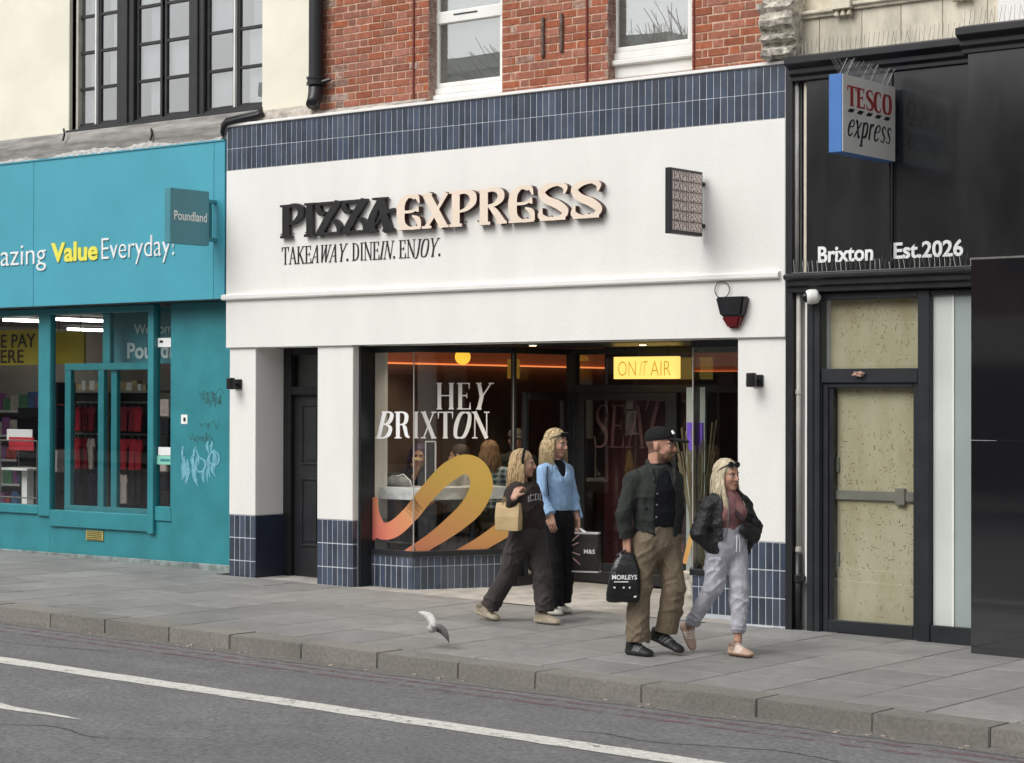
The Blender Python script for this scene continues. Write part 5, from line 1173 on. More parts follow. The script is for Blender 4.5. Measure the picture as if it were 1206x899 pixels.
def shoe(name, parent, heel, toe, base, sole, acc=None, s=1.0, lift=.0, up=None, thick=.026):
    heel, toe = np.array(heel, float), np.array(toe, float); d = unit(toe-heel); l = unit(np.cross([0, 0, 1], d)); u = unit(np.cross(d, l)); L_ = np.linalg.norm(toe-heel); sd = Sdf()
    P = lambda a, b, c: heel+d*a+l*b+u*c
    r = .036*s
    sd.ecap(P(.034, 0, .020), P(L_*.5, 0, .020), .034*s, .034*s, u, 1.7, .02); sd.ecap(P(L_*.5, 0, .020), P(L_-.045, .0, .020), .036*s, .043*s, u, 2.1, .02)
    sd.cone(P(.036, 0, .045), P(.045, 0, .085), .033*s, .036*s, .025); sd.cone(P(.06, 0, .075), P(L_*.62, 0, .040), .034*s, .030*s, .03); sd.ecap(P(L_*.5, 0, .036), P(L_-.055, 0, .030), .034*s, .038*s, u, 1.6, .02)
    sd.cone(P(.040, 0, .080), P(.034, 0, .16), .024*s, .024*s, .01, 's')
    sd.clip(P(0, 0, .0), -u, P(L_/2, 0, 0), .3)
    def pt(V, C_):
        q = V-heel; c = q@u; a = q@d; b = q@l; m = c < thick; C_[m, :3] = sole
        if acc is not None:
            for k in range(3): x = L_*(.38+.10*k); m = (np.abs(a-x-(c-.05)*.5) < .0075) & (c > thick+.004) & (np.abs(b) > .012); C_[m, :3] = acc
            m = (c > .072) & (a < L_*.36); C_[m, :3] = np.array(base)*.45
            m = (np.abs(b) < .012) & (a > L_*.42) & (a < L_*.68) & (np.sin(a*330) > .1) & (c > .04); C_[m, :3] = acc
    return sdf_obj(sd, name, m_shoe, parent, .005, None, [pt], base)
def locks(name, H, parent, mat, n=130, zlen=(.22, .34), tmin=60, wav=.006, rad=.118, seed=1, thick=.011, drop=None, tmax=180):
    r = np.random.default_rng(seed); mb = MB(); s = H.get('s', 1)
    for i in range(n):
        sd_ = r.choice([-1, 1]); th = math.radians(r.uniform(tmin, tmax))*sd_; e0 = math.radians(r.uniform(35, 88)); a0 = th*(.55 if abs(th) < 2 else .9); pts = []
        fx_, lx = math.cos(th), math.sin(th)
        for j in range(6):
            e = e0+(math.radians(-8)-e0)*j/5; t_ = a0+(th-a0)*(j/5)**.7; R_ = np.array([.106, .0865, .101])*(1+r.normal(0, .022)+.02*(j/5))
            pts.append(hp(H, -.012+R_[0]*math.cos(e)*math.cos(t_), R_[1]*math.cos(e)*math.sin(t_), .03+R_[2]*math.sin(e)))
        L_ = r.uniform(*zlen); m = 8; p0 = pts[-1]; out = unit(H['f']*fx_+H['l']*lx); ph = r.uniform(0, 6.28)
        for j in range(1, m+1):
            t = j/m; o = out*(rad-.10)*math.sin(min(1, t*1.6)*1.57)+out*.02*t+unit(np.cross(out, [0, 0, 1]))*wav*math.sin(t*9+ph)*t**.5+out*wav*math.cos(t*8+ph)*.7
            pts.append(p0+o*s-np.array([0, 0, L_*t*s])+(np.array(drop)*t*t if drop is not None else 0))
        nn = len(pts); rr = [thick*s*(.65+.35*math.sin(math.pi*min(1, k/(nn-1)*1.1)))*(1-.75*max(0, k/(nn-1)-.6)/.4) for k in range(nn)]
        mb.tube(pts, rr, 4, caps=False)
    return mb.build(name, mat, parent, smooth=True)
def haircap(name, H, parent, mat, low=-.03, face=.035, grow=1.0):
    sd = Sdf(); s = H.get('s', 1); sd.ell(hp(H, -.016, 0, .034), np.array([.101, .082, .094])*s*grow, H['A'], .01); sd.ell(hp(H, -.055, 0, -.03), np.array([.062, .072, .08])*s, H['A'], .02)
    sd.ell(hp(H, .105, 0, -.055), np.array([.095, .078, .115])*s, H['A'], .02, 's')
    r = np.random.default_rng(5); k1 = r.uniform(-1, 1, 3)
    return sdf_obj(sd, name, mat, parent, .005, lambda P: .0025*np.sin(((P-H['c'])@H['l'])*420+np.sin((P-H['c'])@H['u']*40)*2))
def hairmat(name, a, b):
    return M(name, a, .42, .3, 80, .8, 120, col2=b, stretch=(1.5, 1.5, .14), spec=.4, ramp=(.40, .60))
def limb_body(sd, J):
    # slim figure under the clothes so that the body is one continuous surface
    for s in 'rl':
        sd.cone(J[s+'hip'], J[s+'kn'], .062, .045, .03).cone(J[s+'kn'], J[s+'an'], .044, .030, .02).cone(J[s+'an'], np.array(J[s+'an'])-[0, 0, .04], .030, .026, .01)
        sd.cone(J[s+'sh'], J[s+'el'], .040, .034, .02).cone(J[s+'el'], J[s+'wr'], .033, .024, .02)
    c = np.array(J['neck'])*.75+np.array(J['pel'])*.25; sd.cone(J['rsh'], J['lsh'], .04, .04, .03).cone(J['pel'], c, .085, .09, .04).cone(c, J['neck'], .07, .045, .04).cone(J['rhip'], J['lhip'], .07, .07, .03)
def torso(sd, J, Fb, hip, waist, chest, sh, ratio=1.45, lowz=None, infl=0.0, k=.05):
    pel, nk = np.array(J['pel']), np.array(J['neck']); up = nk-pel
    w = pel+up*.34; c = pel+up*.68; lo = pel if lowz is None else pel+up*((lowz-pel[2])/up[2])
    sd.ecap(lo, w, hip+infl, waist+infl, Fb, ratio, k).ecap(w, c, waist+infl, chest+infl, Fb, ratio, k).ecap(c, c+up*.16, chest+infl, chest*.8+infl, Fb, ratio, k)
    sd.cone(J['rsh'], nk-up*.015, sh+infl, sh*.72+infl, k).cone(J['lsh'], nk-up*.015, sh+infl, sh*.72+infl, k)
def PJ(**j): return {k: fy(*v) for k, v in j.items()}
# ================================================================ the four passers-by
Z = np.array([0, 0, 1.])
def fwd(J): l = J['lsh']-J['rsh']; l[2] = 0; l = unit(l); return np.array([l[1], -l[0], 0])
def trousers(name, parent, mat, J, Fb, hip, th, kn, an, hem, seed, top=.09, ratio=1.3, amp=.006, h=.006, low=-.03):
    sd = Sdf(); sd.ecap(J['pel']+Z*low, J['pel']+Z*top, hip, hip*.95, Fb, ratio, .04)
    for s in 'rl':
        sd.cone(J[s+'hip']-Z*.01, J[s+'kn'], th, kn, .025); e = J[s+'an']+(J[s+'an']-J[s+'kn'])*.05; sd.cone(J[s+'kn'], e, kn, an, .02)
    for s in 'rl':
        d = unit(J[s+'an']-J[s+'kn']); p = J[s+'an']-d*hem[s]; sd.clip(p, d, J[s+'an'], .13)
    return sdf_obj(sd, name, mat, parent, h, wrinkle(amp, seed))
def foot(px, py, Y, z=None):
    p = fy(px, py, Y); p[2] = max(p[2], gz(p[0])+.002)
    if z is not None: p[2] = gz(p[0])+z
    return p
def bagmesh(c, U, N, prof, n=28, pw=3.2):
    # prof: list of (z, half width, half depth, u offset, n offset); rounded-rectangle sections
    mb = MB(); vs = []
    for z, a, b, du, dn in prof:
        for k in range(n):
            t = 2*math.pi*k/n; cx = np.sign(math.cos(t))*abs(math.cos(t))**(2/pw); sx = np.sign(math.sin(t))*abs(math.sin(t))**(2/pw)
            vs.append(np.array(c)+U*(a*cx+du)+N*(b*sx+dn)+Z*z)
    m = len(prof); mb.add(vs, [(i*n+k, i*n+(k+1) % n, (i+1)*n+(k+1) % n, (i+1)*n+k) for i in range(m-1) for k in range(n)]+[tuple(range(n))[::-1], tuple(range((m-1)*n, m*n))]); return mb

# ---- man with cap
J = PJ(pel=(772, 632, -2.16), rhip=(761, 637, -2.25), rkn=(753, 695, -2.28), ran=(751, 757, -2.28), lhip=(786, 637, -2.07), lkn=(794, 692, -2.07), lan=(784, 748, -2.06),
       neck=(775, 552, -2.15), rsh=(745, 566, -2.31), rel=(734, 607, -2.40), rwr=(738, 636, -2.37), lsh=(794, 566, -2.01), lel=(797, 602, -1.98), lwr=(795, 630, -2.00))
man = thing('person', 'bearded person in black cap, dark jacket and khaki trousers carrying a black bag', 'person', (J['pel'][0], -2.16, gz(J['pel'][0])))
Fb = fwd(J); H = hframe(fy(778, 524.5, -2.14), (.96, .28), -.02); H['s'] = 1.07
sd = Sdf(); limb_body(sd, J); head(sd, H, J['neck']+np.array([-.01, 0, 0]), .062); hand(sd, J['rwr'], -Z+np.array([.05, 0, 0]), np.array([.35, .9, 0]), -1, 1.0, 1.05); hand(sd, J['lwr'], (.25, 0, -1), (.4, -.8, 0), 1, .6, 1.05)
sdf_obj(sd, 'body', m_skin, man, .0052, None, [face_paint(H, beard=(.10, .055, .03), brow=(.09, .05, .03), crop=(.07, .042, .028))], SKIN*np.array([1, .93, .92]))
trousers('trousers', man, cloth('khaki_twill', (.185, .145, .100)), J, Fb, .170, .104, .088, .092, dict(r=.015, l=.025), 3, top=.085, amp=.008)
sd = Sdf(); torso(sd, J, Fb, .165, .165, .170, .045, 1.35, lowz=.975); sd.clip(J['pel']+Z*.075, -Z, J['pel'], .3); sd.cone(J['neck']-Z*.03, J['neck']+Z*.018, .066, .066, .03)
sdf_obj(sd, 't_shirt', cloth('black_jersey', (.010, .011, .014)), man, .006, wrinkle(.004, 8))
sd = Sdf(); torso(sd, J, Fb, .176, .170, .178, .060, 1.36, lowz=.91, infl=.004)
for s in 'rl': sd.cone(J[s+'sh'], J[s+'el'], .070, .060, .03).cone(J[s+'el'], J[s+'wr']+Z*.005, .060, .054, .02); d = unit(J[s+'wr']-J[s+'el']); sd.clip(J[s+'wr']-d*.012, d, J[s+'wr'], .085)
sd.clip(J['pel']+Z*.0, -Z, J['pel'], .26)
ul = unit(J['lsh']-J['rsh']); up_ = J['neck']-J['pel']
for t0, t1, r0, r1, o in ((-.1, .55, .115, .105, .035), (.5, 1.16, .105, .074, .02)): sd.cone(J['pel']+up_*t0+Fb*.19+ul*o, J['pel']+up_*t1+Fb*.165+ul*o*.6, r0, r1, .012, 's')
sd.cone(J['neck']+Z*.02, J['neck']+Z*.2, .066, .085, .01, 's')
jk = sdf_obj(sd, 'jacket', cloth('charcoal_olive_cotton', (.033, .037, .034), bsc=300), man, .006, wrinkle(.008, 5))
sd = Sdf()
for b in (-1, 1):
    p = [J['neck']-Fb*.085+Z*.045, J['neck']+ul*b*.088-Fb*.01+Z*.040, J['neck']+ul*b*.095+Fb*.070-Z*.020, J['neck']+ul*b*.090+Fb*.120-Z*.085]
    for i in range(3): sd.ecap(p[i], p[i+1], .030, [.030, .034, .018][i], unit(np.cross(p[i+1]-p[i], Z)), 2.6, .01)
sdf_obj(sd, 'collar', MATS['charcoal_olive_cotton'], jk, .005)
bt = MB()
for t in (.12, .3, .48, .64): bt.lathe([(.008, 0), (.008, .004), (0, .004)], J['pel']+up_*t+Fb*.135-ul*.062, axis=Fb, n=10)
bt.build('buttons', MATS['grey_bar'], jk)
sd = Sdf(); s_ = H['s']; sd.ell(hp(H, -.012, 0, .052), np.array([.108, .086, .084])*s_, H['A'], .01); sd.clip(hp(H, 0, 0, .038), -H['u']+H['f']*.12, hp(H, 0, 0, 0), .2)
cp = sdf_obj(sd, 'cap', cloth('black_cap_cotton', (.013, .013, .014), bsc=300), man, .005)
sd = Sdf(); sd.ell(hp(H, .128, 0, .040), np.array([.088, .074, .013])*s_, hframe((0, 0, 0), H['f'][:2], -.16)['A'], .01); sdf_obj(sd, 'brim', MATS['black_cap_cotton'], cp, .004)
q0 = hp(H, .088, -.004, .090); bv = unit(H['u']-H['f']*.7); MB().ext(None, [q0-H['l']*.018-bv*.012, q0+H['l']*.018-bv*.012, q0+H['l']*.004+bv*.018, q0-H['l']*.004+bv*.018], H['f']*.012+H['u']*.008).build('cap_logo', m_white, cp)
sd = Sdf(); e_ = lambda p, r, op='u', k=.012: sd.ell(hp(H, *p), np.array(r)*s_, H['A'], k, op)
e_((.048, 0, -.080), (.052, .058, .046)); e_((.10, 0, -.045), (.05, .03, .012)); e_((.092, 0, -.072), (.03, .017, .007), 's', .006); e_((.085, 0, -.012), (.055, .075, .034), 's', .01); e_((-.03, 0, -.02), (.035, .1, .1), 's')
sdf_obj(sd, 'beard', hairmat('brown_beard', (.07, .04, .022), (.15, .085, .045)), man, .004, lambda P: .002*np.sin(P@np.array([190., 230, 120])))
for s, a in (('r', .03), ('l', .02)): MB().tube([J[s+'an']+Z*.04, J[s+'an']-Z*.04], .036, 14).build('sock', m_white, man, smooth=True)
K = (.010, .010, .011)
shoe('shoe', man, foot(738, 772, -2.30, .004), foot(768, 775, -2.30, .004), K, (.02, .02, .021), (.16, .16, .17), 1.18, thick=.03)
shoe('shoe', man, foot(766, 752, -2.06), foot(803, 770, -2.09), K, (.02, .02, .021), (.16, .16, .17), 1.18, thick=.03)
# black bag
bc = fy(734, 709, -2.42); U = unit([RT[0], RT[1], 0]); Nn = unit([-FW[0], -FW[1], 0])
bag = thing('shopping_bag', 'glossy black shopping bag with white lettering held by the person in cap', 'bag', tuple(bc))
k = .41/1.0
prof = [(0.0, .108, .045, -.004, 0), (.012, .125, .06, -.004, 0), (.06, .130, .070, -.002, 0), (.16, .122, .068, .006, 0), (.25, .108, .055, .012, 0), (.31, .085, .040, .018, 0), (.345, .062, .028, .022, 0), (.37, .058, .02, .022, 0)]
bm_ = bagmesh(bc, U, Nn, prof)
random.seed(4); bm_.v = [tuple(np.array(v)+np.array([random.uniform(-.004, .004) for _ in range(3)])) for v in bm_.v]
m_bagb = M('black_plastic_bag', (.010, .010, .011), .28, .2, 15, .6, 25, rvar=.12)
bm_.build('bag_body', m_bagb, bag, smooth=True)
hp_ = J['rwr']-Z*.085
for sgn_ in (-1, 1): MB().tube([bc+U*(-.05)+Nn*sgn_*.02+Z*.35, hp_+U*(-.035)+Nn*sgn_*.012-Z*.01, hp_+U*.0+Nn*sgn_*.012+Z*.012, hp_+U*.035+Nn*sgn_*.012-Z*.01, bc+U*.085+Nn*sgn_*.02+Z*.35], .0075, 6).build('handle', m_bagb, bag)
def bend(z0_, hw, dd): return lambda u, v, w: bc+U*(u-hw+.006)+Z*(z0_+v)+Nn*(.066+w-.25*max(0, abs(u-hw+.0)-.03)**1.3+dd)
sans('bag_print', 'MORLEYS', bend(.175, .095, .004), .19, .036, .002, m_white, bag, .03); MB().box(0, .001, 0, .001, 0, .001)
for i, u_ in enumerate((-.07, .0, .045)): MB().lathe([(.008, 0), (.008, .004), (0, .004)], bc+U*u_+Z*.115+Nn*(.070), axis=Nn, n=10).build('bag_print', m_white, bag)
MB().lathe([(.013, 0), (.013, .004), (0, .004)], bc+U*.085+Z*.05+Nn*.058, axis=Nn, n=12).build('bag_print', m_white, bag)
MB().obox(bc+U*-.02+Z*.158+Nn*.069, U, Z, Nn, .055, .004, .002).build('bag_print', m_white, bag)

# ---- woman in brown hoodie
J = PJ(pel=(621, 624, -1.2), rhip=(613, 630, -1.28), rkn=(597, 680, -1.28), ran=(574, 720, -1.28), lhip=(630, 630, -1.12), lkn=(640, 680, -1.13), lan=(641, 726, -1.15),
       neck=(615, 569, -1.2), rsh=(603, 582, -1.36), rel=(597, 606, -1.46), rwr=(605, 587, -1.52), lsh=(625, 580, -1.06), lel=(624, 606, -1.04), lwr=(628, 622, -1.06))
w1_ = thing('person', 'person with straight light brown hair in dark brown hoodie carrying a paper bag', 'person', (J['pel'][0], -1.2, gz(J['pel'][0])))
Fb = unit([.98, -.12, 0]); H = hframe(fy(616, 546, -1.2), (.88, .46), -.06); H['s'] = .96
sd = Sdf(); limb_body(sd, J); head(sd, H, J['neck']-np.array([.02, 0, 0]), .048); hand(sd, J['rwr'], (.12, .45, .85), (.15, .85, -.45), -1, 1.0, .98, .1); hand(sd, J['lwr'], (.3, 0, -1), (.2, -.9, 0), 1, .6, .9)
sdf_obj(sd, 'body', m_skin, w1_, .0052, None, [face_paint(H, lips=(.44, .17, .15), brow=(.16, .09, .05))], SKIN)
trousers('trousers', w1_, cloth('dark_brown_jersey', (.056, .049, .047)), J, Fb, .162, .104, .084, .078, dict(r=.055, l=.045), 13, top=.10, ratio=1.25, amp=.008)
sd = Sdf(); torso(sd, J, Fb, .168, .164, .156, .056, 1.26, lowz=.87, infl=.004)
for s in 'rl': sd.cone(J[s+'sh'], J[s+'el'], .068, .062, .03).cone(J[s+'el'], J[s+'wr'], .060, .044, .03); d = unit(J[s+'wr']-J[s+'el']); sd.clip(J[s+'wr']-d*.004, d, J[s+'wr'], .06)
sd.clip(J['pel']+Z*.015, -Z, J['pel'], .25); sd.cone(J['neck']-Fb*.06+Z*.0, J['neck']+Fb*.02-Z*.02, .070, .055, .03); sd.cone(J['neck']+Fb*.05+Z*.03, J['neck']+Z*.2, .05, .08, .01, 's')
hd = sdf_obj(sd, 'hoodie', cloth('brown_sweatshirt', (.038, .029, .025)), w1_, .006, wrinkle(.008, 17))
# arched chest print laid on the cloth
from mathutils.bvhtree import BVHTree
bvh = BVHTree.FromPolygons([tuple(v.co) for v in hd.data.vertices], [tuple(p.vertices) for p in hd.data.polygons]); o_ = ROOT[hd]
def onchest(u, v, w):
    d = unit(ray(u, v)); h_ = bvh.ray_cast(Vector(CAM-o_), Vector(d))
    if h_[0] is None: return None
    return np.array(h_[0])+o_-d*(.004+w)
cpx = MB()
for i in range(7):
    pxx = 622+i*2.9; pyy = 589-4.6*math.sin((i+.6)/7*2.2)+.3*i
    st = [([(0, 0), (0, 1)], .26), ([(0, .95), (.55, .95)], .16), ([(0, .06), (.55, .06)], .16)] if i % 2 else [([(0.05, 0), (.05, 1)], .26), ([(.5, 0), (.5, 1)], .2)]
    for g_ in st:
        A_, B_ = strip(*g_); q_ = [onchest(pxx+p[0]*2.3, pyy+3.5-p[1]*7.6, 0) for p in (A_[0], A_[-1], B_[-1], B_[0])]
        if all(x_ is not None for x_ in q_) and max(np.linalg.norm(q_[0]-x_) for x_ in q_) < .12: cpx.ext(None, q_, unit(CAM-q_[0])*.002)
pk = cpx.build('chest_print', M('pale_print_fabric', (.55, .52, .58), .8), hd)
hm = hairmat('light_brown_hair', (.29, .18, .085), (.72, .54, .30))
locks('hair', H, w1_, hm, 620, (.18, .34), 72, .004, .110, 31, .0042); haircap('hair_crown', H, w1_, hm)
arc = [hp(H, .012+.03*math.cos(t)*0, .092*math.cos(t), .036+.098*math.sin(t)) for t in np.linspace(-.35, math.pi+.35, 22)]
MB().tube(arc, .011, 8).build('headband', MATS['black_jersey'], w1_, smooth=True)
for s in 'rl': d = unit(J[s+'an']-J[s+'kn']); MB().tube([J[s+'an']-d*.05, J[s+'an']+d*.045], .031, 12).build('sock', m_white, w1_, smooth=True)
K = (.36, .30, .215)
shoe('shoe', w1_, foot(560, 723, -1.28), foot(587, 733, -1.30, .004), K, (.46, .41, .32), (.20, .16, .11), 1.02)
shoe('shoe', w1_, foot(630, 736, -1.16, .006), foot(660, 739, -1.16, .006), K, (.46, .41, .32), (.20, .16, .11), 1.02)
pbc = fy(599, 625, -1.50); U = unit([.90, .36, 0]); Nn = unit([.36, -.90, 0])
pb = thing('paper_bag', 'brown paper carrier bag hanging from the arm of the hoodie wearer', 'bag', tuple(pbc))
mb = MB(); hw, hd_, hh = .105, .062, .235
pts = []
for z, a, b in ((0, hw*.93, hd_), (.03, hw*.97, hd_*1.04), (.12, hw, hd_), (.19, hw*.99, hd_*.75), (hh, hw*.97, hd_*.42)):
    pts += [pbc+U*x_+Nn*y_+Z*(z+random.uniform(-.004, .004)) for x_, y_ in ((-a, -b), (0, -b*1.02), (a, -b), (a*1.02, 0), (a, b), (0, b*.96), (-a, b), (-a*.96, 0))]
mb.add(pts, [(i*8+k_, i*8+(k_+1) % 8, (i+1)*8+(k_+1) % 8, (i+1)*8+k_) for i in range(4) for k_ in range(8)]+[tuple(range(8))[::-1], tuple(range(32, 40))])
m_paper = M('kraft_paper', (.50, .36, .185), .8, .12, 9, .5, 18, col2=(.56, .42, .23)); mb.build('bag_body', m_paper, pb, bevel=.003)
top_ = J['rel']+(J['rwr']-J['rel'])*.3+Z*.02
for b in (-1, 1): MB().tube([pbc+U*-.045+Nn*b*.03+Z*hh*.93, pbc+U*-.04+Nn*b*.02+Z*(hh+.05), top_+U*-.01+Nn*b*.03+Z*.02, pbc+U*.03+Nn*b*.02+Z*(hh+.05), pbc+U*.04+Nn*b*.03+Z*hh*.93], .006, 6).build('handle', m_paper, pb, smooth=True)

# ---- woman in blue cardigan
J = PJ(pel=(655, 606, -.45), rhip=(648, 613, -.53), rkn=(653, 662, -.55), ran=(653, 714, -.56), lhip=(664, 613, -.38), lkn=(668, 662, -.36), lan=(662, 709, -.37),
       neck=(655, 547, -.45), rsh=(640, 555, -.61), rel=(638, 587, -.66), rwr=(648, 607, -.68), lsh=(667, 554, -.29), lel=(675, 587, -.26), lwr=(680, 611, -.29))
w2_ = thing('person', 'person with wavy blonde hair in sky blue cardigan and black trousers', 'person', (J['pel'][0], -.45, gz(J['pel'][0])))
Fb = unit([.95, -.25, 0]); H = hframe(fy(655, 522, -.45), (.98, .10), -.16); H['s'] = 1.0
sd = Sdf(); limb_body(sd, J); head(sd, H, J['neck']-np.array([.01, 0, 0]), .046); hand(sd, J['rwr'], (.28, -.05, -1), (-.2, .9, 0), -1, .45, .95); hand(sd, J['lwr'], (.0, 0, -1), (-.3, -.9, 0), 1, .95, .95)
sdf_obj(sd, 'body', m_skin, w2_, .0052, None, [face_paint(H, lips=(.44, .18, .15), brow=(.22, .14, .08))], SKIN*1.06)
trousers('trousers', w2_, cloth('black_denim', (.011, .011, .013)), J, Fb, .150, .094, .076, .084, dict(r=.0, l=.0), 23, top=.10, amp=.006)
sd = Sdf(); torso(sd, J, Fb, .138, .132, .145, .042, 1.4, lowz=1.0); sd.clip(J['pel']+Z*.06, -Z, J['pel'], .25)
sdf_obj(sd, 'top', MATS['black_jersey'], w2_, .006)
sd = Sdf(); torso(sd, J, Fb, .152, .140, .150, .052, 1.32, lowz=.985)
for s in 'rl': e = J[s+'wr']+unit(J[s+'wr']-J[s+'el'])*.0; sd.cone(J[s+'sh'], J[s+'el'], .062, .050, .025).cone(J[s+'el'], e, .050, .056, .02); d = unit(J[s+'wr']-J[s+'el']); sd.clip(J[s+'wr']-d*.004, d, J[s+'wr'], .075)
sd.clip(J['pel']+Z*.035, -Z, J['pel'], .22); ul = unit(J['lsh']-J['rsh']); up_ = J['neck']-J['pel']
sd.cone(J['pel']+up_*.72+Fb*.135, J['neck']+Fb*.085+Z*.03, .012, .075, .012, 's'); sd.cone(J['neck']+Z*.0, J['neck']+Z*.2, .062, .07, .01, 's'); sd.cone(J['pel']-Z*.05+Fb*.16, J['pel']+up_*.22+Fb*.13, .045, .006, .01, 's')
cd = sdf_obj(sd, 'cardigan', cloth('sky_blue_knit', (.30, .46, .68), bsc=140, bump=.5), w2_, .006, wrinkle(.006, 27))
bt = MB()
for t in (.30, .42, .54, .66): bt.lathe([(.007, 0), (.007, .004), (0, .004)], J['pel']+up_*t+Fb*(.107+.012*t), axis=Fb, n=10)
bt.build('buttons', m_upvc, cd)
MB().tube([J['rsh']+Fb*.055+Z*.045, J['rsh']+Fb*.075-ul*.02-Z*.08, J['rel']+Fb*.07+ul*.03+Z*.02], .006, 6).build('bag_strap', m_black, w2_)
hm = hairmat('golden_blonde_hair', (.36, .25, .12), (.80, .64, .39))
locks('hair', H, w2_, hm, 650, (.12, .26), 70, .014, .118, 41, .0042); haircap('hair_crown', H, w2_, hm)
def shades(H, parent, tilt=.06):
    t = MB()
    for b in (-1, 1):
        t.tube([hp(H, .075, b*.034+.028*math.cos(a), .088+.019*math.sin(a)) for a in np.linspace(0, 6.28, 14)], .0055, 6); t.ell = None
        t.tube([hp(H, .070, b*.062, .090), hp(H, .02, b*.088, .060), hp(H, -.015, b*.089, .030)], .0055, 6)
        t.lathe([(.026, 0), (.026, .003), (0, .003)], hp(H, .074, b*.034, .088), axis=H['f']+H['u']*.6, n=14)
    t.tube([hp(H, .08, -.008, .09), hp(H, .08, .008, .09)], .005, 5)
    return t.build('sunglasses', m_black, parent)
shades(H, w2_)
for s in 'rl': MB().tube([J[s+'an']+Z*.02, J[s+'an']-Z*.05], .028, 12).build('ankle_sock', m_white, w2_, smooth=True)
K = (.62, .60, .53)
shoe('shoe', w2_, foot(642, 724, -.57, .004), foot(662, 728, -.59, .004), K, (.60, .57, .50), (.50, .48, .42), .98)
shoe('shoe', w2_, foot(652, 718, -.37, .004), foot(673, 722, -.39, .004), K, (.60, .57, .50), (.50, .48, .42), .98)
sbc = fy(690, 674, -.29); U = unit([.93, .30, 0]); Nn = unit([.30, -.93, 0])
sb = thing('shopping_bag', 'dark square shopping bag with white handles held by cardigan wearer', 'bag', tuple(sbc))
m_bag2 = M('dark_printed_bag', (.030, .026, .024), .35, .3, 6, .3, 20)
bagmesh(sbc, U, Nn, [(0, .125, .05, 0, 0), (.02, .132, .058, 0, 0), (.2, .130, .055, 0, 0), (.355, .126, .03, 0, 0)], 24, 6).build('bag_body', m_bag2, sb, smooth=False)
MB().obox(sbc+Z*.352+Nn*.0, U, Z, Nn, .127, .008, .034).build('bag_rim', m_signgrey, sb); MB().obox(sbc+Z*.008, U, Z, Nn, .128, .007, .056).build('bag_rim', m_signgrey, sb)
hp_ = J['lwr']-Z*.085
for b in (-1, 1): MB().tube([sbc+U*-.075+Nn*b*.02+Z*.34, hp_+U*-.012+Nn*b*.012, hp_+U*.012+Nn*b*.012+Z*.004, sbc+U*.02+Nn*b*.02+Z*.34], .007, 6).build('handle', m_white, sb)
sans('bag_print', 'M&S', frame(sbc+U*-.0+Z*.17+Nn*.058, U, Z, Nn), .105, .04, .002, m_white, sb, .02)
for i, (a, b, c_) in enumerate(((-.11, .25, .5), (-.10, .17, -.3), (-.09, .10, -.8), (-.10, .31, .9))): MB().obox(sbc+U*(a+.02)+Z*b+Nn*.058, unit(U+Z*c_), unit(Z-U*c_), Nn, .045, .006, .002).build('bag_print', M('pinkish_print', (.45, .30, .28), .5) if i == 0 else MATS['pinkish_print'], sb)

# ---- woman with platinum hair, grey joggers
J = PJ(pel=(855, 638, -1.75), rhip=(846, 643, -1.83), rkn=(840, 692, -1.86), ran=(813, 736, -1.82), lhip=(866, 643, -1.68), lkn=(871, 692, -1.72), lan=(869, 755, -1.78),
       neck=(856, 584, -1.75), rsh=(835, 597, -1.90), rel=(823, 628, -1.99), rwr=(843, 650, -1.88), lsh=(875, 595, -1.60), lel=(887, 624, -1.54), lwr=(876, 648, -1.64))
w3_ = thing('person', 'person with long platinum hair in black bomber jacket and grey joggers', 'person', (J['pel'][0], -1.75, gz(J['pel'][0])))
Fb = fwd(J); H = hframe(fy(856, 560, -1.75), (.98, -.16), -.03); H['s'] = .98
sd = Sdf(); limb_body(sd, J); head(sd, H, J['neck'], .047); hand(sd, J['rwr'], (.08, .08, -1), (.2, .9, 0), -1, .5, .8); hand(sd, J['lwr'], (-.05, -.08, -1), (.2, -.9, 0), 1, .5, .8)
sdf_obj(sd, 'body', m_skin, w3_, .0052, None, [face_paint(H, lips=(.42, .15, .13), brow=(.13, .08, .05))], SKIN*np.array([1.0, .95, .93]))
trousers('joggers', w3_, cloth('grey_marl_fleece', (.44, .44, .49), var=.2), J, Fb, .156, .100, .074, .055, dict(r=.03, l=.075), 33, top=.085, ratio=1.2, amp=.009)
dc = MB()
for b in (-.012, .02): dc.tube([J['pel']+Z*.06+Fb*.150+np.array([0, b, 0]), J['pel']+Z*.0+Fb*.156+np.array([0, b*1.3, 0]), J['pel']-Z*.07+Fb*.150+np.array([0, b*1.5, 0])], .004, 5)
dc.build('drawstring', m_white, w3_)
for s, z0_ in (('r', .03), ('l', .07)): d = unit(J[s+'an']-J[s+'kn']); MB().tube([J[s+'an']-d*(z0_+.05), J[s+'an']-d*(z0_-.012)], [.056, .047], 16).build('cuff', MATS['grey_marl_fleece'], w3_, smooth=True)
sd = Sdf(); torso(sd, J, Fb, .142, .132, .145, .044, 1.3, lowz=.93); sd.clip(J['pel']+Z*.05, -Z, J['pel'], .25); ul = unit(J['lsh']-J['rsh']); up_ = J['neck']-J['pel']
for b in (-1, 1): sd.ell(J['pel']+up_*.62+Fb*.082+ul*b*.060, (.060, .060, .062), None, .05)
sd.cone(J['neck']-Z*.03, J['neck']+Z*.012, .056, .054, .03)
sdf_obj(sd, 'top', cloth('dusty_pink_rib', (.255, .125, .125), bsc=160, bump=.5), w3_, .006, wrinkle(.003, 38))
sd = Sdf(); torso(sd, J, Fb, .168, .166, .160, .058, 1.18, lowz=.93, infl=.004)
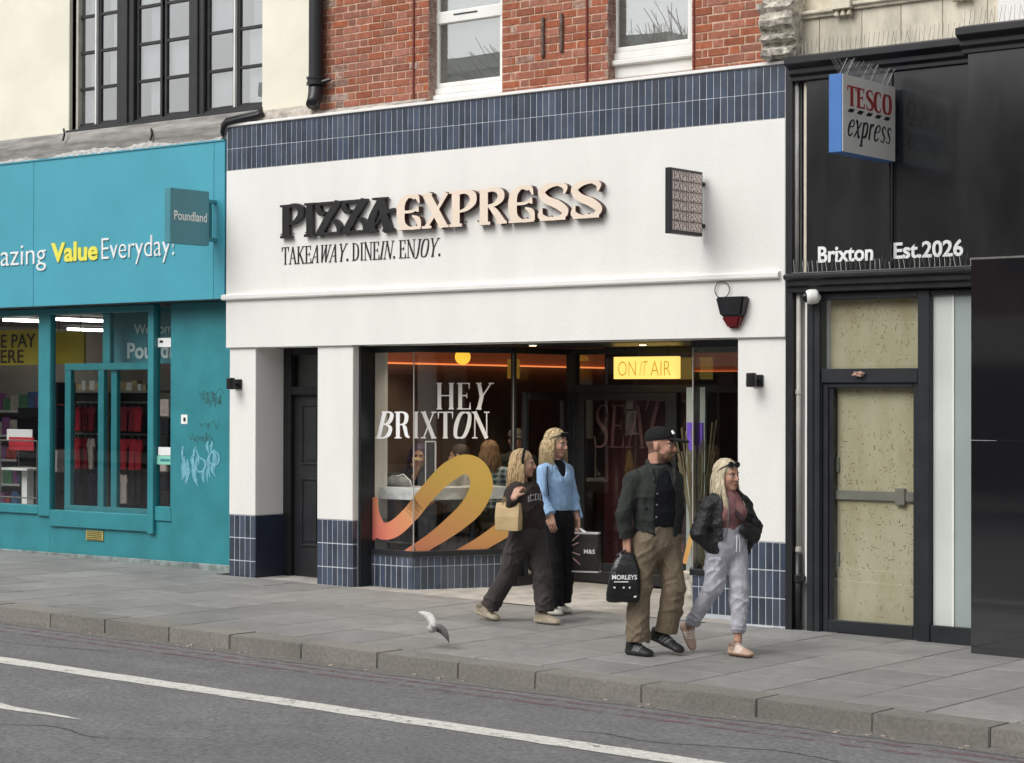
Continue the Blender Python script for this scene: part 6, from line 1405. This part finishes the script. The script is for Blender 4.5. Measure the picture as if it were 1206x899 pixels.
for s in 'rl': sd.cone(J[s+'sh'], J[s+'el'], .068, .068, .03).cone(J[s+'el'], J[s+'wr'], .068, .050, .025); d = unit(J[s+'wr']-J[s+'el']); sd.clip(J[s+'wr']+d*.0, d, J[s+'wr'], .07)
sd.clip(J['pel']+Z*.02, -Z, J['pel'], .17)
for t0, t1, r0, r1 in ((-.1, .5, .130, .130), (.45, 1.12, .130, .125)): sd.cone(J['pel']+up_*t0+Fb*.185, J['pel']+up_*t1+Fb*.150, r0, r1, .01, 's')
sd.cone(J['neck']+Z*.01, J['neck']+Z*.2, .070, .085, .01, 's')
bj = sdf_obj(sd, 'bomber_jacket', M('black_nylon', (.012, .012, .014), .62, .2, 14, .9, 22, bdist=.03), w3_, .006, wrinkle(.008, 35))
zp = [J['pel']+up_*t+Fb*(.118+.03*math.sin(t*3))-ul*(.098-.018*t) for t in np.linspace(.05, .98, 12)]
MB().tube(zp, .005, 5).build('zip', m_wire, bj)
strap = [J['rsh']+Z*.045+Fb*.02+ul*.05, J['pel']+up_*.74+Fb*.118-ul*.03, J['pel']+up_*.5+Fb*.170+ul*.03, J['pel']+up_*.30+Fb*.165+ul*.085, J['pel']+up_*.2+Fb*.12+ul*.14]
m_strap = M('burgundy_strap', (.030, .012, .014), .6)
stp = MB()
for a, b in zip(strap[:-1], strap[1:]): dd = unit(b-a); stp.obox((a+b)/2, dd, unit(np.cross(Fb, dd)), Fb, np.linalg.norm(b-a)/2+.008, .016, .004)
stp.build('bag_strap', m_strap, w3_)
sd = Sdf(); sd.ecap(J['pel']+up_*.28+Fb*.150+ul*.080, J['pel']+up_*.14+Fb*.140+ul*.16, .055, .065, Fb, 2.4, .02); sdf_obj(sd, 'belt_bag', MATS['black_nylon'], w3_, .006)
hm = hairmat('platinum_hair', (.55, .44, .26), (.86, .78, .60))
locks('hair', H, w3_, hm, 520, (.18, .34), 74, .005, .114, 51, .0042, drop=Fb*.03); locks('front_hair', H, w3_, hm, 170, (.24, .36), 62, .004, .100, 53, .004, drop=Fb*.075, tmax=84); haircap('hair_crown', H, w3_, hm); shades(H, w3_)
for s in 'rl': d = unit(J[s+'an']-J[s+'kn']); MB().tube([J[s+'an']-d*.02, J[s+'an']+d*.045], .029, 12).build('sock', m_white, w3_, smooth=True)
K = (.50, .34, .255)
shoe('shoe', w3_, foot(801, 736, -1.82), foot(815, 766, -1.83, .004), K, (.30, .19, .13), (.70, .62, .55), 1.02)
shoe('shoe', w3_, foot(858, 773, -1.80, .004), foot(887, 777, -1.82, .004), K, (.30, .19, .13), (.70, .62, .55), 1.02)
# ================================================================ guests behind the glass
def sitter(label, px_, py_, Y, fdir, topm, skin, hairm, seed, long=0, cap=None, stand=False, hold=False, pitch=-.1):
    c = fy(px_, py_, Y); H = hframe(c, fdir, pitch); H['s'] = .97; f = unit([fdir[0], fdir[1], 0]); l = np.cross(Z, f); nk = c-Z*.155-f*.015; zb_ = .1
    pel = nk-Z*.50; t = thing('person', label, 'person', (pel[0], pel[1], zb_), 'guests behind the restaurant window')
    J = dict(neck=nk, pel=pel, rsh=nk-l*.17-Z*.06, lsh=nk+l*.17-Z*.06, rhip=pel-l*.09, lhip=pel+l*.09)
    for s, b in (('r', -1), ('l', 1)):
        J[s+'el'] = J[s+'sh']+l*b*.05+f*.10-Z*.22; J[s+'wr'] = J[s+'el']+f*.20-l*b*.08+Z*.01
        if stand: J[s+'kn'] = J[s+'hip']-Z*(pel[2]-zb_)*.48; J[s+'an'] = J[s+'hip']-Z*(pel[2]-zb_-.07); J[s+'wr'] = J[s+'el']-Z*.2+f*.08
        else: J[s+'kn'] = J[s+'hip']+f*.38-Z*.06+l*b*.03; J[s+'an'] = J[s+'kn']-Z*.40-f*.06
    if hold: J['rwr'] = hp(H, .13, -.01, -.125); J['rel'] = J['rwr']-Z*.20-l*.08+f*.02
    sd = Sdf(); limb_body(sd, J); head(sd, H, nk, .05)
    hand(sd, J['rwr'], Z*.6-l*.1 if hold else f-Z*.2, -f if hold else -Z, 1, .8, .95); hand(sd, J['lwr'], f-Z*.3, -Z, -1, .5, .95)
    sdf_obj(sd, 'body', m_skin, t, .0065, None, [face_paint(H)], skin)
    sd = Sdf(); torso(sd, J, f, .16, .155, .16, .055, 1.3)
    for s in 'rl': sd.cone(J[s+'sh'], J[s+'el'], .064, .056, .03); e = J[s+'el']+(J[s+'wr']-J[s+'el'])*(.3 if hold and s == 'r' else .85); sd.cone(J[s+'el'], e, .055, .047, .02)
    sdf_obj(sd, 'top', topm, t, .0075, wrinkle(.006, seed))
    sd = Sdf(); sd.ecap(pel-Z*.03, pel+Z*.05, .165, .155, f, 1.25, .03)
    for s in 'rl': sd.cone(J[s+'hip'], J[s+'kn'], .09, .07, .03).cone(J[s+'kn'], J[s+'an'], .068, .055, .02)
    sdf_obj(sd, 'trousers', m_dim, t, .008, wrinkle(.005, seed+1))
    for s in 'rl': shoe('shoe', t, J[s+'an']-f*.06-Z*.08, J[s+'an']+f*.19-Z*.08, (.5, .49, .46), (.6, .6, .57), None, 1.0)
    if cap is not None:
        sd = Sdf(); sd.ell(hp(H, -.012, 0, .05), np.array([.112, .09, .085]), H['A'], .01); sd.clip(hp(H, 0, 0, .04), -H['u'], hp(H, 0, 0, 0), .2); sd.ell(hp(H, .11, 0, .05), (.06, .065, .01), H['A'], .01); sdf_obj(sd, 'cap', cap, t, .006)
    haircap('hair_crown', H, t, hairm)
    if long: locks('hair', H, t, hairm, 120, (long*.7, long), 70, .01, .12, seed, .011)
    return t, J, f
m_dim = cloth('faded_black_denim', (.03, .03, .034))
m_plaid = bpy.data.materials.new('teal_plaid'); m_plaid.use_nodes = True
def plaid():
    t = m_plaid.node_tree; N = t.nodes; L = t.links; g = N.new('ShaderNodeNewGeometry'); bs = N['Principled BSDF']; bs.inputs['Roughness'].default_value = .9; o = None
    for k, ax in enumerate(('X', 'Z')):
        w = N.new('ShaderNodeTexWave'); w.bands_direction = ax; w.inputs['Scale'].default_value = 5.5; L.new(g.outputs['Position'], w.inputs[0]); c = N.new('ShaderNodeValToRGB'); c.color_ramp.interpolation = 'CONSTANT'
        c.color_ramp.elements[0].color = (.03, .08, .10, 1); c.color_ramp.elements[1].color = (.45, .50, .50, 1); c.color_ramp.elements[1].position = .62; L.new(w.outputs[0], c.inputs[0])
        if o is None: o = c.outputs[0]
        else:
            m = N.new('ShaderNodeMix'); m.data_type = 'RGBA'; m.inputs[0].default_value = .5; L.new(o, m.inputs[6]); L.new(c.outputs[0], m.inputs[7]); L.new(m.outputs[2], bs.inputs['Base Color'])
plaid()
hb_ = hairmat('dark_brown_hair', (.03, .018, .012), (.09, .05, .03)); hp2 = hairmat('purple_dark_hair', (.035, .02, .06), (.09, .06, .14)); hb2 = hairmat('mid_brown_hair', (.16, .09, .045), (.32, .20, .11))
t1, Js, fs = sitter('person eating at the window counter in a dark T-shirt with purple dark hair', 493, 537, 1.15, (.62, -.78), cloth('dark_navy_jersey', (.016, .02, .03)), SKIN*.8, hp2, 61, long=.22, hold=True)
m_cr = M('baked_dough', (.62, .46, .27), .8, .3, 40)
pz = Js['rwr']+Z*.085+fs*.0; MB().ext(None, [pz-fs*.06+Z*.02, pz+np.cross(Z, fs)*.05+fs*.03, pz-np.cross(Z, fs)*.05+fs*.03], Z*.02).build('dough_slice', m_cr, None)
tag(bpy.data.objects['dough_slice'], 'pale slice of pizza held to the mouth by the guest', 'pizza slice')
sitter('person in a pale grey top looking sideways along the counter', 541, 537, 1.30, (-.85, -.35), cloth('pale_grey_jersey', (.42, .41, .38)), SKIN*1.0, hb_, 63, pitch=-.05)
sitter('person with long brown hair in teal plaid shirt, back turned to window', 577, 533, 1.75, (-.35, .9), m_plaid, SKIN, hb2, 65, long=.30)
sitter('person standing in a dark jacket and flat cap behind the lobby glass', 608, 519, 2.05, (.75, -.55), cloth('dark_green_wool', (.03, .035, .03)), SKIN*.85, hb_, 67, cap=cloth('grey_tweed', (.10, .095, .085)), stand=True)
def stool(x, y, z, lb):
    t = thing('bar_stool', lb, 'stool', (x, y, .1), 'stools at the window counter')
    MB().lathe([(0, -.05), (.15, -.05), (.165, -.03), (.165, 0), (.15, .012), (0, .014)], (x, y, z), n=22).build('seat', m_intb, t)
    for k in range(4):
        a = .785+k*1.571; MB().tube([(x+.10*math.cos(a), y+.10*math.sin(a), z-.05), (x+.19*math.cos(a), y+.19*math.sin(a), .1)], .012, 8).build('leg', m_black, t)
    MB().tube([(x+.16*math.cos(a), y+.16*math.sin(a), .33) for a in np.linspace(0, 6.283, 20)], .009, 6).build('footrest', m_black, t)
for (px_, py_, Y), lb in (((493, 537, 1.15), 'black legged bar stool under the guest eating at the counter'), ((541, 537, 1.30), 'black legged bar stool under the guest in a pale top'), ((577, 533, 1.75), 'black legged bar stool under the guest in plaid shirt')):
    c = fy(px_, py_, Y); stool(c[0], c[1], c[2]-.155-.50-.095, lb)
# handbag on the counter
bd = fy(464, 572, .62); hb = thing('handbag', 'black and grey soft handbag lying on the marble counter', 'bag', (bd[0], .62, 1.06))
sd = Sdf(); c = np.array([bd[0], .64, 1.06]); sd.ecap(c+np.array([-.16, 0, .06]), c+np.array([.02, 0, .07]), .07, .075, (0, 1, 0), 1.2, .03); sd.cone(c+np.array([-.2, 0, .1]), c+np.array([-.15, 0, .16]), .03, .02, .02); sd.clip(c+Z*.002, -Z, c, .4); sdf_obj(sd, 'bag_body', M('black_fabric_bag', (.016, .016, .018), .7, .2, 20, .4, 60), hb, .007, wrinkle(.008, 71))
sd = Sdf(); sd.ecap(c+np.array([-.02, -.03, .055]), c+np.array([.17, -.02, .04]), .062, .05, (0, 1, 0), 1.2, .03); sd.clip(c+Z*.003, -Z, c, .4); sdf_obj(sd, 'bag_flap', M('grey_fabric_bag', (.32, .33, .32), .7, .3, 15, .4, 60), hb, .007, wrinkle(.010, 73))
MB().tube([c+np.array([.05, -.05, .10]), c+np.array([.16, -.06, .13]), c+np.array([.24, -.05, .07]), c+np.array([.26, -.04, .01])], .006, 6).build('strap', m_white, hb, smooth=True)
# small framed card and yellow notice on the inner wall
a, b = fy(501, 546, 1.0), fy(513.5, 519.5, 1.0); fc = thing('menu_stand', 'small white framed menu card standing on the counter', 'menu', ((a[0]+b[0])/2, .84, 1.06))
x0, x1, z0, z1 = fy(501, 546, .84)[0], fy(513.5, 546, .84)[0], 1.06, fy(507, 519.5, .84)[2]
MB().box(x0, x0+.012, .834, .846, z0, z1).box(x1-.012, x1, .834, .846, z0, z1).box(x0, x1, .833, .847, z1-.012, z1).box(x0, x1, .82, .86, z0, z0+.012).build('frame', m_white, fc); MB().box(x0+.012, x1-.012, .838, .842, z0+.012, z1-.012).build('card', m_dim, fc)
a, b = fy(468, 480, 3.0), fy(487, 469, 3.0); yn = thing('wall_notice', 'small yellow notice on the brown wall inside the restaurant', 'notice', (a[0], 3.0, a[2]))
MB().box(a[0], b[0], 3.0, 3.02, a[2], b[2]).build('notice', m_ysign, yn); MB().box(a[0]+.02, b[0]-.02, 2.995, 3.0, (a[2]+b[2])/2-.02, (a[2]+b[2])/2+.02).build('notice_print', m_blackprint, yn); MB().box(a[0]-.6, b[0]+.5, 3.02, 3.1, .1, 2.66).build('partition', m_intb, yn)
# dried grass plant behind the right hand window
random.seed(9); gp = fy(822, 600, .9); gt = thing('dried_plant', 'tall dried grass stems in a pot behind the right window', 'plant', (gp[0], .9, .1))
MB().lathe([(0, 0), (.11, 0), (.14, .25), (.13, .26), (0, .24)], (gp[0], .9, .1), n=20).build('pot', m_stonebr, gt)
gm = MB()
for i in range(38):
    a = random.uniform(0, 6.28); r = random.uniform(.02, .20); h = random.uniform(.9, 1.5); p0 = np.array([gp[0]+.05*math.cos(a), .9+.05*math.sin(a), .33]); gm.tube([p0, p0+np.array([r*.3*math.cos(a), r*.3*math.sin(a), h*.55]), p0+np.array([r*math.cos(a), r*math.sin(a), h])], [.004, .004, .009], 4)
gm.build('stems', M('dried_stem', (.20, .17, .09), .8), gt)
vp = fy(815, 520, 1.5); pp_ = thing('poster', 'violet poster on the inside wall beside the entrance', 'poster', (vp[0], 1.9, 1.3))
a, b = fy(809, 530, 1.9), fy(827, 498, 1.9); MB().box(a[0], b[0], 1.9, 1.92, a[2], b[2]).build('poster_sheet', M('violet_print', (.12, .06, .42), .5, .3, 9, emit=(.15, .08, .6), estr=.15), pp_); MB().box(a[0]-.02, b[0]+.02, 1.92, 1.95, .1, b[2]+.35).build('mirrored_strip', m_frost2, pp_)  # grey-green panel imitates the pale strip mirrored in the glass

# ================================================================ stock inside the teal shop
random.seed(17)
m_g = [cloth('red_cotton', (.34, .022, .035)), cloth('dark_red_cotton', (.20, .018, .03)), cloth('pale_print_cotton', (.50, .42, .38)), cloth('navy_cotton', (.02, .025, .05)), cloth('black_cotton', (.015, .015, .018))]
gnm = ['red', 'dark red', 'pale printed', 'navy', 'black']
def shirt(c, w, h, mat, nm, lb):
    x, y, z = c; P = [(-.5, .78), (-.34, 1), (-.12, 1), (0, .93), (.12, 1), (.34, 1), (.5, .78), (.38, .66), (.30, .74), (.31, 0), (-.31, 0), (-.30, .74), (-.38, .66)]
    o = thing('hanging_shirt', lb, 'shirt', (x, y, z), nm)
    MB().ext(None, [(x+u*w+random.uniform(-.006, .006), y+random.uniform(-.012, .012), z+v*h) for u, v in P], (0, .03, 0)).build('shirt', mat, o, bevel=.006)
    MB().tube([(x, y+.015, z+h*.96), (x, y+.015, z+h+.045), (x+.02, y+.015, z+h+.06)], .004, 5).build('hook', m_wire, o)
for col, (p0, p1) in enumerate(((84, 116), (137, 172))):
    Y = 1.55+.25*col; xl, xr = fy(p0, 520, Y)[0], fy(p1, 520, Y)[0]
    t = thing('display_rack', ['metal display rack of red shirts behind the inner teal frame', 'metal display rack of red shirts below the welcome board'][col], 'rack', ((xl+xr)/2, Y, .12), 'racks in the teal shop')
    for xx in (xl-.06, xr+.06): MB().box(xx-.02, xx+.02, Y+.06, Y+.1, .12, 2.05).build('upright', m_store, t)
    zr = [fy(100, q_, Y)[2] for q_ in (474, 511, 552)]
    for z in zr: MB().tube([(xl-.06, Y+.02, z), (xr+.06, Y+.02, z)], .012, 8).build('rail', m_wire, t)
    MB().box(xl-.1, xr+.1, Y, Y+.4, zr[0]+.12, zr[0]+.15).build('shelf', m_store, t); MB().box(xl-.1, xr+.1, Y+.10, Y+.12, .12, zr[0]+.12).build('back_panel', m_dark, t)
    for r_, (z, hh, cs) in enumerate(zip(zr, (.30, .38, .36), ((0, 1, 0), (0, 0, 2), (2, 3, 4)))):
        for i in range(4):
            x = xl+(xr-xl)*(i+.5)/4; k_ = random.choice(cs)
            shirt((x, Y-.05-.012*(i % 2)-.004*i, z-hh-.055), (xr-xl)/3.2, hh, m_g[k_], 'shirts on the racks in the teal shop', f'{gnm[k_]} shirt hanging on the {["top", "middle", "bottom"][r_]} rail of the {["rack behind the inner frame", "rack below the welcome board"][col]}')
    for i in range(6):
        x = xl+(xr-xl)*(i+.4)/6; w = random.uniform(.04, .07); hh = random.uniform(.07, .13)
        o = MB().box(x-w, x+w*.7, Y+.02, Y+.12, zr[0]+.15, zr[0]+.15+hh).build('gift_box', M('gold_box%d' % col, (.55, .42, .22), .4, .4, 9) if i == 0 else (MATS['gold_box%d' % col] if i % 2 else m_white), None, bevel=.006); tag(o, ['small %s box on the shelf above the red shirts behind the inner frame', 'small %s box on the shelf above the red shirts below the welcome board'][col] % ('gold' if (i == 0 or i % 2) else 'white'), 'box', 'boxes on the shelves in the teal shop')
tb = fy(28, 583, .9); tt = thing('display_table', 'white pedestal table with papers behind the teal shop window', 'table', (tb[0], .95, .12))
zt2 = fy(25, 551, .9)[2]; MB().box(tb[0]-.3, tb[0]+.25, .75, 1.15, zt2-.03, zt2).build('top', m_upvc, tt, bevel=.006); MB().box(tb[0]-.04, tb[0]+.06, .9, 1.0, .14, zt2-.03).build('leg', m_upvc, tt); MB().box(tb[0]-.32, tb[0]+.3, .72, 1.15, .58, .61).build('lower_shelf', m_upvc, tt); MB().box(tb[0]-.2, tb[0]+.2, .8, 1.1, .12, .15).build('base', m_upvc, tt)
a, b = fy(8, 530, .8), fy(38, 506, .8); cd_ = thing('price_card', 'red and white price card on a wire stand in the shop window', 'sign', (a[0], .8, a[2]))
MB().box(a[0], b[0], .8, .81, a[2]+.11, b[2]).build('card', m_white, cd_); MB().box(a[0]+.05, b[0]+.04, .79, .7995, a[2], a[2]+.16).build('red_card', M('red_card_print', (.55, .03, .05), .5), cd_)
MB().tube([(a[0]+.2, .805, a[2]+.02), (a[0]+.22, .82, zt2), (a[0]+.35, .82, zt2+.0)], .006, 6).build('wire_stand', m_wire, cd_)
wr = thing('wire_rail', 'chrome rail frame standing behind the left teal window', 'rail', (tb[0]-.1, .7, .12)); xa, xb = fy(0, 520, .7)[0]-.3, fy(44, 520, .7)[0]
for z in (fy(20, 519, .7)[2], .75): MB().tube([(xa, .7, z), (xb, .7, z)], .010, 6).build('rail', m_wire, wr)
for xx in (xa, fy(1, 520, .7)[0], xb): MB().tube([(xx, .7, .12), (xx, .7, fy(20, 519, .7)[2])], .010, 6).build('post', m_wire, wr)
for i, (px_, py0, py1, w_, m_) in enumerate(((60, 450, 610, 14, m_g[3]), (192, 470, 600, 11, m_g[4]), (30, 480, 560, 22, m_dim))):
    Y = (1.0, .75, 2.6)[i]; a, b = fy(px_-w_/2, py1, Y), fy(px_+w_/2, py0, Y); o = thing('clothes_stack', ['blue and black clothes stacked beside the teal window post', 'dark clothes stacked behind the narrow side window', 'dark clothes rack far inside the teal shop'][i], 'clothes', ((a[0]+b[0])/2, Y, .12))
    n_ = 6
    for k in range(n_): MB().box(a[0]+random.uniform(-.02, .02), b[0]+random.uniform(-.02, .02), Y, Y+.3, a[2]+(b[2]-a[2])*k/n_+.004, a[2]+(b[2]-a[2])*(k+1)/n_-.004).build('folded_garment', random.choice([m_, m_g[4], m_g[2] if k % 3 == 2 else m_]), o, bevel=.012)
    MB().box(a[0]+.02, b[0]-.02, Y+.05, Y+.28, .12, a[2]+.01).build('stand', m_dark, o)

m_pk = [M('pack%d' % i, c_, .5, .2, 12) for i, c_ in enumerate(((.45, .06, .05), (.55, .50, .42), (.08, .16, .35), (.50, .38, .06), (.10, .28, .14), (.30, .10, .28)))]
pkn = ['red', 'cream', 'blue', 'yellow', 'green', 'purple']
xl, xr = fy(-30, 500, 3.0)[0], fy(84, 500, 3.0)[0]
gs = thing('goods_shelf', 'long shelf unit of small packaged goods far inside the teal shop', 'shelf', ((xl+xr)/2, 3.0, .12))
MB().box(xl, xr, 3.25, 3.3, .12, 1.9).build('back_panel', m_store, gs)
for k in range(5): MB().box(xl, xr, 2.9, 3.25, .40+k*.34, .43+k*.34).build('shelf_board', m_upvc, gs)
for k in range(5):
    x = xl+.05
    while x < xr-.2:
        w_ = random.uniform(.10, .22); i = random.randrange(6)
        o = MB().box(x, x+w_-.015, 2.93, 3.1, .431+k*.34, .431+k*.34+random.uniform(.14, .27)).build('goods_box', m_pk[i], None, bevel=.004); x += w_
        tag(o, f'small {pkn[i]} goods box on shelf {["one", "two", "three", "four", "five"][k]} up of the far shelf unit', 'box', 'goods on the far shelf in the teal shop')
# ================================================================ small bird crossing low over the pavement
bc = fy(509, 740, -3.05); bi = thing('flying_bird', 'small pale grey bird flying low over the pavement with wings spread', 'bird', tuple(bc))
ax = unit(RT*.55-UP*.55+FW*.2); sx = unit(np.cross(ax, [0.3, -.8, .4])); nx_ = np.cross(ax, sx)
sd = Sdf(); bdv = unit(np.array([.6, -.5, .05])); sd.ell(bc, (.085, .036, .036), np.array([bdv, unit(np.cross(Z, bdv)), np.cross(bdv, unit(np.cross(Z, bdv)))]), .01); sd.ell(bc+bdv*.085+Z*.024, (.028, .024, .024), None, .015); sd.cone(bc+bdv*.105+Z*.022, bc+bdv*.132+Z*.016, .007, .002, .004); sd.ecap(bc-bdv*.06, bc-bdv*.14, .022, .032, Z, 4.5, .01)
sdf_obj(sd, 'body', M('pale_grey_feathers', (.42, .42, .41), .7, .2, 60), bi, .004)
def wing(tip, mat):
    d = tip-bc; L_ = np.linalg.norm(d); d = d/L_; bk = unit(np.cross(d, FW)); bk = bk if bk[2] > 0 else -bk; nn = unit(np.cross(d, bk)); A_, B_ = [], []
    for t, c0, c1 in ((.04, .012, .030), (.2, .018, .034), (.4, .020, .032), (.6, .014, .030), (.8, .006, .024), (.93, -.004, .016), (1.0, -.008, -.002)):
        p = bc+d*L_*t+nn*.02*math.sin(t*3)+bk*.035*math.sin(t*3.14); A_.append(p-bk*c0*1.1); B_.append(p+bk*c1*1.35)
    n_ = len(A_); up_v = nn*.0025; mb = MB(); vs = [p+up_v for p in A_]+[p+up_v*.3 for p in B_]+[p-up_v for p in A_]+[p-up_v*.3 for p in B_]
    fs = []
    for i in range(n_-1): fs += [(i, i+1, n_+i+1, n_+i), (2*n_+i, 3*n_+i, 3*n_+i+1, 2*n_+i+1), (i, 2*n_+i, 2*n_+i+1, i+1), (n_+i, n_+i+1, 3*n_+i+1, 3*n_+i)]
    mb.add(vs, fs); return mb.build('wing', mat, bi, smooth=True)
wing(fy(491, 722, -3.05), M('pale_feathers', (.55, .55, .53), .7, .15, 60)); wing(fy(528, 758, -3.05), M('dark_grey_feathers', (.10, .10, .095), .7, .3, 60))
